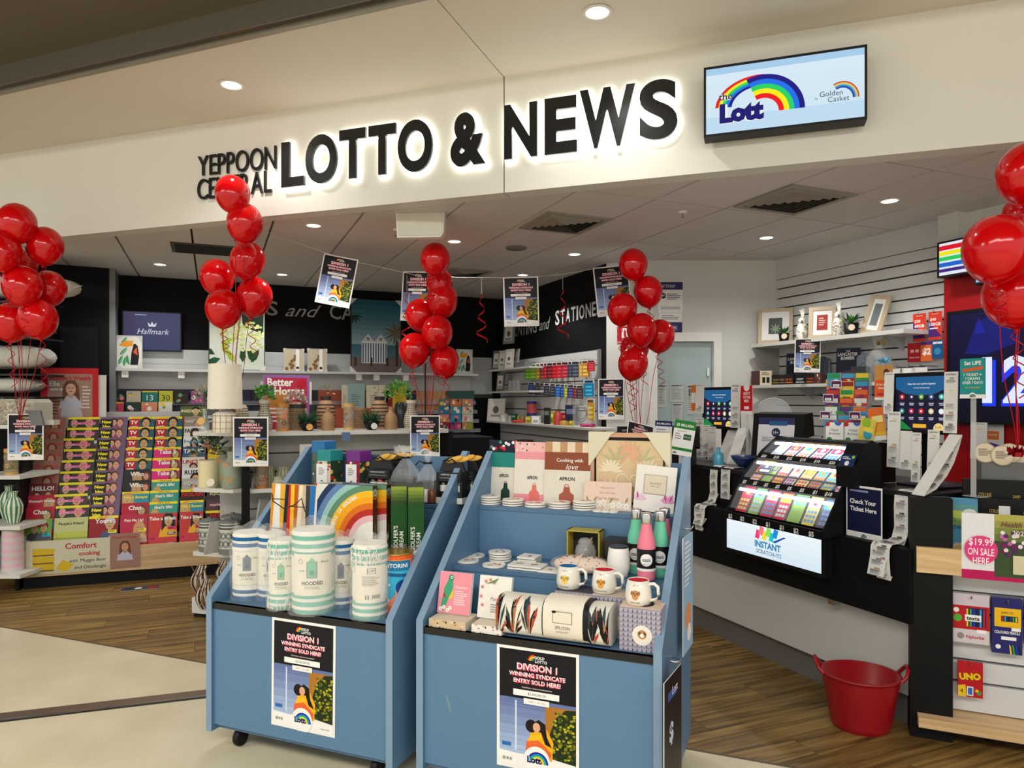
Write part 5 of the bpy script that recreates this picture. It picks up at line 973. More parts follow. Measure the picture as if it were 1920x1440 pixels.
u, w, za, zb = BACK.box(231, 586, 338, 656, .1); t = empty('wall_screen', BACK.w(u, .1, za), BACK.a, 'blue wall screen reading Hallmark behind the toucan print', 'screen'); obj('casing', MB().box(-w/2-.012, w/2+.012, 0, .06, -.012, zb-za+.012, BLACK), t)
a = Art(w, zb-za, (38, 44, 88)); a.grad(0, 0, .2, 1, (42, 38, 84), (50, 34, 76), 3); a.text('Hallmark', .52, .42, .15, (200, 204, 214), mw=.62, sh=.3); a.poly([(.44, .62), (.42, .74), (.47, .67), (.5, .76), (.53, .67), (.58, .74), (.56, .62)], (200, 204, 214)); a.rect(.2, .92, .4, .935, (170, 176, 200)); obj('display', MB().art(a, (-w/2, -.001, 0), m=SCREEN), t)
# wall lettering
def wall_text(fr, s, xl, xr, yb, yt, off, c, bold=.02, sh=0, parent=None):
    um = fr.u((xl+xr)/2, off); u0, u1 = fr.u(xl, off), fr.u(xr, off); xm = (xl+xr)/2; z0, z1 = fr.z(xm, yb, off), fr.z(xm, yt, off); v, f, x0, x1, y0, y1 = glyphs(s, bold, sh); kx = (u1-u0)/(x1-x0); kz = (z1-z0)/.72
    m = mat(c, .5); n = len(v); vs = [(u0+(p[0]-x0)*kx, -off, z0+p[1]*kz) for p in v]+[(u0+(p[0]-x0)*kx, -off+.004, z0+p[1]*kz) for p in v]
    return obj('lettering', MB().add(vs, [tuple(t) for t in f], m), parent)
g = empty('wall_lettering', (BACK.x, BACK.y, 0), BACK.a, 'grey wall lettering GIFTS and CARDS on the black back wall', 'lettering')
wall_text(BACK, 'GIFT', 418, 494, 589, 562, .006, (150, 152, 154), .01, 0, g); wall_text(BACK, 'S', 500, 521, 591, 564, .006, (170, 172, 174), .01, 0, g); wall_text(BACK, 'and', 535, 602, 594, 570, .006, (170, 172, 174), .0, .5, g); wall_text(BACK, 'CARDS', 618, 722, 600, 573, .006, (160, 162, 164), .01, 0, g)
g = empty('wall_lettering', (STAT.x, STAT.y, 0), STAT.a, 'white wall lettering PRINTING and STATIONERY on the black side wall', 'lettering')
wall_text(STAT, 'PRINTING', 957, 1006, 628, 605, .006, (206, 208, 210), .01, 0, g); wall_text(STAT, 'and', 1011, 1032, 618, 595, .006, (206, 208, 210), .0, .5, g); 
sx = [1041, 1051, 1061, 1071, 1081, 1086, 1098, 1110, 1119, 1129, 1139]
for i, ch in enumerate('STATIONERY'): xm = (sx[i]+sx[i+1])/2; yb = 610-(xm-1041)*.245; wall_text(STAT, ch, sx[i], sx[i+1]-2, yb, yb-27, .006, (222, 224, 226), .02, 0, g)

# ------------------------------------------------------------ far left: dark shelves with cushions and vases
t = empty('linen_shelving', (0, 0, 0), 0, 'black shelf boards at the left edge under the stacked linen cushions', 'shelving'); DK = mat((16, 17, 20), .5)
for py in (567, 633, 701, 743): obj('shelf_board', MB().box(pX(-60, 6.1), pX(72, 6.1), 6.05, 6.45, pZ(py, 6.2)-.02, pZ(py, 6.2)-.004, DK), t)
obj('cupboard_door', MB().box(LEFTW.u(112, .03), LEFTW.u(184, .03), -.03, -.005, LEFTW.z(150, 800), LEFTW.z(150, 612), mat((11, 12, 14), .6, spec=.2)), None, (LEFTW.x, LEFTW.y, 0), LEFTW.a, 'flat black cupboard door on the left wall above the red poster', 'cupboard')
LIN = [mat(c, .9, bump=.6, sc=60) for c in ((216, 214, 204), (232, 228, 216), (200, 198, 190))]
def cushion(px0, px1, py0, py1, Y, i, label, rug=False):
    x0, x1 = pX(px0, Y), pX(px1, Y); z0, z1 = pZ(py1, Y), pZ(py0, Y); b = MB(); n, k = 20, 8; w, h = (x1-x0)/2, (z1-z0)/2; vs = []
    q = random.Random(i)
    for j in range(k+1):
        for m_ in range(n):
            a_, e = 2*pi*m_/n, pi*j/k; c_, s_ = cos(a_), sin(a_); sq = (abs(c_)**4+abs(s_)**4)**-.25; r_ = sin(e)**.45; vs.append((w*r_*sq*c_*(1+q.uniform(-.01, .01)), .15*r_*sq*s_, -h*cos(e)*(1-.55*max(abs(c_*sq)**4, abs(s_*sq)**4)*.6)))
    b.add(vs, [(j*n+m_, j*n+(m_+1) % n, (j+1)*n+(m_+1) % n, (j+1)*n+m_) for j in range(k) for m_ in range(n)], LIN[i % 3], sm=True)
    t = empty('cushion', ((x0+x1)/2, Y, (z0+z1)/2), 0, label, 'cushion', 'linen cushions at the left edge'); obj('cover', b, t)
    tm = MB()
    for m_ in range(7): tm.tube([(w*.97, -.05, 0), (w*1.02+.01*m_*.5, -.06+.01*m_, -.02+.006*m_)], .002, LIN[1], 4)
    obj('tassel', tm, t)
for i, (a_, b_, c_, d_, Y, lb) in enumerate(((-60, 146, 512, 566, 6.22, 'top linen cushion with tasselled corner behind the left balloons'), (-60, 96, 586, 632, 6.22, 'linen cushion behind the lowest left balloons'), (-60, 98, 640, 700, 6.25, 'grey linen cushion just under the left balloons'), (-60, 76, 702, 742, 6.25, 'pale linen cushion above the fluffy one'))): cushion(a_, b_, c_, d_, Y, i, lb)
b = MB(); q = random.Random(9); SHG = mat((206, 200, 184), .95, bump=.5, sc=60); x0, x1 = pX(-60, 5.9), pX(74, 5.9); z0, z1 = pZ(795, 5.9), pZ(746, 5.9); b.box(x0, x1, 5.8, 6.1, z0, z1-.01, SHG, .03)
for i in range(500):
    p = Vector((q.uniform(x0, x1), 5.8, q.uniform(z0+.01, z1-.01))); b.tube([p, p+Vector((q.uniform(-.02, .02), -.02, q.uniform(-.02, .02)))], .003, SHG, 3)
obj('folded_rug', b, label='fluffy cream shag rug folded on the left shelf', cat='rug')
for z_, Y, lb in ((pZ(797, 5.75), 5.75, 'white'), (pZ(892, 5.7), 5.7, 'middle'), (pZ(987, 5.65), 5.65, 'lower'), (pZ(1078, 5.6), 5.6, 'lowest')): obj('shelf_board', MB().box(pX(-60, Y), pX(37 if lb != 'white' else 66, Y), Y, 6.2 if lb != 'white' else 5.86, z_-.03, z_, GS), None, label='%s shelf board at the left edge, left of the magazine rack' % {'white': 'uppermost white', 'middle': 'second white', 'lower': 'third white', 'lowest': 'lowest white'}[lb], cat='shelf')
def vase(fr_or_xy, prof, m, label, bands=None, n=20, name='vase', cat='vase', rz=0, group=None):
    t = empty(name, fr_or_xy, rz, label, cat, group); obj('body', MB().lathe(prof, m, n, bands=bands, cap=True), t); return t
GW = mat((150, 190, 160), .3); 
for px, Y, z_, s, lb in ((25, 5.75, pZ(987, 5.65), 1, 'green and white striped vase in front at the left edge'), (17, 5.95, pZ(987, 5.65), 1.1, 'green striped vase standing behind another at the left edge')):
    t = empty('vase', (pX(px, Y), Y, z_), 0, lb, 'vase', 'striped vases'); n = 24; P = [(.03, 0), (.045, .02), (.068, .1), (.07, .15), (.05, .2), (.026, .225), (.028, .25), (.034, .262)]
    b = MB(); G1, G2 = mat((60, 130, 90), .3), mat((226, 226, 208), .3)
    for i in range(n):
        a0, a1 = 2*pi*i/n, 2*pi*(i+1)/n; b.add([(r_*s*cos(a_), r_*s*sin(a_), z__*s) for r_, z__ in P for a_ in (a0, a1)], [(2*k, 2*k+1, 2*k+3, 2*k+2) for k in range(len(P)-1)], G1 if i % 2 else G2, sm=False)
    obj('body', b, t)
def petalblob(b, c, r, m, n=6, sq=random.Random(1)):
    for k in range(n):
        a_ = 2*pi*k/n; b.sph(c[0]+r*.6*cos(a_), c[1]-.001, c[2]+r*.6*sin(a_), r*.45, m, .003, r*.3, 6, 4)
def floral_glass(pos, r, h, lid, pet, label, rz=0):
    t = empty('glass_jar', pos, rz, label, 'jar', 'floral glass jars'); obj('glass_body', MB().lathe([(r*.95, h*.1), (r, h*.13), (r, h*.8), (r*.93, h*.86)], glass((200, 190, 150), .35), 20, cap=False), t); L = mat(lid, .4)
    obj('lid', MB().cyl(0, 0, h*.86, h, r*1.02, L, n=20), t); obj('base', MB().cyl(0, 0, 0, h*.1, r*1.0, L, n=20), t)
    b = MB(); q = random.Random(int(pos[0]*999)); pm, gm, ym = mat(pet, .5), mat((70, 84, 40), .5), mat((220, 170, 60), .5)
    for i in range(9):
        an = R(-90+q.uniform(-80, 80)); z_ = h*q.uniform(.2, .78)
        for k in range(5):
            a_ = 2*pi*k/5; s_ = r*.24; x_ = an+s_*1.1*cos(a_)/r; z2 = z_+s_*1.1*sin(a_); b.add([((r+.001)*cos(x_+dx/r), (r+.001)*sin(x_+dx/r), z2+dz) for dx, dz in ((-s_*.6, 0), (0, -s_*.6), (s_*.6, 0), (0, s_*.6))], [(0, 1, 2, 3)], pm if i % 3 else gm)
        b.add([((r+.0015)*cos(an+dx/r), (r+.0015)*sin(an+dx/r), z_+dz) for dx, dz in ((-.004, 0), (0, -.004), (.004, 0), (0, .004))], [(0, 1, 2, 3)], ym)
    obj('flower_print', b, t, kind='stuff'); return t
floral_glass((pX(21, 5.8), 5.8, pZ(892, 5.7)), .05, .21, (206, 160, 90), (230, 170, 100), 'orange floral glass jar at the left edge shelf')
b = MB(); c1, c2 = mat((226, 170, 190), .8), mat((206, 196, 190), .8); t = empty('towel_roll', (pX(16, 5.7), 5.75, pZ(1078, 5.6)), 0, 'pink striped towel roll in clear wrap at the left edge', 'towel'); obj('rolled_towel', MB().lathe([(.075, z_*.03) for z_ in range(12)], c1, 20, bands=[c1 if k % 2 else c2 for k in range(11)]), t); obj('cellophane_wrap', wrap_mesh(.08, .34, 8, .03), t)
gbox('picture_book', .12, .05, .2, None, None, (40, 44, 60), (pX(-5, 5.7), 5.8, pZ(1078, 5.6)), 0, 'dark boxed item beside the pink towel at the left edge', 'box')
b = MB().box(-.05, .05, -.01, .01, 0, .12, mat((120, 122, 124), .4)).xf(Matrix.Rotation(R(18), 4, 'X')); obj('card_terminal', b, None, (pX(47, 5.6), 5.75, pZ(797, 5.75)), 0, 'grey leaning tablet stand by the left balloon ribbons', 'stand')
gbox('box', .1, .08, .04, None, None, (210, 208, 200), (pX(58, 5.6), 5.8, pZ(797, 5.75)), 0, 'small white box behind the left edge poster', 'box')

# ------------------------------------------------------------ magazines
def mcol(x0, x1): o_ = -TY(9)-.09; return RK.u(x0, o_), RK.u(x1, o_)
cols = [mcol(76, 127), mcol(128, 188), mcol(189, 241), mcol(242, 291), mcol(292, 343), mcol(346, 388), mcol(391, 445)]
DKH, BRH, BLH = (30, 22, 20), (110, 66, 36), (206, 160, 90)
CV = {
 'ww': ("Women's Weekly", (200, 70, 66), (156, 110, 96), [(.58, .56, .13, BRH, (180, 180, 206), True)], None, 'brown cover with a long-haired woman'),
 'wd': ("Woman's Day", (230, 40, 140), (60, 62, 58), [(.2, .66, .13, DKH, (40, 60, 90), False), (.68, .66, .15, BRH, (120, 130, 70), False)], 'WIN BIG PRIZES THIS WEEK', 'pink script title and two faces'),
 'ni': ('New Idea', (250, 236, 40), (120, 96, 130), [(.72, .66, .12, BRH, (60, 80, 130), False), (.5, .68, .10, DKH, (190, 60, 90), False), (.22, .6, .12, DKH, (226, 60, 130), True)], None, 'yellow title on mauve'),
 'tv': ('TV', W_, (46, 96, 110), [(.66, .64, .16, DKH, (30, 40, 50), False)], 'AUSTRALIA\'S BEST TV GUIDE', 'red title block and dark-haired man'),
 't5': ('Take 5', W_, (226, 40, 130), [(.8, .62, .13, BRH, (240, 120, 160), True)], 'WIN $1000 CASH', 'hot pink cover with white title'),
 'tl': ("that's life!", W_, (60, 160, 140), [(.2, .5, .1, BLH, (240, 200, 60), True)], 'SPRING CLEAN', 'teal cover with white title'),
 'he': ('HELLO!', W_, (120, 40, 50), [(.3, .5, .1, DKH, (40, 40, 60), False), (.7, .5, .1, BRH, (140, 120, 90), True)], None, 'dark red cover and a crowd'),
 'wk': ("Woman's Weekly", W_, (190, 30, 60), [(.75, .6, .13, BLH, (60, 140, 200), True)], None, 'red cover and blonde woman'),
 'ch': ('Chat', W_, (186, 30, 60), [(.74, .6, .14, BRH, (70, 170, 200), True)], None, 'short bold white title'),
 'my': ('My Weekly', (230, 40, 60), (120, 160, 60), [(.4, .6, .13, DKH, (60, 60, 70), False), (.72, .6, .13, DKH, (90, 90, 110), False)], None, 'green cover and two smiling men'),
 'pf': ("People's Friend", K_, (196, 200, 140), [], None, 'countryside picture cover'),
 'yo': ('Yours', W_, (150, 30, 40), [(.72, .6, .17, (210, 204, 196), (80, 90, 130), False)], 'FREE INSIDE', 'grey-haired woman'),
 'wh': ('Who', W_, (40, 40, 44), [(.5, .62, .12, BLH, (60, 60, 66), True), (.84, .62, .11, BRH, (180, 150, 130), True)], '', 'black cover and two women'),
 'bm': ('Take 5 Bumper', (250, 240, 60), (50, 150, 170), [(.2, .62, .16, BLH, (226, 160, 60), True)], 'BUMPER MONTHLY', 'blonde woman and yellow title'),
 'pm': ('Pick Me Up!', W_, (190, 40, 70), [(.7, .45, .15, BLH, (220, 190, 160), True)], None, 'blonde woman and white title'),
 'tb': ('Take a Break', W_, (206, 60, 60), [(.7, .62, .16, DKH, (240, 180, 40), True)], None, 'red title band and smiling woman'),
 'in': ('INSIDE OUT', (230, 226, 180), (90, 100, 60), [(.6, .66, .13, DKH, (200, 190, 170), False)], None, 'green garden cover'),
 'gr': ('GRAZIA', (170, 170, 170), (90, 92, 96), [(.55, .66, .12, DKH, (20, 20, 22), True)], None, 'grey cover, dark-haired woman in black'),
 'vf': ('VANITY FAIR', (220, 214, 206), (160, 140, 130), [(.6, .6, .13, DKH, (60, 50, 50), False)], None, 'taupe cover'),
 'rs': ('FASHION', K_, (226, 224, 220), [(.5, .62, .15, DKH, (40, 40, 40), True)], None, 'white cover, curly dark-haired woman'),
 'pr': ('Prevention', (20, 150, 170), (230, 232, 228), [(.5, .64, .13, DKH, (230, 120, 120), True)], None, 'white cover with teal title'),
 'ta': ('TATLER', W_, (50, 90, 130), [(.5, .5, .14, BRH, (200, 200, 210), True)], None, 'blue cover with tall white title'),
 'un': ('UNCUT', (190, 30, 40), (220, 216, 206), [(.5, .5, .16, DKH, (40, 40, 40), False)], None, 'white cover with red title'),
 'ru': ('RUSSH', K_, (226, 226, 224), [(.6, .5, .17, DKH, (20, 20, 20), True)], None, 'white cover, black-dressed figure'),
 'vo': ('VOGUE', (206, 206, 200), (170, 170, 160), [(.5, .55, .12, BRH, (120, 130, 120), False)], None, 'pale grey cover'),
 'em': ('NOLAN', (200, 30, 30), (60, 24, 24), [], 'CHRIS', 'dark cover with red block title'),
 'mo': ('MOTOR SPORT', (120, 140, 130), (24, 40, 36), [], None, 'dark green cover'), 'ye': ('TRADER', (210, 60, 30), (230, 190, 40), [], None, 'bright yellow cover'),
 'rc': ('RECORD', (200, 190, 120), (60, 50, 60), [(.6, .6, .14, DKH, (40, 40, 50), False)], None, 'dark music cover'), 'mc': ('marie claire', (230, 180, 170), (90, 60, 70), [(.6, .6, .14, DKH, (120, 60, 60), True)], None, 'dark cover with pink lowercase title'),
}
_cv = {}
def magmesh(key, w, h=.30):
    k = (key, round(w, 3))
    if k in _cv: return _cv[k]
    T, tc, bg, ppl, bar, _ = CV[key]; a = cover(w, h, '' if key in ('tv', 'ni', 'wd') else T, tc, bg, [(x, min(.84, y+.17), r, hh_, tt_, lg) for x, y, r, hh_, tt_, lg in ppl], None, bar or None, .13 if len(T) < 9 else .10, seed=len(key)+ord(key[0]), ty=.80 if key not in ('tv',) else .78, tl=.94 if key != 'tv' else .34)
    if key == 'tv': a.rect(.02, .56, .40, .93, (196, 24, 34)); a.text('TV', .2, .77, .12, W_, mw=.3, bold=.05); a.text('WEEK', .2, .64, .07, W_, mw=.3, bold=.04)
    if key == 'ni': a.rect(0, .58, .46, .93, (34, 28, 34)); a.text('New', .23, .80, .10, (250, 236, 40), mw=.4, bold=.05); a.text('Idea', .23, .66, .10, (250, 236, 40), mw=.4, bold=.05)
    if key == 'pf': a.grad(0, 0, 1, .6, (80, 120, 40), (206, 210, 90), 4)
    if key == 'wd': a.rect(0, .93, 1, 1, (240, 226, 50)); a.text("Woman's Day", .5, .79, .12, (236, 50, 150), mw=.94, bold=.04, out=W_)
    b = MB().box(-w/2, w/2, 0, .005, 0, h, WHITE).art(a, (-w/2, 0, 0)).xf(Matrix.Rotation(-R(14), 4, 'X')); _cv[k] = b.mesh('magazine'); return _cv[k]
ORD = ['topmost', 'second from top', 'third from top', 'fourth from top', 'fifth from top', 'sixth from top', 'seventh from top', 'eighth from top', 'ninth from top', 'lowest']
CN = ['first column from the left', 'second column', 'third column', 'fourth column', 'fifth column', 'sixth column', 'rightmost column']
grid = [['ww']*6+['he', 'wk', 'ch', 'my'], ['wd']*9+['pf'], ['ni']*9+['yo'], ['tv']*5+['wh']*2+['bm', 'ch', 'pm'], ['tv']*3+['t5']*3+['tl']*3+['tb'], ['vf', 'rs', 'pr', 'ta', 'un', 'ru', 'vo', 'em', 'bm', 'tb'], [None, None, 'mo', 'ye', None, None, None, 'rc', 'mc', 'em']]
mrr = random.Random(4)
for c, (u0, u1) in enumerate(cols):
    for r_ in range(10):
        k = grid[c][r_]
        if not k: continue
        i = 9-r_; w = (u1-u0)*.97; y = TY(i)+.002+mrr.uniform(0, .004)
        n_ = '%s magazine, %s in the %s of the rack' % (CV[k][5], ORD[r_], CN[c]); n_ = n_.replace(' from the left', '')
        obj('magazine', magmesh(k, w), None, RK.w((u0+u1)/2+mrr.uniform(-.004, .004)-(.02 if (c, r_) in ((1, 2), (1, 7)) else 0), -y, TZ(i)), RK.a, 'magazine with '+n_.replace(' magazine,', ',').replace(' of the rack', ''), 'magazine', 'magazines on the rack')
for k, x0, x1, py0, lb in (('in', 338, 386, 762, 'green garden magazine standing behind the top tier, left of the grey one'), ('gr', 388, 436, 757, 'grey magazine with a dark-haired woman standing behind the top tier')):
    o_ = -TY(9)-.12; u0, u1 = RK.u(x0, o_), RK.u(x1, o_); obj('magazine', magmesh(k, (u1-u0)), None, RK.w((u0+u1)/2, -TY(9)-.065, RK.z(x0, py0, o_)-.29), RK.a, lb, 'magazine', 'magazines on the rack')
# red framed poster on top of the rack
o_ = -TY(9)-.10; u, w, za, zb = RK.box(76, 690, 184, 782, o_); a = Art(w, zb-za+.1, (206, 20, 30)); ip = Art(w*.8, (zb-za)*.9+.1); T = CV['ww']
a.rect(.12, .0, .9, .9, (170, 136, 120)); a.poly([(.3, 0), (.36, .3), (.5, .42), (.7, .3), (.78, 0)], (190, 190, 206)); a.face(.52, .66, .10, BRH, (226, 180, 156), (190, 190, 206), True); a.text("Women's Weekly", .51, .80, .1, (196, 30, 40), mw=.74, bold=.03); a.text('Elle', .24, .70, .08, W_, mw=.2, bold=.02); a.text('opens up', .27, .63, .05, W_, mw=.22, bold=.02); a.lines(.15, .2, .34, .5, 6, (120, 60, 50)); a.lines(.72, .3, .88, .7, 7, (226, 214, 200))
t = obj('magazine_poster', card(a, .012, (200, 20, 30)), None, RK.w(u, o_, za-.1), RK.a, 'big red framed magazine poster standing on the rack top', 'poster'); gbox('backing_card', .09, .01, zb-za, None, None, (226, 226, 220), RK.w(RK.u(188, o_), o_-.02, za-.06), RK.a, 'white backing card edge right of the red poster', 'card')
# banner across the foot of the rack
u, w, za, zb = RK.box(48, 1012, 208, 1074, .012); a = Art(w, zb-za, (206, 202, 176)); a.grad(0, 0, 1, .4, (190, 186, 150), (214, 210, 190), 3)
for x, y, r_ in ((.2, .2, 0), (.2, .42, 3), (.2, .66, -2)): a.poly([(x-.13, y-.1), (x+.12, y-.11), (x+.13, y+.09), (x-.12, y+.12)], (206, 176, 40)); a.rect(x-.12, y-.12, x+.12, y-.08, (120, 84, 30))
a.poly([(.34, .14), (.46, .04), (.56, .24), (.42, .4)], (214, 180, 40)); a.text('Comfort', .64, .72, .17, (190, 20, 60), mw=.42, bold=.02); a.text('cooking', .74, .5, .17, (190, 20, 60), mw=.38, bold=.02); a.text('with Maggie Beer', .72, .3, .13, K_, mw=.5); a.text('and Ottolenghi', .75, .1, .13, K_, mw=.46)
obj('rack_banner', card(a, .003), None, RK.w(u, .004, za), RK.a, 'long banner reading Comfort cooking at the foot of the rack', 'banner')
u, w, za, zb = RK.box(206, 1000, 262, 1064, .012); a = cover(w, zb-za, "Women's Weekly", (190, 70, 66), (158, 120, 106), [(.5, .62, .13, BRH, (190, 190, 210), True)], ts=.09, ty=.86, lines=False); obj('cover_card', card(a, .003), None, RK.w(u, .010, za), RK.a, 'magazine cover card fixed right of the cooking banner', 'card')
# fallen leaflet on the floor
x, y = zpt(263, 1103, 0); a = Art(.28, .12, (70, 74, 90)); a.disc(.45, .5, .1, W_); a.rect(.7, .2, .95, .8, (170, 40, 40)); a.rects([(.1, .3, .3, .7)], (30, 40, 70)); obj('floor_leaflet', MB().box(-.14, .14, -.06, .06, 0, .001, WHITE).art(a, (-.14, -.06, .0011), (1, 0, 0), (0, 1, 0)), None, (x, y, .001), R(20), label='flat printed leaflet lying on the wood floor by the rack', cat='leaflet')
# poster clipped to left shelf edge, one on the post, one at the gondola end
for px, py, Y, lb, a_ in ((48, 776, 5.74, 'small poster clipped at the left end of the magazine rack', 10), (470, 782, 4.85, 'small poster fixed on the black post beside the lamp', 2), (797, 779, 5.3, 'small poster fixed at the right end of the gondola shelf', 8)):
    k = 1.14 if px == 48 else 1.03 if px == 470 else .95; hh = .325*k; o = obj('poster', M4, None, (pX(px, Y), Y, pZ(py, Y)-hh), R(a_), lb, 'poster', 'division one posters'); o.scale = (k, 1, k)
obj('sign_stand', MB().cyl(0, 0, 0, .5, .006, BLACK, n=8), None, (pX(797, 5.33), 5.34, gz1), 0, label='thin black stem behind the poster at the gondola end', cat='stand')
# ------------------------------------------------------------ goods on the gondola and its end cap
GO = lambda px, off=0.0, z=gz1: at(GOND, px, off, z)
LEAF = [mat(c, .6, var=.2, sc=30) for c in ((60, 130, 50), (96, 160, 60), (40, 70, 40), (120, 140, 110), (34, 84, 50))]
def tuft(c, R0, n, m, l=.04, wd_=.016, seed=0, flat=.8):
    q = random.Random(seed); b = MB()
    for i in range(n):
        a_, e = q.uniform(0, 6.28), q.uniform(-.3, 1.4); r_ = R0*q.random()**.4; p = Vector((c[0]+r_*cos(a_)*cos(e), c[1]+r_*sin(a_)*cos(e)*flat, c[2]+r_*sin(e))); d = Vector((cos(a_)*cos(e)+q.uniform(-.4, .4), sin(a_)*cos(e)+q.uniform(-.4, .4), sin(e)+q.uniform(-.3, .5))).normalized(); s_ = d.cross(Vector((q.uniform(-1, 1), q.uniform(-1, 1), .3))).normalized(); k = q.uniform(.7, 1.2)
        b.add([tuple(p), tuple(p+d*l*k*.5+s_*wd_/2), tuple(p+d*l*k), tuple(p+d*l*k*.5-s_*wd_/2)], [(0, 1, 2, 3)], m[i % len(m)])
    return b
# table lamp
Y = GOND.hit(422, 750, .12)[2]; t = empty('table_lamp', GO(422, .12-.02), GOND.a-R(10), 'white table lamp with gold grid base and cream drum shade', 'lamp'); r = wid(GOND, 399, 447, .1)/2
o = obj('base', MB().lathe([(r*.92, 0), (r, .01), (r*.97, hgt(GOND, 422, 34)), (r*.6, hgt(GOND, 422, 40)), (.012, hgt(GOND, 422, 42)), (.012, hgt(GOND, 422, 60))], mat((236, 230, 214), .4), 28), t)
b = MB(); G = mat((196, 160, 90), .3, .8); hb_ = hgt(GOND, 422, 34)
for k in range(14): a_ = 2*pi*k/14; b.tube([((r+.001)*cos(a_), (r+.001)*sin(a_), z_) for z_ in (.005, hb_)], .0016, G, 4)
for z_ in (.03, .075, hb_-.01): b.tube([((r+.001)*cos(2*pi*k/24), (r+.001)*sin(2*pi*k/24), z_) for k in range(24)], .0016, G, 4, True)
obj('gold_grid', b, o); s0, s1 = hgt(GOND, 422, 44), hgt(GOND, 422, 126); rs = wid(GOND, 388, 452, .1)/2
obj('shade', MB().lathe([(rs*.94+.012, s0), (rs*.98, s1)], mat((246, 240, 222), .8, sss=.1), 32, cap=False).lathe([(rs*.94+.006, s0), (rs*.96, s1)], mat((240, 232, 210), .8), 32, cap=False).lathe([(.0, s1-.02), (rs*.96, s1-.02)], mat((226, 214, 190), .8), 32, cap=False), t)
# glass vase of eucalyptus with round tag
t = empty('bud_vase', GO(384, .02), 0, 'narrow clear glass bottle with eucalyptus sprigs left of the lamp', 'vase'); obj('glass_bottle', MB().lathe([(.028, 0), (.03, .01), (.03, .07), (.012, .12), (.012, .16), (.015, .165)], glass(), 16, cap=False), t); b = MB()
for k in range(5): b.tube([(0, 0, .02), (.01*(k-2), .005*k, .15), (.03*(k-2), .01*k-.02, .26+.02*(k % 3))], .002, LEAF[3], 4)
obj('stems', b, t); obj('leaves', tuft((-.01, 0, .24), .08, 46, [LEAF[3], mat((176, 150, 140), .6)], .035, .02, 3), t, kind='stuff'); obj('round_tag', MB().cyl(0, 0, 0, .003, .026, mat((226, 180, 90), .5), n=16).xf(Matrix.Translation((-.01, -.033, .08)) @ Matrix.Rotation(R(80), 4, 'X')), t)
IV, TAN, TAN2, DKW = mat((214, 204, 180), .7), mat((176, 136, 98), .6), mat((150, 118, 84), .7), mat((40, 36, 34), .6)
def spots(b, prof, z0, z1, rows, per, m, s=.004, kx=1.6, dash=False, q=random.Random(2)):
    def rad(z):
        for (r0, a_), (r1, c_) in zip(prof[:-1], prof[1:]):
            if a_ <= z <= c_ and c_ > a_: return r0+(r1-r0)*(z-a_)/(c_-a_)
        return prof[-1][0]
    for j in range(rows):
        z = z0+(z1-z0)*(j+.5)/rows
        for i in range(per):
            an = -pi*1.02+pi*(i+.5*(j % 2))/per*1.04; sx, sz = (s*kx, s) if not dash else ((s*2.2, s*.5) if (i+j) % 2 else (s*.5, s*2.0))
            pts = []
            for dx, dz in ((-sx, 0), (0, -sz), (sx, 0), (0, sz)): zz_ = min(max(z+dz, prof[0][1]), prof[-1][1]); rr_ = rad(zz_)+.0012; x_ = an+dx/max(rr_, .01); pts.append((rr_*cos(x_), rr_*sin(x_), zz_))
            b.add(pts, [(0, 1, 2, 3)], m)
    return b
def carved(px, off, prof, body, label, rows=8, per=16, m=DKW, s=.004, name='vase', dash=False, rim=None, z=gz1, kx=1.6):
    t = empty(name, GO(px, off, z), GOND.a, label, 'vase'); obj('body', MB().lathe(prof, body, 24), t); obj('carved_pattern', spots(MB(), prof, prof[0][1]+.01, prof[-1][1]*.9, rows, per, m, s, kx, dash), t, kind='stuff')
    if rim: obj('rim', MB().cyl(0, 0, prof[-1][1], prof[-1][1]+.028, prof[-1][0]*1.12, rim, n=20), t)
    return t
VP = [(.045, 0), (.052, .01), (.058, .06), (.05, .11), (.034, .15), (.031, .18), (.040, .225)]
tv = carved(496, .0, VP, IV, 'tall ivory carved vase holding a bright green bush, right of the post', 12, 14, DKW, .0055, dash=True); obj('green_bush', tuft((0, 0, .25), .072, 150, LEAF[:2], .03, .022, 5), tv, kind='stuff')
tv = carved(771, .0, VP, IV, 'tall ivory carved vase under the centre balloons', 12, 14, DKW, .0055, dash=True); 
t = carved(752, -.22, [(.05, 0), (.058, .1), (.05, .19), (.03, .21)], mat((34, 44, 40), .35), 'dark green ribbed vase with bright leaves behind the ivory vase', 1, 2, LEAF[2]); obj('green_bush', tuft((-.03, 0, .27), .11, 160, LEAF[:2], .03, .022, 6), t, kind='stuff')
t = carved(452, -.22, [(.05, 0), (.056, .1), (.045, .17), (.03, .19)], IV, 'ivory black-dashed vase half hidden behind the lamp base', 9, 14, DKW, .0055, dash=True)
floral_glass(GO(530, .0), .045, .20, (196, 130, 50), (232, 130, 80), 'orange floral glass jar with wooden lid, right of the ivory vase', GOND.a); floral_glass(GO(654, .0), .040, .20, (206, 170, 100), (150, 180, 220), 'blue floral glass jar between the two cactus pots', GOND.a)
carved(556, -.12, [(.062, 0), (.066, .09), (.062, .165)], TAN2, 'brown spotted basket pot with black rim and pink flowers', 9, 13, DKW, .0055, 'basket_pot', False, DKW, kx=.9)
obj('pink_flowers', tuft((0, 0, .215), .075, 110, [mat((196, 130, 130), .7), mat((226, 200, 190), .7), LEAF[3]], .03, .02, 8), bpy.data.objects['basket_pot'], kind='stuff')
carved(676, -.2, [(.05, 0), (.052, .1), (.05, .165)], TAN2, 'brown spotted pot half hidden behind the blue floral jar', 9, 13, DKW, .005, 'basket_pot', kx=.9)
BJ = [(.062, 0), (.070, .04), (.072, .14), (.06, .19), (.036, .225)]
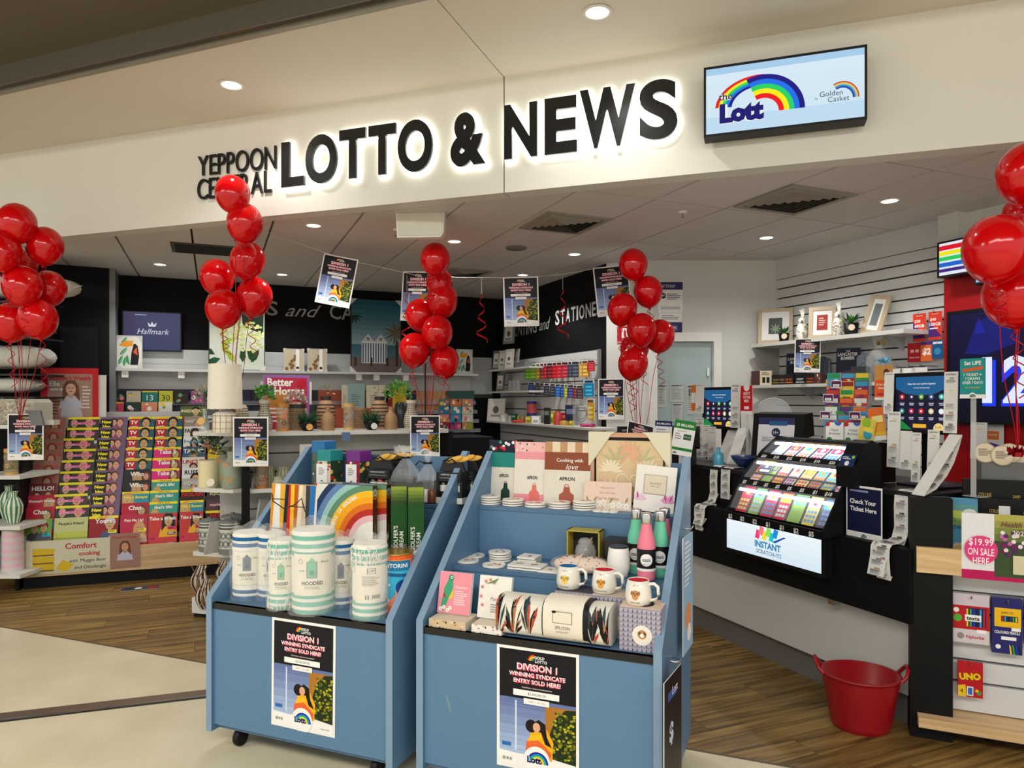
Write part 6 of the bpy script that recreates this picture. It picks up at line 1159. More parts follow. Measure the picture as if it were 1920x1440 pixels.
for px, lb in ((611, 'large tan banded jar behind the small bottle vase, left of the blue jar'), (712, 'large tan banded jar behind the right cactus pot')):
    t = carved(px, -.2, BJ, TAN, lb, 7, 17, DKW, .0065, 'jar_vase', False, DKW); obj('dry_sprig', tuft((0, 0, .28), .05, 24, [LEAF[3], TAN], .03, .012, px), t, kind='stuff')
SV = [(.046, 0), (.05, .01), (.05, .08), (.04, .11), (.018, .14), (.016, .16), (.024, .175)]
carved(615, .02, SV, TAN, 'small tan dotted bottle vase right of the left cactus pot', 10, 22, TAN2, .003, 'bottle_vase', kx=1); carved(733, .02, SV, TAN, 'small tan dotted bottle vase right of the right cactus pot', 10, 22, TAN2, .003, 'bottle_vase', kx=1)
for px, tag_, lb in ((577, (226, 170, 80), 'spiky plant in black pot with orange tag, left of two'), (697, (226, 226, 220), 'spiky plant in black pot with white tag, right of two')):
    t = empty('potted_succulent', GO(px, .03), GOND.a, lb, 'plant', 'spiky plants on the gondola'); obj('pot', MB().lathe([(.03, 0), (.04, .01), (.06, .05), (.062, .068), (.054, .066)], BLACK, 6), t); b = MB(); q = random.Random(px)
    for k in range(60):
        a_, e = q.uniform(0, 6.28), q.uniform(.3, 1.5); d = Vector((cos(a_)*cos(e), sin(a_)*cos(e), sin(e))); s_ = d.cross(Vector((0, 0, 1))); s_ = s_.normalized() if s_.length > .01 else Vector((1, 0, 0)); l = q.uniform(.07, .11); p = Vector((.02*cos(a_), .02*sin(a_), .06)); b.add([tuple(p-s_*.006), tuple(p+s_*.006), tuple(p+d*l*.6+s_*.005), tuple(p+d*l+Vector((0, 0, .01))), tuple(p+d*l*.6-s_*.005)], [(0, 1, 2, 3, 4)], LEAF[4])
    obj('spiky_leaves', b, t, kind='stuff'); obj('round_tag', MB().cyl(0, 0, 0, .003, .024, mat(tag_, .5), n=16).xf(Matrix.Translation((.005, -.062, .03)) @ Matrix.Rotation(R(80), 4, 'X')), t)
# magazine title board
u, w, za, zb = GOND.box(494, 688, 580, 790, -.3); a = Art(w, zb-za, (150, 96, 170)); a.rect(.05, 0, .95, .95, (180, 40, 70)); a.disc(.3, .5, .3, (196, 130, 60)); a.disc(.7, .3, .26, (230, 190, 180)); a.text('Better', .36, .80, .15, W_, mw=.56, bold=.03); a.text('Homes', .56, .64, .15, W_, mw=.66, bold=.03); a.text('and Gardens', .68, .55, .07, W_, mw=.5); a.rect(.09, .62, .22, .76, (110, 70, 170)); a.disc(.83, .84, .11, (180, 20, 40)); a.lines(.1, .1, .5, .4, 4, (240, 220, 220))
obj('title_board', card(a, .01), None, GOND.w(u, -.3, gz1), GOND.a, 'purple bordered magazine board standing behind the vases', 'poster'); gbox('backing_board', w*1.12, .01, zb-za-.05, None, None, (224, 222, 214), GOND.w(u, -.32, gz1), GOND.a, 'white board standing right behind the purple bordered magazine board', 'board')
gbox('dark_box', .13, .08, .19, None, None, (18, 18, 24), GO(590, -.30), GOND.a, 'black box behind the left cactus plant', 'box')
# lower shelf of the gondola
for x in (0,): floral_glass(GO(490, .02, gz2), .045, .17, (196, 130, 50), (226, 140, 120), 'pink floral glass jar on the lower shelf right of the black post', GOND.a)
MG = mat((196, 196, 170), .4); MG2 = mat((150, 160, 130), .4)
def jug(px, off, z, r, h, label, striped=True):
    t = empty('jug', at(GOND, px, off, z), GOND.a, label, 'jug'); n = 24; P = [(r*.8, 0), (r, h*.2), (r*1.02, h*.6), (r*.82, h*.8), (r*.95, h)]; b = MB()
    for i in range(n):
        a0, a1 = 2*pi*i/n, 2*pi*(i+1)/n; b.add([(r_*cos(a_), r_*sin(a_), z_) for r_, z_ in P for a_ in (a0, a1)], [(2*k, 2*k+1, 2*k+3, 2*k+2) for k in range(4)], MG if (i % 2 or not striped) else MG2)
    obj('body', b, t); obj('handle', MB().tube([(r*.9, 0, h*.85), (r*1.6, 0, h*.8), (r*1.7, 0, h*.45), (r*.95, 0, h*.3)], .006, MG, 6), t)
jug(531, -.03, gz2, .05, .14, 'tall striped cream jug on the lower shelf behind the surfboard puzzle'); jug(506, -.08, gz2, .038, .14, 'narrow striped cream cup beside the floral jar'); jug(522, .08, gz2, .036, .08, 'small yellow-cream jug in front of the striped one', False)
def ph(a): a.rect(0, 0, 1, 1, (226, 226, 222)); a.rect(.15, .15, .85, .85, (60, 50, 44)); a.disc(.5, .4, .2, (200, 160, 130))
picture(562, 833, 600, 905, .06, 'white photo frame box behind the stand\'s hex gift boxes', ph, (222, 220, 214), .008, 0, 'photo_box', fr=GOND, zbase=gz2); picture(740, 836, 796, 900, .06, 'second white photo frame box near the cellophane bags', ph, (200, 200, 198), .008, 0, 'photo_box', fr=GOND, zbase=gz2)
obj('frame_rest', MB().box(.42, gw, -.1, .185, gz2-.025, gz2, GS), gd); gbox('storage_box', .14, .1, .12, None, None, (140, 104, 80), GO(492, .05, .525), GOND.a, 'brown box on the lowest gondola shelf', 'box')
# end cap goods
E = lambda px, off, z: at(EC, px, off, z)
t = empty('candle_vase', E(391, -.06, .925), 0, 'cream round pot with mixed eucalyptus and a pink flower', 'vase'); r = wid(EC, 379, 410, -.06)/2; hh = hgt(EC, 391, 50, -.06); obj('pot', MB().cyl(0, 0, 0, hh, r, mat((236, 222, 178), .5), n=24), t); obj('foliage', tuft((0, 0, hh+.06), .12, 130, [LEAF[2], LEAF[3], mat((70, 90, 50), .6)], .045, .022, 4), t, kind='stuff'); obj('pink_flower', tuft((0, -.04, hh+.09), .03, 30, [mat((206, 140, 120), .6)], .03, .012, 5), t, kind='stuff')
t = empty('lemon_dish', E(400, .0, .925), 0, 'small dish with a lemon slice motif beside the cream pot', 'dish'); obj('dish', MB().cyl(0, 0, 0, .05, .028, mat((226, 220, 200), .3), n=20).xf(Matrix.Translation((0, -.0, .03)) @ Matrix.Rotation(R(70), 4, 'X')), t); obj('lemon_face', MB().cyl(0, 0, 0, .002, .024, mat((236, 190, 30), .4), n=20).xf(Matrix.Translation((0, -.001, .03)) @ Matrix.Rotation(R(70), 4, 'X')).xf(Matrix.Translation((0, -.001, 0))), t)
SG = mat((150, 160, 138), .5); PK = mat((196, 150, 100), .5)
for px, off, s, lb in ((436, -.05, 1.0, 'sage milk-can vase with gold leaf motifs, front of two'), (424, -.16, 1.08, 'sage milk-can vase with gold leaf motifs, set behind')):
    t = empty('milk_can_vase', E(px, off, .925), 0, lb, 'vase', 'sage milk cans'); P = [(.07*s, 0), (.075*s, .01), (.075*s, .17*s), (.035*s, .21*s), (.034*s, .24*s), (.04*s, .26*s)]; obj('body', MB().lathe(P, SG, 24), t); b = MB()
    for cx, cz in ((-.9, .05), (.1, .04), (-.3, .15), (.9, .14)):
        for an in (60, 90, 120): 
            x_ = R(-90)+cx; pts = [(0, 0), (.01, .02), (0, .05), (-.01, .02)]; ca, sa = cos(R(an-90)), sin(R(an-90)); b.add([((.0765*s)*cos(x_+(p[0]*ca-p[1]*sa)/.075), (.0765*s)*sin(x_+(p[0]*ca-p[1]*sa)/.075), cz*s+p[0]*sa+p[1]*ca) for p in pts], [(0, 1, 2, 3)], PK)
    obj('leaf_motif', b, t); obj('handle', MB().tube([(.07*s, 0, .16*s), (.095*s, 0, .17*s), (.08*s, 0, .2*s), (.05*s, 0, .195*s)], .004, SG, 6), t)
DG, LC = mat((60, 66, 66), .5), mat((206, 206, 196), .4)
def canister(px, off, z, r, h, label):
    t = empty('canister', E(px, off, z), 0, label, 'canister', 'patterned canisters'); obj('pot', MB().lathe([(r, 0), (r, h*.16), (r, h*.7), (r, h*.75), (r, h*.79), (r, h*.83), (r, h*.87)], LC, 28, bands=[mat((120, 122, 118), .5), LC, DG, LC, DG, LC]), t)
    b = MB()
    for j in range(2):
        for i in range(7):
            an = -pi+pi*(i+.5*(j % 2))/6.2; cz = h*(.3+.22*j)
            for R0, R1 in ((.012, .016), (.021, .025)):
                for k in range(10):
                    t0, t1 = 2*pi*k/10, 2*pi*(k+1)/10; b.add([((r+.001)*cos(an+q_*cos(tt)/r), (r+.001)*sin(an+q_*cos(tt)/r), cz+q_*sin(tt)) for q_, tt in ((R0, t0), (R1, t0), (R1, t1), (R0, t1))], [(0, 1, 2, 3)], DG)
    obj('ring_pattern', b, t, kind='stuff'); obj('lid', MB().lathe([(r*1.04, h*.87), (r*1.04, h*.91), (r*.6, h*.95), (.012, h*.96), (.012, h*.98), (.018, h), (.0, h*1.01)], mat((120, 124, 122), .5), 24), t)
canister(393, -.06, .47, .072, .24, 'grey and white ring-patterned canister, left and smaller'); canister(436, -.12, .47, .078, .27, 'ring-patterned canister at the back right of the end cap'); canister(432, -.02, .47, .075, .25, 'ring-patterned canister in front right on the end cap')
obj('white_divider', MB().box(-.002, .002, -.07, .07, 0, .24, GS).xf(Matrix.Rotation(R(16), 4, 'Y')), None, E(398, .02, .472), R(-30), 'leaning white stand card before the canisters', 'card')
t = empty('striped_bag_set', (0, 0, 0), 0); bpy.data.objects.remove(t)
ST1, ST2, JUTE = mat((216, 206, 190), .9), mat((70, 44, 36), .9), mat((130, 100, 60), .9)
for i, (px, py0, py1, wp, off, lb) in enumerate(((379, 1060, 1112, 42, -.02, 'upper left'), (388, 1086, 1143, 34, .03, 'lower front'), (424, 1052, 1090, 30, -.02, 'right, half hidden by the blue stand'))):
    u = EC.u(px, off); z0, z1 = EC.z(px, py1, off), min(EC.z(px, py0, off), .43); w = wp*EC.hit(px, 750, off)[2]/F; t = empty('striped_bag', EC.w(u, off, z0), EC.a, 'brown and cream striped fabric bag with tassel, '+lb, 'bag', 'striped bags hanging under the end cap'); h = z1-z0; n = 12
    for k in range(1): 
        b = MB()
        for j in range(n):
            x0_, x1_ = -w/2+w*j/n, -w/2+w*(j+1)/n; f_ = lambda x, v: (x*(.55+.5*sin(pi*min(1, v+.15))), -.035*sin(pi*v)-.01*sin(x*90), v*h)
            vs = [f_(x, v/6) for v in range(7) for x in (x0_, x1_)]; b.add(vs, [(2*q_, 2*q_+1, 2*q_+3, 2*q_+2) for q_ in range(6)], ST1 if j % 2 else ST2, sm=True)
        obj('striped_cloth', b, t)
    obj('tassel', MB().lathe([(.002, .04), (.010, .03), (.008, .025), (.016, -.03)], JUTE, 10, cy=-.045, z=h*.35), t); obj('cord', MB().tube([(-w*.4, -.03, h), (0, -.05, h*.6), (w*.4, -.03, h)], .004, JUTE, 5), t)

# ------------------------------------------------------------ stationery wall
po = .02; u0, u1 = STAT.u(912, po), STAT.u(1121, po); z0 = STAT.z(1121, 803, po)-.25
sp_ = empty('stationery_panel', (STAT.x, STAT.y, 0), STAT.a, 'white slat panel with hooks and shelves of stationery on the black wall', 'shelving')
zt_ = STAT.z(1121, 655, po); obj('frame_edge', MB().box(u1, u1+.03, -.03, 0, z0, zt_, mat((140, 140, 138), .5)), sp_); bb = obj('board', MB().box(u0, u1, -.012, 0, z0, zt_, mat((60, 60, 60), .6)), sp_); z = zt_
while z > z0: obj('slat', MB().box(u0, u1, -.02, -.012, max(z0, z-.14), z-.006, SW), bb); z -= .146
def sshelf(px0, px1, py, off, label):
    a0, a1 = STAT.u(px0, off), STAT.u(px1, off); zz_ = STAT.z((px0+px1)/2, py, off); obj('shelf_board', MB().box(a0, a1, -off, -.02, zz_-.02, zz_, GS), sp_); return zz_
zA_, zB_, zC_ = sshelf(917, 992, 690, .28, ''), sshelf(917, 992, 733, .28, ''), sshelf(912, 1116, 796, .3, '')
FRM = [(150, 150, 148), (196, 192, 180), (206, 200, 190), (110, 112, 114)]
def sfr(px0, py0, px1, py1, off, c, label, zb, rz=0, tilt=0):
    u, w, za, zc = STAT.box(px0, py0, px1, py1, off); w = max(w*.6, .05); h = zc-za; t = empty('framed_photo', STAT.w(u, off, zb if zb is not None else za), STAT.a+rz, label, 'photo frame'); b = MB().box(-w/2, w/2, 0, .02, 0, h, mat(c, .5), .003); a = Art(w*.7, h*.7, (226, 224, 216)); a.disc(.5, .5, .25, (110, 96, 84)); a.rect(.1, .05, .9, .2, (150, 150, 150)); b.art(a, (-w*.35, -.0005, h*.15)); b.xf(Matrix.Rotation(-R(6), 4, 'X')); obj('frame', b, t)
for a_ in ((943, 612, 962, 650, .16, FRM[0], 'grey photo frame standing on top of the other boxed frames', zA_+.3, R(20)), (924, 652, 934, 689, .2, FRM[3], 'dark grey photo frame at the left end of the top stationery shelf', zA_, R(30)), (934, 652, 946, 688, .22, FRM[1], 'cream photo frame second on the top stationery shelf', zA_, R(20)), (946, 650, 960, 687, .24, FRM[2], 'beige photo frame with dark picture on the top stationery shelf', zA_, R(20)), (958, 648, 974, 685, .16, FRM[0], 'leaning grey frame at the right of the top stationery shelf', zA_, R(-10)), (916, 744, 941, 786, .26, (222, 220, 214), 'white photo frame standing at the left end of the lowest stationery shelf', zC_, R(30))): sfr(*a_)
gbox('frame_box', .26, .14, .06, None, None, (110, 112, 116), STAT.w(STAT.u(975, .2), .2, zA_), STAT.a, 'flat grey boxes lying at the right end of the top stationery shelf', 'box')
q = random.Random(5)
def small(kind, px, off, z, w, h, c, label, group=None, cat=None, fr=STAT, hang=False):
    m = mat(c, .4); t = empty(kind, fr.w(fr.u(px, off), off, z), fr.a+R(q.uniform(20, 60) if fr is STAT else 0), label, cat or kind.split('_')[-1], group)
    if hang: a = Art(w, h, (226, 226, 224)); a.rect(0, .0, 1, .8, c); a.rect(.1, .82, .9, .96, [v*.5 for v in c]); a.rects([(.2, .1+.22*i, .8, .2+.22*i) for i in range(3)], [min(255, v*1.4+30) for v in c]); obj('pack', MB().box(-w/2, w/2, 0, .012, -h, 0, WHITE, .002).art(a, (-w/2, -.0005, -h)), t); obj('hook', MB().tube([(0, .1, .01), (0, -.03, .01), (0, -.035, .02)], .002, CHROME, 4), t)
    elif kind in ('glue_bottle', 'jar', 'pencil_tin', 'tape_roll'): obj('body', MB().lathe([(w/2, 0), (w/2, h*.8), (w/2*.6, h*.88), (w/2*.6, h)], m, 14), t)
    else: a = Art(w, h, c); a.rect(.1, .55, .9, .8, [min(255, v+90) for v in c]); a.rects([(.2, .15, .8, .25), (.2, .32, .8, .4)], [v*.5 for v in c]); obj('carton', MB().box(-w/2, w/2, 0, .05, 0, h, m, .002).art(a, (-w/2, -.0005, 0)), t)
hk = [(990, (110, 190, 40), 'lime green pack'), (1000, (130, 200, 50), 'second lime green pack'), (1011, (210, 170, 50), 'gold and yellow pack'), (1019, (150, 60, 50), 'brown-red pack'), (1026, (170, 30, 40), 'dark red pen pack'), (1032, (110, 20, 30), 'maroon pen pack'), (1041, (196, 30, 40), 'red pack with yellow tape'), (1050, (206, 40, 50), 'bright red pack'), (1060, (180, 40, 60), 'red scissors pack'), (1072, (60, 70, 90), 'black calculator pack'), (1079, (60, 66, 80), 'grey calculator pack'), (1092, (214, 190, 110), 'cream and red pack'), (1098, (226, 150, 60), 'orange pack'), (1108, (190, 50, 60), 'small red tape pack')]
def zst(px, k0, k1): return STAT.z(px, k0+(k1-k0)*(px-985)/(1110-985), .1)
for i, (px, c, n_) in enumerate(hk): z_ = zst(px, 683, 675); small('hanging_pack', px, .1, z_, .085, zst(px, 683, 675)-zst(px, 712, 706)-(.05 if px > 1100 else 0), c, n_+' hanging on the upper hook row of the stationery wall', 'upper row stationery packs', 'stationery', hang=True)
for i, (px, c, n_) in enumerate(((996, (40, 70, 130), 'blue pen pouch'), (1008, (60, 60, 66), 'black marker pouch'), (1016, (90, 90, 96), 'grey pen pouch'), (1025, (50, 56, 66), 'dark pen pouch'), (1036, (60, 60, 70), 'black pen pouch left of blue ones'), (1047, (40, 90, 170), 'bright blue pen pouch'), (1056, (40, 80, 150), 'second bright blue pen pouch'), (1063, (170, 190, 60), 'lime highlighter pouch'), (1070, (60, 60, 120), 'violet-blue pouch'), (1080, (130, 50, 60), 'maroon pouch'), (1087, (70, 60, 60), 'brown pouch'))): small('hanging_pack', px, .1, zst(px, 716, 724), .07, .13, c, n_+' in the lower hook row of the stationery wall', 'lower row stationery packs', 'stationery', hang=True)
small('hanging_pack', 1104, .12, STAT.z(1104, 712, .12), .12, .16, (40, 140, 200), 'big blue and black pack at the right end of the lower hook row', None, 'stationery', hang=True); small('hanging_pack', 1107, .12, STAT.z(1107, 748, .12), .09, .2, (226, 160, 40), 'orange and yellow pack hanging above the right end of the shelf', None, 'stationery', hang=True)
for i, (px, k, w, h, c, n_) in enumerate(((947, 'tape_roll', .1, .09, (230, 228, 220), 'white paper roll, lower of two'), (957, 'jar', .05, .07, (220, 220, 220), 'small white pot'), (963, 'glue_box', .06, .09, (40, 110, 70), 'green and blue glue pack'), (972, 'glue_bottle', .025, .08, (236, 200, 40), 'yellow capped glue stick'), (980, 'glue_bottle', .025, .08, (226, 190, 50), 'second yellow glue stick'), (990, 'glue_box', .07, .07, (220, 200, 50), 'yellow box'), (972, 'stapler_box', .13, .03, (200, 30, 30), 'red stapler'), (1004, 'tape_box', .09, .08, (230, 230, 228), 'white box of tape'), (1025, 'glue_box', .06, .17, (30, 34, 30), 'tall black and green box'), (1034, 'marker_box', .06, .13, (190, 200, 40), 'lime yellow box'), (1046, 'glue_bottle', .09, .14, (190, 60, 60), 'red and white glue tub'), (1057, 'clip_box', .08, .12, (190, 30, 40), 'red box behind the glue tub'), (1058, 'tape_roll', .09, .05, (190, 150, 60), 'amber tape roll'), (1071, 'binder_box', .12, .2, (30, 40, 74), 'navy box'), (1070, 'glue_box', .03, .05, (206, 180, 40), 'small amber glue bottle'), (1100, 'label_box', .13, .03, (170, 40, 90), 'flat pink pack'))):
    of = .2 if i not in (9, 11, 13) else .1; small(k, px, of if k != 'stapler_box' else .27, zC_, w, h, c, n_+' on the lowest stationery shelf', 'desk supplies on the lowest stationery shelf', 'stationery')
t = empty('pen_bucket', STAT.w(STAT.u(997, .12), .12, zC_+.075), STAT.a, 'blue, red and white drum of glue sticks raised on the shelf', 'tub'); obj('drum', MB().lathe([(.055, 0), (.055, .03), (.055, .13), (.057, .16)], WHITE, 20, bands=[mat((30, 50, 130), .4), mat((214, 90, 90), .4), mat((30, 50, 130), .4)]), t); gbox('riser_box', .12, .08, .074, None, None, (220, 220, 216), STAT.w(STAT.u(997, .16), .16, zC_), STAT.a, 'white carton under the blue drum of glue sticks', 'box')
t = empty('cable_bag', STAT.w(STAT.u(1090, .2), .2, zC_), STAT.a+R(30), 'clear bag with a coiled cord on the lowest stationery shelf', 'bag'); obj('coiled_cord', MB().tube([(.06*cos(k*.5), 0, .1+.075*sin(k*.5)+.002*k) for k in range(26)], .004, mat((90, 84, 84), .4), 5), t); obj('clear_bag', MB().box(-.09, .09, -.02, .03, 0, .2, CELLO, .01), t)
for i, px in enumerate((958, 965, 972)): 
    t = empty('glass_tumbler', STAT.w(STAT.u(px, .2), .2, zB_), 0, 'clear drinking glass, %s of three on the middle stationery shelf' % ('left', 'centre', 'right')[i], 'glass', 'glasses on the stationery shelf'); obj('bowl', MB().lathe([(.03, 0), (.034, .12)], glass((200, 205, 205), .4), 14, cap=False), t)
sfr(930, 695, 943, 730, .2, FRM[3], 'dark boxed frame on the middle stationery shelf', zB_, R(20)); 
gbox('cardboard_box', .2, .15, .2, None, None, (106, 84, 66), STAT.w(STAT.u(970, .2), .2, .9), STAT.a, 'brown box under the lowest stationery shelf', 'box'); obj('shelf_board', MB().box(STAT.u(915, .3), STAT.u(1040, .3), -.3, -.02, .87, .9, CBLK), sp_)
obj('box_lid_card', card(Art(.16, .1, (220, 214, 206)).rect(.1, .1, .6, .6, (170, 50, 60)), .01), None, STAT.w(STAT.u(978, .26), .26, .9), STAT.a+R(40), 'small white card with red patch beside the brown box', 'card')

# ------------------------------------------------------------ office wall notices and doorway papers
def notice(px0, py0, px1, py1, label, fn, off=.004, fr=OFF, cat='notice', rz=0, bg=W_):
    u, w, za, zb = fr.box(px0, py0, px1, py1, off); a = Art(w, zb-za, bg); fn(a); c = obj('wall_notice', card(a, .001), None, fr.w(u, off, za), fr.a, label, cat); c.rotation_euler = (0, rz, fr.a); return c
def n1(a): a.rect(0, .75, 1, 1, (50, 44, 96)); a.text('PAY TO PLAY', .4, .82, .1, W_, mw=.6); a.disc(.2, .55, .12, (24, 30, 60)); a.text('18+', .2, .52, .08, W_, mw=.16); a.lines(.35, .4, .95, .62, 4, (120, 120, 130)); a.rect(.1, .1, .9, .2, (200, 200, 206))
def n2(a): a.rect(0, .25, 1, .68, (50, 44, 96)); a.rect(.2, .36, .8, .58, (90, 84, 140)); a.text('BE SAFE', .5, .43, .1, W_, mw=.5); a.lines(.1, .75, .9, .92, 3, (130, 130, 140)); a.text('Lott', .7, .08, .1, K_)
notice(1234, 529, 1280, 586, 'white notice with purple header behind the right balloons', n1); notice(1236, 587, 1279, 640, 'white notice with a purple box below the other one', n2)
SEf = Fr(sE[0], sE[1], math.degrees(math.atan2(oE[1]-sE[1], oE[0]-sE[0])))
notice(1157, 612, 1182, 645, 'red fire extinguisher sign on the white wall behind balloons', lambda a: (a.rect(.35, .35, .8, .9, W_), a.poly([(.5, .4), (.5, .7), (.6, .85), (.68, .7), (.68, .4)], RED), a.text('FIRE', .5, .2, .1, W_, mw=.5), a.text('EXTINGUISHER', .5, .06, .09, W_, mw=.9)), fr=SEf, bg=(196, 24, 34), cat='sign')
DG_ = (190, 192, 188)
for x0, y0, x1, y1, lb, hd in ((1217, 720, 1232, 764, 'yellow highlighted paper taped on the frosted door, leftmost', 'y'), (1233, 720, 1250, 764, 'plain paper taped second on the frosted door', 'p'), (1256, 720, 1282, 754, 'timetable paper taped on the frosted door', 'g'), (1259, 756, 1280, 790, 'faded paper taped below the timetable', 'p'), (1288, 720, 1305, 777, 'paper with black barcode squares right on the frosted door', 'k')):
    def fp(a, hd=hd):
        if hd == 'y': a.rect(.1, .1, .8, .7, (190, 200, 50))
        if hd == 'k': a.rects([(.2+.2*i, .6, .32+.2*i, .85) for i in range(4)], K_)
        a.lines(.1, .1, .9, .9, 12, (110, 116, 120), .3, len(lb)); a.rect(.1, .9, .9, .94, (60, 60, 60))
    notice(x0, y0, x1, y1, lb, fp, -.045, cat='notice', bg=DG_)
# posters by the wall edge, standing on the counter far end
u, w, za, zb = SEf.box(1124, 710, 1168, 787, .012); a = a_div(w*1.1, zb-za); o = obj('poster', card(a, .001), None, SEf.w(u, .012, za), SEf.a, 'poster with torn corner standing left of the office doorway', 'poster', 'division one posters'); 
a = Art(.16, .24, (22, 24, 30)); a.text('GAME ON', .5, .85, .06, W_, mw=.6); a.rect(.05, .2, .55, .75, (30, 100, 170)); a.disc(.75, .5, .18, (190, 60, 80)); a.lines(.1, .4, .5, .7, 4, W_)
gbox('brochure_stand', .16, .04, .2, a, None, (30, 30, 34), (pX(1177, 5.4), 5.4, CT), 0, 'dark brochure stand with blue panel at the far end of the counter', 'brochure'); 
o = obj('poster', M4, None, (pX(1195, 5.15), 5.15, CT), 0, 'small poster leaning right on the counter under the balloons', 'poster', 'division one posters'); o.rotation_euler = (-R(20), R(14), R(10)); o.scale = (.9, .9, .9)
# ------------------------------------------------------------ shelves behind the counter
so = .30; zu = SLAT.z(1550, 631, so); zl = SLAT.z(1500, 720, so); a0, a1 = SLAT.u(1405, so), SLAT.u(1694, so); a0 = max(a0, .02)
ws = empty('counter_shelving', (SLAT.x, SLAT.y, 0), SLAT.a, 'two white shelves on the slat wall behind the sales counter', 'shelving')
obj('shelf_board', MB().box(a0, a1, -so, 0, zu-.03, zu, GS), ws); obj('shelf_board', MB().box(a0, a1, -so, 0, zl-.025, zl, GS), ws)
obj('end_gusset', MB().prism([(-so, zu-.03), (0, zu-.03), (0, zl), (-.1, zl)], a0, a0+.02, mat((170, 168, 164), .5), 'x'), ws)
for u in (a0+.4, a1-.25): 
    for zz_ in (zu-.03, zl-.025): obj('bracket', MB().prism([(-.2, zz_-.0), (0, zz_-.0), (0, zz_-.1)], u, u+.02, mat((190, 190, 188), .4), 'x'), ws)
obj('hang_rail', MB().tube([(a0+.12, -.16, zl-.10), (a0+.55, -.16, zl-.10)], .007, CHROME, 6).tube([(a0+.5, -.16, zl-.10), (a0+.5, 0, zl-.08)], .007, CHROME, 6), ws)
SP = lambda px, off, z: at(SLAT, px, off, z)
OAKG = mat((190, 172, 142), .6, var=.1, sc=20)
def woodframe(px0, px1, pyt, off, label, art, rz, tl=8, fw=.03, roll=0):
    w = (px1-px0)*SLAT.hit((px0+px1)/2, 750, off)[2]/F*1.06; h = hgt(SLAT, (px0+px1)/2, 0, off); zt_ = SLAT.z((px0+px1)/2, pyt, off); h = zt_-zu
    t = empty('wooden_picture', SP((px0+px1)/2, off, zu+.003), 0, label, 'picture frame'); t.rotation_euler = (-R(tl), R(roll), rz)
    obj('frame', MB().box(-w/2, -w/2+fw, 0, .02, 0, h, OAKG).box(w/2-fw, w/2, 0, .02, 0, h, OAKG).box(-w/2+fw, w/2-fw, 0, .02, 0, fw, OAKG).box(-w/2+fw, w/2-fw, 0, .02, h-fw, h, OAKG), t)
    a = Art(w-2*fw, h-2*fw, (232, 232, 230)); art(a); obj('mount_print', MB().box(-w/2+fw, w/2-fw, .008, .018, fw, h-fw, WHITE).art(a, (-w/2+fw, .0075, fw)), t); return t
def leafprint(a): a.rect(.25, .22, .75, .78, (70, 78, 74)); [petal(a, .5, .4, .22, .03, an, (130, 150, 120)) for an in range(0, 360, 45)]
woodframe(1424, 1482, 577, .16, 'wide wooden picture frame with dark leaf print at the left of the top shelf', leafprint, R(-28)); woodframe(1518, 1563, 574, .17, 'wooden picture frame with red print between two white cockatoos', lambda a: (a.rect(.22, .2, .78, .82, (160, 60, 50)), a.lines(.32, .35, .68, .7, 4, (226, 190, 180))), R(-34))
t = woodframe(1612, 1648, 549, .17, 'tall wooden picture frame turned sideways and leaning at the shelf\'s right', lambda a: a.rect(.2, .15, .8, .85, (110, 120, 118)), R(-52), 16, .03, 10); obj('easel_leg', MB().tube([(0, .02, .25), (.0, .14, .045)], .004, BLACK, 4), t)
for px, hpx, off, lb in ((1504, 62, .14, 'white cockatoo ornament with lacy body, left of the red print frame'), (1573, 68, .16, 'white cockatoo ornament with lacy body, right of the red print frame')):
    h = hgt(SLAT, px, hpx, off); t = empty('cockatoo_ornament', SP(px, off, zu), R(-40), lb, 'ornament', 'white cockatoo ornaments'); CW = mat((236, 234, 226), .4); k = h/.3
    obj('body', MB().lathe([(.03*k, 0), (.045*k, .02*k), (.055*k, .07*k), (.048*k, .12*k), (.034*k, .16*k)], CW, 18).sph(0, -.005, .18*k, .034*k, CW, .04*k, .036*k), t); b = MB(); q = random.Random(px)
    for i in range(34):
        an, zz_ = q.uniform(-2.9, -.2), q.uniform(.015, .13)*k; r_ = .0575*k*(1-abs(zz_/k-.07)*2.2)+.001; s_ = .007*k; b.add([(r_*cos(an+dx/r_), r_*sin(an+dx/r_), zz_+dz) for dx, dz in ((-s_, 0), (0, -s_), (s_, 0), (0, s_))], [(0, 1, 2, 3)], mat((150, 130, 84), .6))
    obj('lace_pattern', b, t, kind='stuff'); c = MB()
    for i in range(5): c.tube([(0, .01, .2*k), (.004*(i-2), .012, .25*k), (.012*(i-2), .01+.004*i, (.30-.006*abs(i-2))*k)], [.010*k, .009*k, .003*k], CW, 6)
    obj('crest', c, t); obj('beak', MB().sph(.01, -.042*k, .172*k, .009*k, mat((120, 110, 90), .4), .012*k, .014*k, 8, 6), t); obj('flower', MB().sph(.03*k, -.03*k, .13*k, .016*k, mat((206, 190, 120), .5), .012*k, .016*k, 7, 5), t)
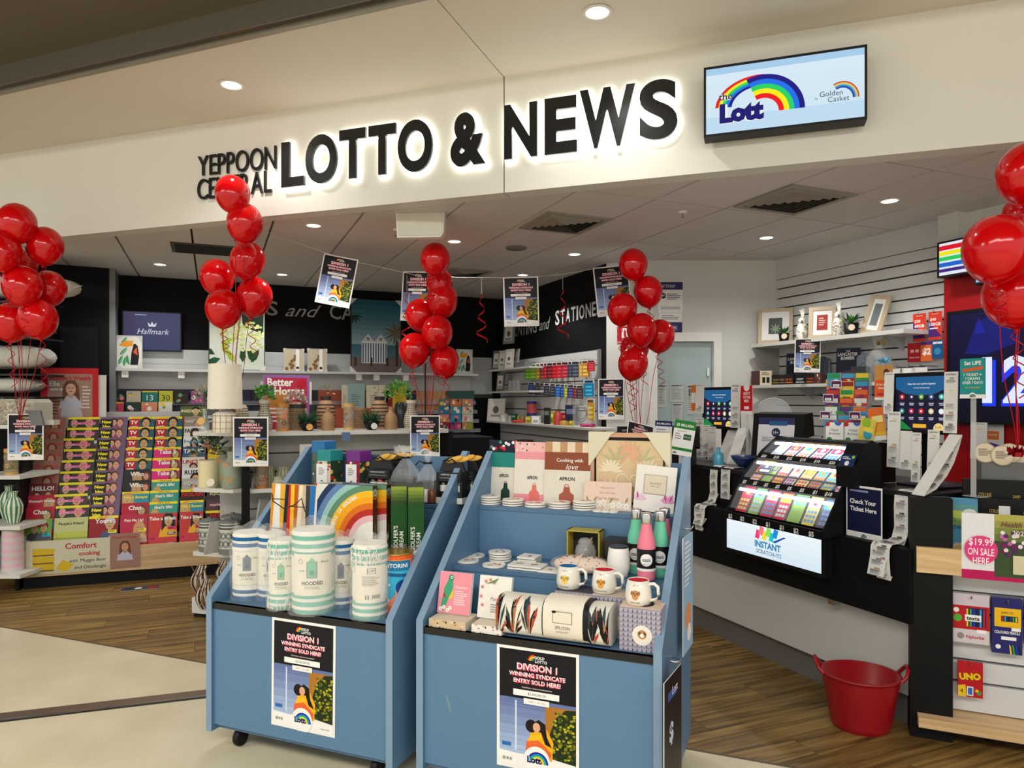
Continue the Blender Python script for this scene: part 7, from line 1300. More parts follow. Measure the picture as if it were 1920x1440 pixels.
for px, off, k, lb in ((1470, .22, 1, 'small leafy plant in black pot before the wide wooden frame'), (1596, .2, 1.25, 'larger leafy plant in black pot beside the right cockatoo')):
    t = empty('potted_succulent', SP(px, off, zu), R(-40), lb, 'plant', 'leafy plants on the counter shelf'); obj('pot', MB().lathe([(.036*k, 0), (.045*k, .075*k), (.04*k, .075*k), (.038*k, .068*k)], BLACK, 16), t); b = MB()
    for i in range(14):
        a_, e = i*2.4, .35+.05*(i % 8)*2; d = Vector((cos(a_)*cos(e), sin(a_)*cos(e), sin(e))); s_ = d.cross(Vector((0, 0, 1))).normalized(); l = .085*k; p = Vector((0, 0, .07*k)); b.add([tuple(p), tuple(p+d*l*.5+s_*.013*k), tuple(p+d*l), tuple(p+d*l*.5-s_*.013*k)], [(0, 1, 2, 3)], LEAF[4] if i % 2 else LEAF[0])
    obj('leaves', b, t); obj('round_tag', MB().cyl(0, 0, 0, .003, .024, mat((226, 206, 180), .5), n=14).xf(Matrix.Translation((.02, -.052*k, .045*k)) @ Matrix.Rotation(R(85), 4, 'X')), t)
# lower shelf goods
gbox('gift_box', .16, .1, .13, None, None, (70, 26, 24), SP(1426, .2, zl), R(-30), 'maroon box at the left end of the lower counter shelf', 'box'); a = Art(.1, .125, (220, 210, 180)); a.rects([(.2, .15, .45, .55), (.55, .15, .8, .55)], K_); a.lines(.15, .65, .85, .9, 3, (90, 80, 70)); gbox('gift_box', .1, .05, .125, a, None, (214, 204, 170), SP(1436, .27, zl), R(-30), 'cream gift set box with two black bottles printed on it', 'box')
for i, (px, w_, c, tc, s_) in enumerate(((1455, .075, (30, 28, 30), (150, 140, 60), 'CRAFT'), (1467, .06, (40, 32, 30), (150, 120, 90), 'BEER'), (1479, .075, (36, 30, 30), (226, 110, 60), 'FAR OUT'), (1500, .08, (26, 28, 32), (200, 200, 200), 'GREY'), (1519, .075, (44, 30, 26), (226, 110, 60), 'TAN LIFE'))):
    a = Art(w_, .085, c); a.text(s_, .5, .4, .2, tc, mw=.7, bold=.03); a.rect(.1, .15, .9, .25, tc); t = gbox('mug_box', w_, .06, .085, a, None, c, SP(px, .27-.02*(i % 2), zl), R(-38), 'dark boxed mug marked %s on the lower counter shelf' % s_, 'box', 'boxed mugs')
t = empty('mug', SP(1535, .25, zl), R(-30), 'brown mug with handle at the right of the boxed mugs', 'mug'); obj('cup', MB().lathe([(.034, 0), (.036, .08), (.032, .08), (.03, .01)], mat((80, 40, 30), .3), 18, cap=False), t); obj('handle', MB().tube([(.034, 0, .07), (.06, 0, .065), (.06, 0, .025), (.034, 0, .015)], .006, mat((80, 40, 30), .3), 6), t)
for px0, px1, pyt, off, lb in ((1478, 1500, 662, .12, 'left dark bomber book partly behind the hanging poster'), (1563, 1607, 652, .12, 'right dark bomber book standing on the lower counter shelf')):
    w = .17; h = SLAT.z((px0+px1)/2, pyt, off)-zl; a = Art(w, h, (28, 38, 58)); a.text('THE', .5, .88, .06, W_, mw=.2); a.text('LANCASTER', .5, .78, .09, W_, mw=.86, bold=.02); a.text('BOMBER', .5, .67, .09, W_, mw=.6, bold=.02); a.poly([(.1, .3), (.9, .42), (.5, .2)], (60, 74, 96)); a.rect(0, 0, 1, .12, (190, 160, 60)); gbox('gift_book', w, .03, h, a, None, (24, 30, 46), SP((px0+px1)/2+3, off, zl), R(-40), lb, 'book', 'bomber books', R(6))
for px, lb in ((1543, 'clear-fronted silver pouch left of the right bomber book'), (1622, 'clear-fronted silver pouch right of the right bomber book')):
    b = MB(); n = 10; b.prism([(-.06, .0), (.06, 0), (.055, .2), (.04, .21), (.0, .225), (-.045, .21), (-.06, .2)], 0, .03, mat((96, 104, 112), .25, .4, bump=.6, sc=30)); obj('pouch', b, None, SP(px, .14, zl), R(-40), lb, 'bag')
def starb(b, r, m, q, n=16):
    for i in range(n): d = Vector((q.uniform(-1, 1), q.uniform(-1, .3), q.uniform(0, 1))).normalized()*r; s_ = Vector((q.uniform(-1, 1), q.uniform(-1, 1), q.uniform(-1, 1))).normalized()*r*.2; b.add([(0, 0, .01), tuple(d*.6+s_), tuple(d+Vector((0, 0, .01))), tuple(d*.6-s_)], [(0, 1, 2, 3)], m)
    return b
q = random.Random(2); obj('gift_bow', starb(MB(), .06, mat((196, 160, 50), .25, .7), q, 30), None, SP(1578, .24, zl+.02), 0, 'gold foil bow on the lower counter shelf', 'bow'); obj('ribbon_roll', MB().cyl(0, 0, 0, .03, .03, mat((210, 190, 40), .4), n=14), None, SP(1556, .27, zl), 0, 'yellow ribbon roll left of the gold bow', 'ribbon')
gbox('dark_tub', .12, .06, .12, None, None, (20, 20, 22), SP(1612, .27, zl), R(-38), 'black boxed item near the gift hamper on the lower counter shelf', 'box')
t = empty('gift_hamper', SP(1648, .2, zl), 0, 'cellophane gift hamper with curled blue ribbon and gold top', 'hamper'); obj('basket', MB().lathe([(.05, 0), (.07, .08), (.066, .08)], mat((60, 50, 44), .6), 14), t); obj('blue_bow', starb(MB(), .06, mat((120, 190, 214), .3), q, 40).xf(Matrix.Translation((0, -.06, .13))), t); obj('gold_top', starb(MB(), .045, mat((200, 170, 70), .3, .6), q, 24).xf(Matrix.Translation((0, -.02, .27))), t)
pr = [(.075, 0), (.09, .1), (.085, .18), (.03, .26), (.05, .33)]; obj('cellophane', MB().lathe(pr, CELLO, 18, cap=False), t)
u, w, za, zb = SLAT.box(1498, 630, 1528, 692, .32); o = obj('poster', M4, None, SP(1513, .32, zu-.275), 0, 'small poster hanging from the top counter shelf edge', 'poster', 'division one posters'); o.rotation_euler = (0, R(1.5), R(-25)); o.scale = (.84, 1, .84)
# recharge cards
def rcard(px0, py0, px1, py1, fn, bg, label, off=.05):
    u, w, za, zb = SLAT.box(px0, py0, px1, py1, off); w = min(w, .15); a = Art(w, zb-za, bg); fn(a); t = obj('recharge_card', card(a, .004), None, SLAT.w(u, off, za), SLAT.a+R(8), label, 'card', 'recharge cards'); obj('hook', MB().tube([(0, .06, (zb-za)*.97), (0, -.02, (zb-za)*.97), (0, -.022, (zb-za)+.01)], .003, CHROME, 4), t)
def rc(p, g): return lambda a: (a.poly([(0, 0), (0, .7), (1, .1), (1, 0)], (84, 40, 120)), a.rect(0, 0, 1, .1, (226, 60, 40)), a.text('amaysim', .5, .9, .06, W_, mw=.7), a.text(p, .35, .68, .12, W_, mw=.5, bold=.03), a.text(g, .5, .5, .12, W_, mw=.85, bold=.03), a.rect(.1, .38, .7, .43, W_))
rcard(1713, 588, 1735, 640, rc('$30', '60GB'), (226, 64, 44), 'orange and purple recharge card reading $30 60GB'); rcard(1742, 584, 1765, 637, rc('$40', '100GB'), (226, 64, 44), 'orange and purple recharge card reading $40 100GB')
rcard(1703, 643, 1727, 679, lambda a: (a.text('Starter Pack', .5, .2, .1, W_, mw=.7), a.rects([(.2, .5, .45, .65), (.55, .5, .8, .65)], (240, 180, 180))), (190, 30, 44), 'red starter pack card, lower left of the recharge cards'); rcard(1727, 641, 1748, 677, lambda a: (a.text('$2', .5, .35, .4, W_, mw=.7, bold=.04), a.rect(0, .85, 1, 1, (90, 40, 130))), (232, 110, 50), 'orange $2 card in the lower recharge row'); rcard(1748, 638, 1768, 672, lambda a: (a.disc(.5, .4, .3, (60, 150, 200)), a.rect(.1, .8, .9, .92, W_)), (36, 90, 150), 'blue card, lower right of the recharge cards')
for i, px in enumerate((1704, 1726, 1748)): b = MB().tube([(0, .06, 0), (0, -.12, 0), (0, -.125, .015)], .003, BLACK, 4).box(-.06, .06, -.13, -.127, -.045, -.012, WHITE); obj('price_hook', b, None, SLAT.w(SLAT.u(px, .05), .05, SLAT.z(px, 689-i*1.3, .05)), SLAT.a, 'empty hook with white ticket, %s of three below the recharge cards' % ('left', 'centre', 'right')[i], 'hook')
# ------------------------------------------------------------ red media wall
ru = SLAT.u(1770, .04); struct('wall_panel_red', MB().box(ru, 5.5, -.04, -.001, .9, SLAT.z(1772, 512, .04), mat((176, 14, 22), .4)), loc=(SLAT.x, SLAT.y, 0), rz=SLAT.a)
struct('column', MB().box(SLAT.u(1758, .1), SLAT.u(1796, .1), -.10, 0, SLAT.z(1772, 512, .04)+.003, CZ, WALLW), loc=(SLAT.x, SLAT.y, 0), rz=SLAT.a)
def screen(px0, py0, px1, py1, off, fn, label, bw=.012, fr=SLAT, x1=None, name='wall_screen', tilt=0, dd=.04, rz=0, m=None, cat='screen'):
    u, w, za, zb = fr.box(px0, py0, px1, py1, off); h = zb-za; t = empty(name, fr.w(u, off, za), 0, label, cat); t.rotation_euler = (tilt, 0, fr.a+rz); obj('casing', MB().box(-w/2-bw, w/2+bw, .001, dd, -bw, h+bw, BLACK).box(-w/2-bw, w/2+bw, -.004, .001, -bw, 0, BLACK).box(-w/2-bw, w/2+bw, -.004, .001, h, h+bw, BLACK).box(-w/2-bw, -w/2, -.004, .001, 0, h, BLACK).box(w/2, w/2+bw, -.004, .001, 0, h, BLACK), t)
    a = Art(w, h, (0, 0, 0)); fn(a); obj('display', MB().art(a, (-w/2, 0, 0), m=m or SCREEN), t); return t
screen(1761, 452, 1819, 513, .2, lambda a: (a.rect(0, 0, 1, 1, (226, 230, 240)), a.rects([(0, .78, 1, .92)], (222, 20, 40)), a.rects([(0, .62, 1, .74)], (236, 230, 20)), a.rects([(0, .45, 1, .57)], (40, 200, 90)), a.rects([(0, .26, 1, .39)], (20, 100, 200)), a.rects([(0, .1, 1, .2)], (60, 30, 130))), 'small wall screen showing rainbow stripes on white', dd=.12)
screen(1830, 507, 1870, 527, .2, lambda a: a.grad(0, 0, 1, 1, (150, 190, 240), (226, 236, 250)), 'second small wall screen partly behind the right balloons', dd=.12)
def bigtv(a):
    a.grad(0, 0, 1, 1, (2, 3, 22), (6, 8, 60), 8); q = random.Random(1)
    for c in ((14, 24, 110), (20, 34, 150)): a.poly([(.35*.5, .62), (.3, .9), (.55, .98), (.75, .7), (.4, .6)], c) if c[0] == 14 else a.poly([(.28, .8), (.33, .95), (.4, .8)], c)
    a.poly([(.06, .3), (.1, .45), (.12, .2)], (10, 14, 80)); G = (30, 60, 240)
    a.text('12', .64, .17, .42, G, mw=.68, bold=.07); a.text('12', .64, .18, .42, (226, 236, 255), mw=.66, bold=.03); a.text('$', .23, .43, .13, (200, 216, 255), bold=.03)
u0_, u1_ = 1781, 1990
screen(1781, 580, 1960, 790, .12, bigtv, 'large wall television showing $12 in glowing blue-white', .02, dd=.06)
def lot(px0, py0, px1, py1, off, fn, bg, label, fr=SLAT, cat='poster', name='paper_notice', rz=0, roll=0):
    u, w, za, zb = fr.box(px0, py0, px1, py1, off); a = Art(w, zb-za, bg); fn(a)
    if name == 'flyer': t = empty('flyer', fr.w(u, off, za), 0, label, cat); t.rotation_euler = (0, R(roll), fr.a+rz); obj('printed_card', card(a, .002), t); obj('stand_stem', MB().box(-.012, .012, .004, .008, CT-za, .04, glass((220, 225, 225), .4)).box(-.04, .04, -.01, .05, CT-za, CT-za+.003, glass((220, 225, 225), .4)), t, rot=(0, -R(roll), 0)); return t
    o = obj(name, card(a, .002), None, fr.w(u, off, za), 0, label, cat); o.rotation_euler = (0, R(roll), fr.a+rz); return o
lot(1808, 771, 1824, 796, .05, lambda a: a.text('ON', .5, .4, .2, W_, mw=.7, bold=.03), (30, 44, 90), 'small navy notice below the big television')
lot(1828, 771, 1882, 850, .06, lambda a: (a.rect(0, .86, 1, 1, (236, 206, 60)), a.text('Multi-game Syndicate', .5, .91, .04, K_, mw=.8), a.disc(.36, .78, .08, (210, 60, 60)), a.disc(.58, .78, .08, (60, 120, 190)), a.text('TRY YOUR LUCK', .45, .66, .05, K_, mw=.66), a.lines(.12, .5, .5, .62, 3, (150, 150, 150)), a.rect(.42, .33, .84, .53, (236, 130, 50)), a.text('$15.50', .63, .42, .06, W_, mw=.36, bold=.02), a.poly([(.25, 0), (.25, .1), (.55, .26), (.9, .2), (.9, 0)], (110, 60, 160)), lott(a, .14, .08, .2, K_)), W_, 'white syndicate poster with orange $15.50 badge on the red wall')

# ------------------------------------------------------------ scratch ticket case and light box
cs0, cs1 = -.575, .15; cL = cs1-cs0
sc = empty('scratch_ticket_case', (CTR.x, CTR.y, 0), CTR.a, 'black three-tier lit display case of scratch tickets on the counter front', 'display case')
prof = [(-.215, .845), (-.215, .885), (-.19, .905), (-.105, 1.055), (-.085, 1.085), (.04, 1.205), (.065, 1.23), (.19, 1.315), (.30, 1.315), (.30, CT+.002), (-.005, CT+.002), (-.005, .865), (-.19, .845)]
for x0_ in (cs0-.012, cs1): obj('side_panel', MB().prism([(y, z+(.012 if i in range(2, 8) else 0)) for i, (y, z) in enumerate(prof)], x0_, x0_+.012, CBLK, 'x'), sc)
obj('back_panel', MB().box(cs0, cs1, .28, .30, CT+.002, 1.31, CBLK).box(cs0, cs1, .17, .30, 1.30, 1.318, CBLK), sc); obj('bottom_tray', MB().box(cs0, cs1, -.2, -.006, .845, .87, CBLK), sc)
LED = mat((236, 244, 255), emis=13); rrs = random.Random(11)
TC_ = [(226, 196, 40), (60, 150, 200), (236, 130, 40), (110, 100, 120), (226, 226, 226), (190, 200, 220), (110, 160, 210), (206, 60, 90), (150, 190, 90), (236, 220, 120), (230, 180, 200)]
def ticket(w, h, c, s):
    a = Art(w, h, c); q = random.Random(s); a.rect(.05, .62, .95, .95, q.choice(TC_)); a.rects([(.1+.28*i, .1+.16*j, .32+.28*i, .2+.16*j) for i in range(3) for j in range(3)], q.choice(TC_)); a.disc(.5, .78, .2, q.choice(TC_), None, 8); return card(a, .001)
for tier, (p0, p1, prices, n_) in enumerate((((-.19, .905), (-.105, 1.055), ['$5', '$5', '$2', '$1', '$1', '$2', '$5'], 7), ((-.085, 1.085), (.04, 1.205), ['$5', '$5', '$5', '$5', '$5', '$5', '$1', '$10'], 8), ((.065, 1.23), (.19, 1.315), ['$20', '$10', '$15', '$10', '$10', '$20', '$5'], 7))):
    d = Vector((p1[0]-p0[0], p1[1]-p0[1])); L_ = d.length; d.normalize(); nrm = Vector((-d.y, d.x)); tl_ = math.atan2(d.x, d.y); tn = ('lowest', 'middle', 'top')[tier]
    b0 = (p0[0]-nrm.x*.045, p0[1]-nrm.y*.045); bt = MB().box(cs0+.003, cs1-.003, 0, .004, 0, L_, mat((60, 62, 66) if tier else (70, 74, 76), .4)).xf(Matrix.Translation((0, b0[0], b0[1])) @ Matrix.Rotation(-tl_, 4, 'X')); back = obj('ticket_board', bt, sc)
    slot = cL/n_
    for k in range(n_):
        tw = slot*(.78 if k % 2 else .86); o = obj('scratch_ticket', ticket(tw, L_*.96, TC_[rrs.randrange(len(TC_))] if tier < 2 else (190, 206, 226), 40+tier*10+k), back, (cs0+slot*(k+.5), b0[0]-.004, b0[1]+.002)); o.rotation_euler = (-tl_, 0, 0)  # top tier: pale ticket colour paints in the glare on the glass
    obj('light_tube', MB().box(cs0+.01, cs1-.01, -.008, .0, L_-.052, L_-.036, LED).xf(Matrix.Translation((0, p0[0]-nrm.x*.012, p0[1]-nrm.y*.012)) @ Matrix.Rotation(-tl_, 4, 'X')), sc)
    obj('glass_front', MB().box(cs0+.002, cs1-.002, -.001, .001, 0, L_, mat((225, 235, 240), .05, alpha=.10, spec=1.0, var=0)).xf(Matrix.Translation((0, p0[0], p0[1])) @ Matrix.Rotation(-tl_, 4, 'X')), sc)
    y_, z_ = [(-.215, .840), (-.112, 1.045), (.033, 1.197)][tier]; hh_ = (.044, .038, .034)[tier]; dn = [Vector((0, 1)), Vector((.55, .83)), Vector((.6, .8))][tier]
    a = Art(cL, hh_); 
    for k, s_ in enumerate(prices): a.text(s_, (k+.4)/n_, .16, .68, W_, bold=.03)
    tt = math.atan2(dn.x, dn.y) if tier else 0
    obj('price_strip', MB().box(cs0, cs1, 0, .008, 0, hh_, CBLK).art(a, (cs0, -.0006, 0)).xf(Matrix.Translation((0, y_-.004, z_)) @ Matrix.Rotation(-tt, 4, 'X')), sc)
a = Art(.36, .03, (226, 170, 70)); a.text('GOOD LUCK PLAYING', .5, .25, .5, (170, 60, 40), mw=.8, bold=.02); obj('case_banner', MB().art(a, (-.42, -.001, 0)).xf(Matrix.Translation((0, .165, 1.296)) @ Matrix.Rotation(-R(58), 4, 'X')), sc)
def inst(a):
    a.grad(0, 0, 1, 1, (214, 232, 244), (240, 248, 252), 5); cs = [(240, 60, 120), (250, 120, 130), (250, 220, 40), (140, 220, 90), (30, 200, 200), (30, 140, 220)]
    for i, c in enumerate(cs): x = .33+i*.038; y = .72+(.07 if i % 2 else -.05); a.poly([(x, y-.14), (x+.045, y-.16), (x+.065, y+.08), (x+.02, y+.12)], c)
    a.poly([(.52, .52), (.55, .50), (.66, .72), (.64, .73)], (20, 80, 170)); a.text('INSTANT', .47, .28, .20, (50, 130, 170), mw=.4, bold=.04); a.text('SCRATCH-ITS', .48, .10, .12, (50, 110, 140), mw=.34, bold=.01)
screen(1363, 986, 1541, 1051, .17, inst, 'glowing white light box reading INSTANT SCRATCH-ITS on the counter front', .022, CTR, name='light_box', cat='light box', dd=.05)
lb_ = bpy.data.objects['light_box']
t = empty('ticket_scanner', CTR.w(.13, -.09, 1.21), CTR.a, 'black ticket scanner with green-grey display on the case\'s right side', 'scanner'); t.location = CTR.w(.2, .02, CT)
obj('body', MB().prism([(-.09, 0), (.1, 0), (.1, .2), (.04, .235), (-.01, .22), (-.06, .12), (-.09, .1)], -.055, .055, CBLK, 'x'), t); s_ = Art(.07, .05, (110, 130, 110)); s_.poly([(0, .2), (1, .8), (1, 1), (0, .4)], (160, 176, 150)); b = MB().art(s_, (-.035, 0, 0)).xf(Matrix.Translation((0, -.032, .165)) @ Matrix.Rotation(-R(27), 4, 'X')); obj('display', b, t)
s_ = Art(.09, .06, (24, 50, 100)); s_.disc(.8, .8, .1, (150, 200, 50)); s_.disc(.5, .2, .15, W_); s_.lines(.1, .5, .7, .8, 2, W_); obj('printed_label', MB().art(s_, (-.045, 0, 0)).xf(Matrix.Translation((0, -.082, .108)) @ Matrix.Rotation(-R(27), 4, 'X')), t)
def chk(a): a.rect(.03, .13, .97, .96, (22, 28, 64)); a.text('Check Your', .47, .66, .09, W_, mw=.8, bold=.03); a.text('Ticket Here', .48, .52, .09, W_, mw=.82, bold=.03); a.lines(.1, .84, .9, .92, 1, (150, 150, 190)); lott(a, .5, .05, .16, K_)
o = lot(1587, 912, 1654, 1012, .07, chk, W_, 'navy sign reading Check Your Ticket Here on the counter ledge', CTR, 'sign', 'table_sign'); 
# ------------------------------------------------------------ monitors, terminals, papers on the counter
def games(a):
    a.rect(0, 0, 1, 1, (20, 20, 44)); a.poly([(0, .78), (.2, .68), (.5, .64), (.8, .68), (1, .78), (1, 1), (0, 1)], (26, 90, 140)); a.text('Step into our world of games', .52, .85, .045, W_, mw=.66, bold=.01); a.text('and start dreaming today', .52, .78, .03, W_, mw=.4); q = random.Random(3)
    for j in range(2):
        for i in range(5): x, y = .13+.195*i, .62-.27*j; a.disc(x, y, .05, [(206, 40, 50), (60, 40, 90), (90, 160, 40), (60, 90, 130), (60, 190, 170), (50, 140, 120), (190, 40, 90), (216, 40, 50), (226, 206, 150), (230, 230, 230)][j*5+i]); a.disc(x, y, .02, W_, None, 8); a.rects([(x-.05, y-.13, x+.05, y-.115), (x-.04, y-.16, x+.04, y-.145)], (200, 200, 220))
    a.poly([(0, 0), (0, .2), (.14, .16), (.34, .0)], (30, 130, 60)); a.rect(.36, .04, .62, .11, (236, 176, 50)); a.disc(.86, .03, .1, (236, 206, 130)); a.text('Lott', .86, .04, .05, K_, mw=.14)
def monitor(px0, py0, px1, py1, off, label):
    t = screen(px0, py0, px1, py1, off, games, label, .02, CTR, name='monitor', cat='monitor', dd=.05, m=SCREEN); z_ = t.location.z-CT; 
    obj('stand', MB().box(-.03, .03, .05, .09, -z_+.01, .1, CBLK).box(-.12, .12, -.02, .16, -z_, -z_+.012, CBLK), t); return t
monitor(1321, 731, 1375, 799, -.38, 'left counter monitor showing game logos, hung with receipts'); monitor(1680, 706, 1775, 806, -.22, 'right counter monitor showing game logos, hung with receipts')
RC = 0
def strip(px0, px1, y0, y1, off, head, label, curve=None, fr=CTR, logo=None, rz=0, grp='ticket printouts'):
    global RC; RC += 1; u0, u1 = fr.u(px0, off), fr.u(px1, off); w = max(abs(u1-u0), .05); pm = (px0+px1)/2; z1, z0 = fr.z(pm, y0, off), fr.z(pm, y1, off); path = curve(z1, z0) if curve else [(0, z1), (-.004, (z0+z1)/2), (-.01, z0)]
    Lp = sum(math.dist(path[i], path[i-1]) for i in range(1, len(path))); a = receipt(w, Lp, head, RC, logo=logo); base = path[-1][1]; path = [(y, z-z0) for y, z in path]
    return obj('ticket_printout', curled(a, path, w), None, fr.w((u0+u1)/2, off, z0), fr.a+rz, label, 'receipt', grp)
strip(1307, 1319, 720, 775, -.35, 'MONDAY', 'long receipt on the left edge of the left monitor, upper', rz=R(15)); strip(1306, 1318, 783, 857, -.33, 'TUESDAY', 'long receipt hanging under the left monitor\'s left corner', rz=R(15)); strip(1373, 1387, 720, 802, -.34, 'POWERBALL', 'long receipt down the right edge of the left monitor', rz=R(15))
strip(1319, 1330, 797, 857, -.32, 'SATURDAY', 'receipt below the left monitor, second from left', rz=R(15)); strip(1330, 1341, 800, 867, -.31, 'LUCKY', 'receipt below the left monitor, third from left', rz=R(15))
cv = lambda z1, z0: [(.12+.05*sin((1-s)*3), z0+(z1-z0)*(1-s)**.8) if s < .8 else (.12-(s-.8)*.9, z0+(z1-z0)*.02) for s in [k/10 for k in range(11)]]
strip(1349, 1366, 803, 878, -.30, 'WINDFALL', 'curling receipt sweeping from the left monitor onto the counter', cv, logo='windfall', rz=R(15)); strip(1369, 1384, 803, 880, -.26, 'SET FOR LIFE', 'curling receipt ending beside the scratch ticket case', cv, rz=R(20))
drape = lambda z1, z0: [(.10, z1), (.03, z1+.002), (-.008, z1-.01), (-.014, z1-.08), (-.012, z1-.18), (-.03, .885), (-.07, .870), (-.122, .868), (-.138, .85), (-.14, .80), (-.13, z0)]
for px0, px1, y0, y1, lb, kk in ((1334, 1348, 876, 985, 'receipt draped over the counter edge, left of the case, ending on the ledge', 1), (1355, 1372, 882, 945, 'receipt draped over the counter edge right beside the case', 0), (1680, 1707, 924, 1070, 'wide receipt draped over the counter beside the black post', 1)):
    u0, u1 = CTR.u(px0), CTR.u(px1); w = abs(u1-u0); z1 = CT+.003; path = drape(z1, .70) if kk else [(.10, z1), (.02, z1+.001), (-.012, z1-.012), (-.014, z1-.08), (-.016, z1-.2)]; Lp = sum(math.dist(path[i], path[i-1]) for i in range(1, len(path))); RC += 1
    a = receipt(w, Lp, 'GOLD LOTTO', RC, logo='windfall' if px0 > 1600 else None); obj('ticket_printout', curled(a, path, w), None, CTR.w((u0+u1)/2, 0, 0), CTR.a, lb, 'receipt', 'draped printouts')
for px0, px1, y0, y1, lb in ((1303, 1322, 955, 984, 'short receipt end curling left over the far ledge'), (1630, 1664, 1022, 1078, 'receipt end hanging over the ledge left of another near the tub')):
    off = .14; u0, u1 = CTR.u(px0, off), CTR.u(px1, off); w = abs(u1-u0)*.9; z0 = CTR.z((px0+px1)/2, y1, off); path = [(.10, .872), (.02, .868), (.004, .85), (0, .8), (-.02, z0)]; RC += 1; Lp = .3
    obj('ticket_printout', curled(receipt(w, Lp, 'SUPER 66', RC), path, w), None, CTR.w((u0+u1)/2, off, 0), CTR.a-R(0), lb, 'receipt', 'ledge printouts')
strip(1659, 1677, 698, 776, -.20, '8 WEEKS', 'long receipt down the left edge of the right monitor'); strip(1665, 1689, 772, 876, -.19, 'SATURDAY', 'wide receipt below the left corner of the right monitor'); strip(1689, 1711, 808, 880, -.18, 'Looking for', 'pale receipt under the right monitor, second from left'); strip(1713, 1725, 811, 904, -.175, 'LUCKY', 'narrow long receipt under the right monitor'); strip(1771, 1797, 697, 812, -.19, 'POWERBALL', 'long receipt down the right edge of the right monitor'); strip(1740, 1762, 806, 903, -.17, 'WEEKEND', 'receipt under the middle of the right monitor')
sweep = lambda z1, z0: [(.02, z1), (-.0, z1-.06), (-.03, z1-.13), (-.07, z1-.19), (-.13, z0+.03), (-.2, z0)]
strip(1772, 1800, 815, 926, -.15, 'WINDFALL', 'broad receipt sweeping forward from the right monitor to the counter edge', sweep, logo='windfall', rz=R(-8))
def c1(a): a.rect(0, .8, 1, 1, (26, 36, 90)); a.text('$12 MILLION', .5, .86, .08, W_, mw=.8, bold=.02); a.lines(.1, .1, .9, .7, 6, (150, 150, 160))
def c2(a): a.rect(0, .76, 1, 1, (40, 130, 50)); a.text('$3 MILLION', .5, .83, .09, W_, mw=.8, bold=.03); a.text('guaranteed', .4, .68, .05, K_, mw=.5); a.rect(.5, .46, .86, .62, (30, 90, 60)); a.text('$12.20', .68, .52, .05, W_, mw=.3); a.lines(.1, .42, .42, .62, 3, (150, 150, 150)); a.rect(0, .14, 1, .22, (40, 130, 50)); lott(a, .2, .05, .2, K_)
CF = Fr(pX(1262, 4.75), 4.75, -25)
t = empty('ticket_terminal', (pX(1275, 4.95), 4.95, CT), R(-20), 'black slanted ticket terminal behind the green million dollar flyer', 'terminal'); obj('body', MB().prism([(-.08, 0), (.12, 0), (.12, .12), (.02, .17), (-.08, .04)], -.1, .1, CBLK, 'x'), t); obj('screen_hood', MB().prism([(-.02, .12), (.0, .24), (.05, .26), (.06, .1)], -.13, .13, CBLK, 'x'), t)
lot(1226, 789, 1258, 840, .0, c1, (220, 222, 228), 'pale flyer with navy $12 MILLION header', CF, 'flyer', 'flyer', roll=3); lot(1256, 788, 1296, 854, .05, c2, W_, 'flyer with green $3 MILLION header tilted beside the stand', CF, 'flyer', 'flyer', roll=9)
lot(1389, 723, 1411, 777, -.25, lambda a: (a.disc(.5, .95, .25, W_), a.text('ADD IT', .5, .68, .1, W_, mw=.6, bold=.03), a.text('TO THE', .5, .55, .1, W_, mw=.6, bold=.03), a.text('MIX', .5, .42, .1, W_, mw=.4, bold=.03), a.rect(.3, .18, .7, .28, W_), a.rect(0, 0, 1, .12, W_)), (214, 24, 36), 'red flyer reading ADD IT TO THE MIX beside the left monitor', CTR, 'flyer', 'flyer')
lot(1296, 722, 1307, 770, -.42, lambda a: a.rect(0, .3, 1, .7, (236, 240, 230)), (226, 120, 50), 'orange flyer sliver left of the left monitor', CTR, 'flyer', 'flyer')
u, w, za, zb = CTR.box(1421, 782, 1482, 862, -.30); t = empty('counter_terminal', CTR.w(u, -.30, CT), CTR.a+R(20), 'x', 'terminal'); t['label'] = 'black wedge customer display with a white notice taped on, left of the case'; obj('body', MB().prism([(0, 0), (.22, 0), (.16, zb-CT+.03), (.05, zb-CT+.02)], -w/2-.02, w/2+.04, CBLK, 'x'), t)
a = Art(w*.85, (zb-CT)*.98, (232, 232, 236)); a.rect(0, .86, 1, 1, (44, 44, 96)); a.rect(.3, .84, .8, .93, (40, 90, 150)); a.disc(.5, .7, .12, (24, 34, 80)); a.text('18+', .5, .67, .06, W_, mw=.14); a.lines(.12, .5, .88, .6, 3, (140, 140, 150)); a.rect(0, 0, 1, .14, (70, 50, 120)); obj('taped_notice', MB().art(a, (-w*.42, 0, 0)).xf(Matrix.Translation((0, -.006, .005)) @ Matrix.Rotation(-R(8.5), 4, 'X')), t)
t = empty('desk_fan', CTR.w(CTR.u(1450, -.5), -.5, CT), 0, 'clear-guarded round desk fan with white hub behind the display', 'fan'); zc = pZ(782, 4.9)-CT; obj('guard_ring', MB().tube([(.13*cos(k*pi/14), 0, zc+.13*sin(k*pi/14)) for k in range(28)], .004, mat((200, 210, 210), .2), 5, True), t); obj('clear_disc', MB().cyl(0, 0, -.006, .006, .125, glass((220, 228, 228), .35), n=28).xf(Matrix.Translation((0, 0, zc)) @ Matrix.Rotation(R(90), 4, 'X')), t); obj('hub', MB().sph(0, -.02, zc-.01, .035, WHITE, .03), t); obj('foot', MB().cyl(0, 0, 0, .015, .06, WHITE, n=16).cyl(0, 0, .01, max(.03, zc-.1), .012, WHITE, n=8), t)
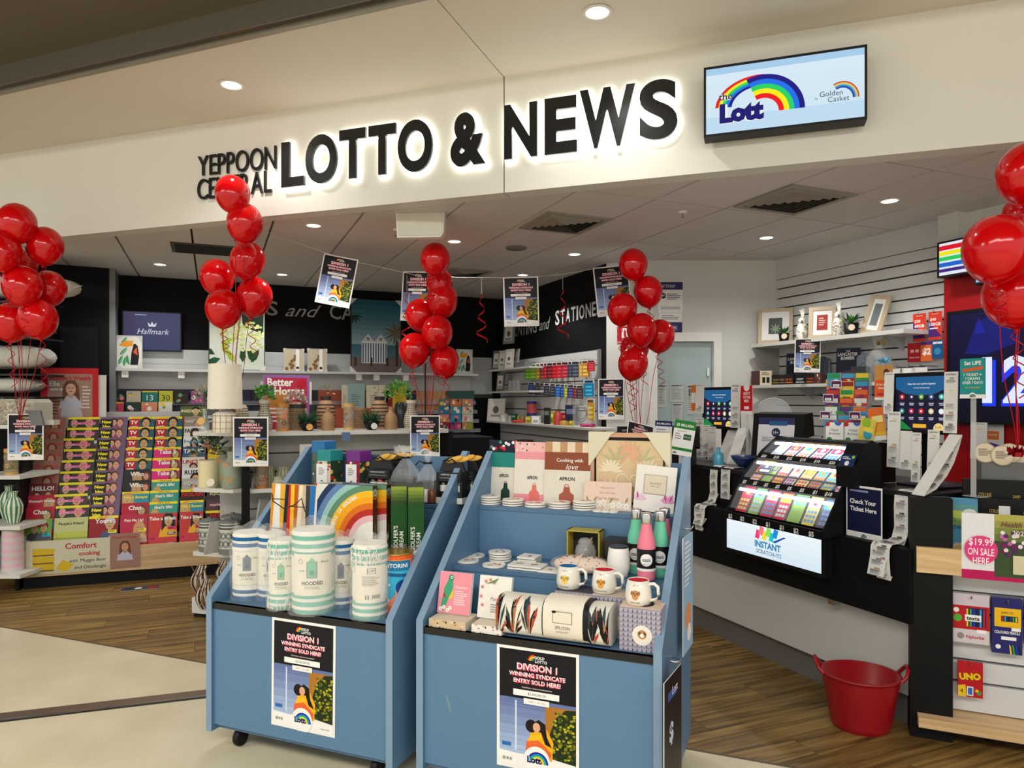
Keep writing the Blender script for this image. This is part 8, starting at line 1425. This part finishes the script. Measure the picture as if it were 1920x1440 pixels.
gbox('cardboard_box', .2, .14, .14, None, None, (130, 96, 60), CTR.w(CTR.u(1514, -.42), -.42, CT), CTR.a+R(30), 'open brown cardboard box holding papers behind the case', 'box'); b = MB(); q = random.Random(3)
for i in range(7): b.box(-.08, .08, .02+i*.015, .022+i*.015, .02, .2+q.uniform(-.02, .02), mat((200, 202, 204), .6))
obj('paper_bundle', b, None, CTR.w(CTR.u(1511, -.43), -.43, CT+.001), CTR.a+R(34), 'loose white papers standing in the brown box', 'paper')
t = empty('sanitiser_jar', CTR.w(CTR.u(1347, -.1), -.1, CT), 0, 'light blue jar beside the curling receipts', 'jar'); obj('body', MB().lathe([(.035, 0), (.036, .07), (.03, .08), (.014, .09), (.014, .12)], mat((80, 170, 200), .2), 16), t); obj('pump', MB().tube([(0, 0, .12), (0, 0, .16), (-.03, -.01, .165)], .004, mat((220, 225, 228), .2), 6), t)
t = empty('blue_bowl', CTR.w(CTR.u(1398, -.16), -.16, CT), 0, 'dark blue bowl on the counter left of the case', 'bowl'); obj('bowl_body', MB().lathe([(.04, 0), (.085, .05), (.095, .075), (.088, .073), (.04, .01)], mat((20, 40, 90), .3), 20, cap=False), t)
obj('navy_leaflet', card(Art(.1, .09, (30, 34, 70)).rect(0, .8, 1, 1, (230, 190, 50)).rect(.1, .1, .9, .3, W_).rect(.4, .45, .6, .65, W_), .002).xf(Matrix.Rotation(-R(40), 4, 'X')), None, CTR.w(CTR.u(1428, .02), .01, CT+.001), CTR.a, 'small navy leaflet leaning at the left top corner of the case', 'leaflet')
# tiered stand of gift scratch cards
u, w, za, zb = CTR.box(1535, 700, 1640, 826, -.33); t = empty('card_stand', CTR.w(u, -.33, 1.32), 0, 'tall tiered stand packed with colourful gift scratch cards on the case top', 'display stand'); t.rotation_euler = (0, 0, R(-35)); hS = zb-1.32; wS = .235
obj('backing', MB().prism([(-.02, 0), (.14, 0), (.14, hS), (.10, hS)], -wS/2, wS/2, mat((200, 206, 210), .2, alpha=.5), 'x'), t); rr = random.Random(21); CS = [(40, 150, 80), (226, 110, 50), (60, 160, 200), (150, 40, 60), (236, 200, 60), (90, 50, 120), (226, 226, 220), (200, 60, 50)]
nr = 6
for j in range(nr):
    for i in range(3):
        a = Art(.073, .075, rr.choice(CS)); a.rect(.05, .6, .95, .95, rr.choice(CS)); a.disc(rr.uniform(.3, .7), rr.uniform(.2, .5), .2, rr.choice(CS), None, 8); a.rects([(.1, .1, .9, .2), (.2, .3, .5, .45)], rr.choice(CS)); obj('gift_card', card(a, .001), t, (-wS/2+.04+i*.077, -.035+.125*(j+.6)/nr, .04+(hS-.09)*(j+.6)/nr))
for i in range(2):
    a = Art(.095, .1, W_); a.disc(.1, .9, .14, (206, 30, 40)); a.disc(.7, 1.0, .2, (40, 110, 200)); a.disc(.2, 0, .16, (30, 130, 60)); a.text('Happy', .5, .52, .16, K_, mw=.6); a.text('Birthday!', .5, .3, .16, K_, mw=.8); obj('birthday_card', card(a, .002), t, (-.05+i*.1, -.045, .0), label='white Happy Birthday! card with coloured dots')
for x_, y_, z_ in ((-.05, -.0, .30), (-.09, -.02, .22), (-.1, -.05, .12), (.06, -.06, .12)):
    a = Art(.06, .045, (226, 226, 230)); a.rect(.04, .1, .96, .9, (90, 30, 80)); a.rect(.2, .15, .8, .5, W_); a.text('$25', .5, .2, .28, K_, mw=.4); obj('price_tag', card(a, .002), t, (x_, y_, z_), R(-12) )
lot(1640, 685, 1674, 750, -.24, lambda a: (a.rect(0, .58, 1, 1, (206, 150, 80)), a.disc(.65, .8, .16, (90, 60, 50)), a.text('A lot more', .45, .42, .07, W_, mw=.7, bold=.02), a.text('chances', .45, .32, .07, W_, mw=.6, bold=.02), a.rect(.15, .14, .7, .19, (190, 40, 60)), a.rect(0, 0, 1, .08, W_), lott(a, .8, .04, .2, K_)), (232, 100, 44), 'orange flyer reading A lot more chances left of the right monitor', CTR, 'flyer', 'flyer')
lot(1634, 764, 1663, 826, -.22, lambda a: (a.grad(0, 0, 1, 1, (236, 200, 60), (226, 100, 50), 4), a.rect(.2, .55, .9, .75, (240, 230, 150)), a.rect(0, 0, 1, .14, W_)), (236, 180, 60), 'yellow and orange ticket flyer beside the gift card stand', CTR, 'flyer', 'flyer', roll=-8)
lot(1608, 784, 1636, 826, -.21, lambda a: (a.disc(.4, .8, .3, (150, 190, 60)), a.disc(.6, .3, .3, (60, 160, 190)), a.rect(.3, .4, .9, .6, (240, 220, 90))), (226, 200, 80), 'small green and blue ticket display in front of the gift card stand', CTR, 'flyer', 'flyer', roll=12)
lot(1800, 672, 1848, 747, -.12, lambda a: (a.text('Set LIFE', .5, .84, .10, W_, mw=.7, bold=.03), a.poly([(.1, .66), (.9, .72), (.9, .8), (.1, .74)], (226, 100, 50)), a.text('1 TICKET =', .5, .56, .07, W_, mw=.7, bold=.02), a.text('7 DRAWS', .5, .46, .07, W_, mw=.6, bold=.02), a.text('OVER 7 DAYS', .5, .36, .07, W_, mw=.8, bold=.02), a.text('PLAY YOUR WAY', .5, .25, .045, (236, 200, 60), mw=.6), a.rect(0, 0, 1, .1, W_), lott(a, .5, .05, .24, K_)), (40, 150, 146), 'teal flyer reading 1 TICKET = 7 DRAWS fixed to the right monitor', CTR, 'flyer', 'flyer')
strip(1822, 1850, 792, 860, -1.17, 'RESULTS', 'grey receipt leaning under the big television', rz=R(10))
# ------------------------------------------------------------ right fixture goods
RP = lambda px, off, z: at(RFX, px, off, z); lz = zb_ = RFX.z(1722, 1070, .05)+.02
u, w, za, zb = RFX.box(1734, 934, 1836, 1032, .02); a = Art(w, zb-lz, (90, 170, 210)); a.grad(0, .6, 1, 1, (150, 190, 90), (70, 140, 190), 4); a.poly([(0, .72), (1, .7), (1, .8), (0, .84)], (190, 206, 90)); a.text("Aqua's", .45, .66, .07, (20, 40, 60), mw=.3, sh=.2); a.text('Aussie Adventures', .55, .55, .08, (20, 50, 100), mw=.78, sh=.2); a.disc(.12, .34, .1, (150, 80, 50), .06); a.disc(.4, .26, .05, (236, 120, 40)); a.disc(.65, .26, .15, (230, 220, 190)); a.disc(.65, .26, .09, (240, 206, 80)); a.disc(.65, .26, .04, (240, 200, 180)); a.poly([(0, 0), (0, .12), (.4, .1), (.8, .14), (1, .06), (1, 0)], (110, 70, 110)); a.disc(.85, .8, .12, (226, 230, 226), .07)
o = gbox('picture_book', w, .012, zb-lz, a, None, (60, 120, 90), RFX.w(u, .005, lz), RFX.a, 'blue and green picture book with turtle standing in the oak ledge', 'book', None, R(4))
for px0, px1, pyt, off, tx, lb in ((1806, 1925, 900, -.09, 'COLLINS', 'black diary box at the back of the right ledge, taller'), (1826, 1945, 936, -.05, 'COLLINS', 'black diary box with white barcode sticker, in front of the taller one')):
    u, w, za, zb = RFX.box(px0, pyt, px1, 1000, off); a = Art(w, zb-lz, (16, 16, 18)); a.text(tx, .35, .80, .05, (206, 180, 90), mw=.2); a.rect(.22, .74, .9, .745, (206, 180, 90)); a.text('DIARY', .85, .80, .035, (206, 180, 90), mw=.12)
    if px0 > 1810: a.rect(.40, .76, .58, .9, (226, 226, 226))
    gbox('diary_box', w, .03, zb-lz, a, None, (16, 16, 18), RFX.w(u, off, lz), RFX.a, lb, 'book')
u, w, za, zb = RFX.box(1803, 965, 1960, 1090, .085); a = Art(w, zb-za, (232, 230, 232)); a.rect(0, 0, 1, .14, (190, 20, 90)); a.rect(.40, .0+.06, 1, 1, (60, 80, 50)); a.grad(.40, .6, 1, 1, (90, 110, 50), (190, 180, 90), 4); q = random.Random(5)
for i in range(50): a.disc(q.uniform(.48, .98), q.uniform(.38, .75), .03, q.choice([(236, 226, 230), (120, 30, 90), (190, 110, 170), (226, 220, 226), (90, 40, 100)]), None, 7)
a.rect(.62, .12, .92, .4, (214, 206, 170)); a.text('Health', .6, .82, .08, (110, 30, 70), mw=.25, sh=.3); a.text('2025', .7, .7, .07, W_, mw=.2); a.disc(.235, .45, .205, (226, 60, 130), None, 24); a.text('$19.99', .235, .52, .12, W_, mw=.3, bold=.01); a.text('ON SALE', .235, .37, .11, W_, mw=.32, bold=.01); a.text('HERE', .235, .23, .11, W_, mw=.2, bold=.01)
obj('sale_sign', card(a, .004), None, RFX.w(u, .085, za), RFX.a, 'white sale sign with pink $19.99 ON SALE HERE circle and flowers', 'sign')
# tin with round wooden magnets
t = empty('patterned_tin', RP(1885, -.14, 1.103), R(-20), 'grey and white patterned tray holding round wooden discs', 'tin'); zt_ = 1.103; wT = .19; hT = max(.05, RFX.z(1885, 868, -.14)-zt_); a = Art(wT, hT, (110, 112, 112)); [petal(a, (i+.5)/6, .05, .14, .03, an, W_) for i in range(6) for an in (60, 90, 120)]; obj('tin_body', MB().box(-wT/2, wT/2, 0, .1, 0, hT, mat((110, 112, 112), .4)).art(a, (-wT/2, -.0006, 0)), t); rf2 = obj('tin_support', MB().box(RFX.u(1830, -.1), rw, .10, .29, 1.06, 1.1, CBLK), rf)
for i, (dx, dz, dy) in enumerate(((-.075, .045, .03), (-.015, .034, .0), (.04, .042, .03), (.085, .035, .04))):
    a = Art(.09, .09); a.disc(.5, .5, .48, (214, 202, 176), None, 20); a.lines(.2, .3, .8, .7, 4, (90, 80, 70)); obj('wooden_disc', MB().cyl(0, 0, 0, .005, .047, mat((180, 156, 120), .6), n=24).art(a, (-.045, -.045, .0052), (1, 0, 0), (0, 1, 0)).xf(Matrix.Rotation(R(80), 4, 'X')), None, Vector(RP(1885, -.14, zt_+hT))+Vector((dx, dy, dz)), R(-20), 'round printed wooden disc, %s of four in the patterned tray' % ('leftmost', 'second from left', 'third from left', 'rightmost')[i], 'magnet', 'wooden discs')
# packs on the white slat panel
def pack(px0, py0, px1, py1, fn, c, label, d_=.03, off=.02, name='pencil_pack', n=1):
    u, w, za, zb = RFX.box(px0, py0, px1, py1, off); a = Art(w, zb-za, c); fn(a); t = empty(name, RFX.w(u, off, za), RFX.a, label, 'pack'); obj('pack_front', MB().box(-w/2, w/2, 0, d_, 0, zb-za, mat(c, .4)).art(a, (-w/2, -.0006, 0)), t); obj('hook', MB().tube([(0, .06-off*0, (zb-za)*.93), (0, -.02, (zb-za)*.93), (0, -.022, (zb-za)*.98)], .003, CHROME, 5), t)
PEN = [(240, 200, 40), (60, 170, 60), (30, 60, 170), (30, 30, 60), (40, 160, 220), (190, 30, 40)]
def tex(a): a.rect(0, .75, 1, 1, (206, 196, 206)); a.rect(0, .28, 1, .76, (190, 26, 36)); a.rects([(.36, .34, .92, .72)], (30, 36, 90)); [a.rect(.38+.09*i, .34, .43+.09*i, .7, PEN[i]) for i in range(6)]; a.disc(.14, .5, .12, (90, 180, 60)); a.disc(.1, .66, .08, W_); a.rect(.34, .45, .78, .58, W_); a.text('texta', .56, .475, .08, K_, mw=.36, bold=.03); a.rect(0, 0, 1, .28, (214, 206, 210)); a.text('Nylorite', .62, .1, .09, (190, 40, 60), mw=.5, bold=.03); a.disc(.22, .14, .1, (150, 140, 140)); a.rect(.66, .22, .92, .29, W_)
def pcl(a): a.rect(0, 0, 1, 1, (40, 40, 110)); a.rect(.08, .48, .96, .82, (240, 190, 30)); a.rect(.3, .58, .86, .68, K_); [a.rect(.32+.09*i, .59, .38+.09*i, .67, PEN[::-1][i]) for i in range(6)]; a.text('LEARN CO', .5, .72, .04, (60, 40, 60), mw=.4); a.text('COLOURED PENCILS', .5, .36, .05, W_, mw=.84, bold=.02); a.rect(.3, .25, .8, .31, W_); a.disc(.2, .12, .09, W_); [a.poly([(.6+.1*i, 0), (.56+.1*i, .18), (.62+.1*i, .14), (.66+.1*i, 0)], PEN[i]) for i in range(4)]; a.rect(.64, .42, .94, .48, W_)
pack(1786, 1114, 1855, 1206, tex, (196, 186, 190), 'texta marker pack with red band hanging left on the white slats'); pack(1860, 1122, 1917, 1226, pcl, (40, 40, 110), 'blue and yellow coloured pencils pack hanging beside the marker pack'); pack(1922, 1124, 1975, 1212, lambda a: a.rect(0, 0, 1, .6, (190, 30, 40)), (50, 120, 180), 'third hanging pack cut off by the right edge')
def uno(a): a.text('UNO', .5, .5, .20, (240, 206, 30), mw=.86, bold=.06, rot=6, out=K_); a.poly([(0, 0), (0, .3), (.3, .34), (.34, 0)], (240, 200, 40)); a.rects([(.36, .04, .62, .3)], W_); a.rects([(.4, .07, .58, .27)], (40, 110, 190)); a.disc(.8, .16, .17, (200, 30, 36)); a.disc(.84, .14, .1, (50, 160, 70)); a.disc(.76, .2, .07, (240, 200, 40)); a.text('4', .15, .1, .12, K_)
pack(1796, 1241, 1843, 1307, uno, (190, 24, 34), 'red card game pack hanging alone low on the white slats', .015)
# ------------------------------------------------------------ red tub
TB = mat((150, 10, 24), .35, var=.05, sc=5); tx, ty = pX(1613, 3.40), 3.40; t = empty('flexible_tub', (tx, ty, 0), R(-20), 'deep red flexible plastic tub with two handles on the wood floor', 'tub'); pr = [(.122, 0), (.128, .012)]; k = 16
for i in range(k+1): r_ = .130+.04*(i/k); pr += [(r_, .015+.225*i/k), (r_+.0022, .015+.225*(i+.5)/k)] if i < k else [(r_, .245)]
obj('tub_wall', MB().lathe(pr+[(.178, .248), (.178, .256), (.166, .256), (.124, .02), (.0, .018)], TB, 36, cap=False, sy=.92), t); obj('tub_bottom', MB().cyl(0, 0, 0, .004, .122, TB, n=36, sy=.92), t)
for sx in (-1, 1): obj('handle', MB().tube([(sx*.166, -.062, .25), (sx*.186, -.058, .275), (sx*.198, -.03, .30), (sx*.200, 0, .305), (sx*.198, .03, .30), (sx*.186, .058, .275), (sx*.166, .062, .25)], .0085, TB, 8), t)
# ------------------------------------------------------------ screen on the bulkhead
def lotttv(a):
    a.grad(0, 0, 1, 1, (196, 222, 240), (160, 200, 232), 3); a.grad(0, .25, 1, .9, (206, 230, 242), (214, 232, 244), 4)
    k = a.w/a.h
    a.bow(.35, .36, .29, .022, [(230, 20, 30), (250, 230, 30), (40, 210, 90), (24, 130, 225), (24, 20, 140)], 84, 176, 18, .72); a.bow(.375, .24, .265, .033, [(20, 16, 130), (24, 110, 235), (30, 210, 100), (250, 236, 20), (240, 16, 26)], 0, 114, 22, .98)
    a.text('Lott', .235, .17, .30, W_, bold=.10); a.text('Lott', .235, .17, .30, (16, 12, 110), bold=.065); a.text('the', .13, .50, .11, W_, mw=.13, bold=.06); a.text('the', .13, .50, .11, (20, 20, 60), mw=.115, bold=.015)
    a.text('by', .71, .33, .045, (60, 70, 90)); a.text('Golden', .80, .36, .08, (50, 60, 90), mw=.14); a.text('Casket', .845, .27, .08, (50, 60, 90), mw=.13); a.bow(.865, .3, .105, .008, [(200, 60, 50), (240, 200, 60), (120, 190, 200), (40, 110, 190), (30, 70, 160)], 0, 120, 12, 1.1)
screen(1324, 110, 1621, 236, .14, lotttv, 'large lit screen on the bulkhead showing the rainbow Lott logo', .012, BULK, name='bulkhead_screen', dd=.1)
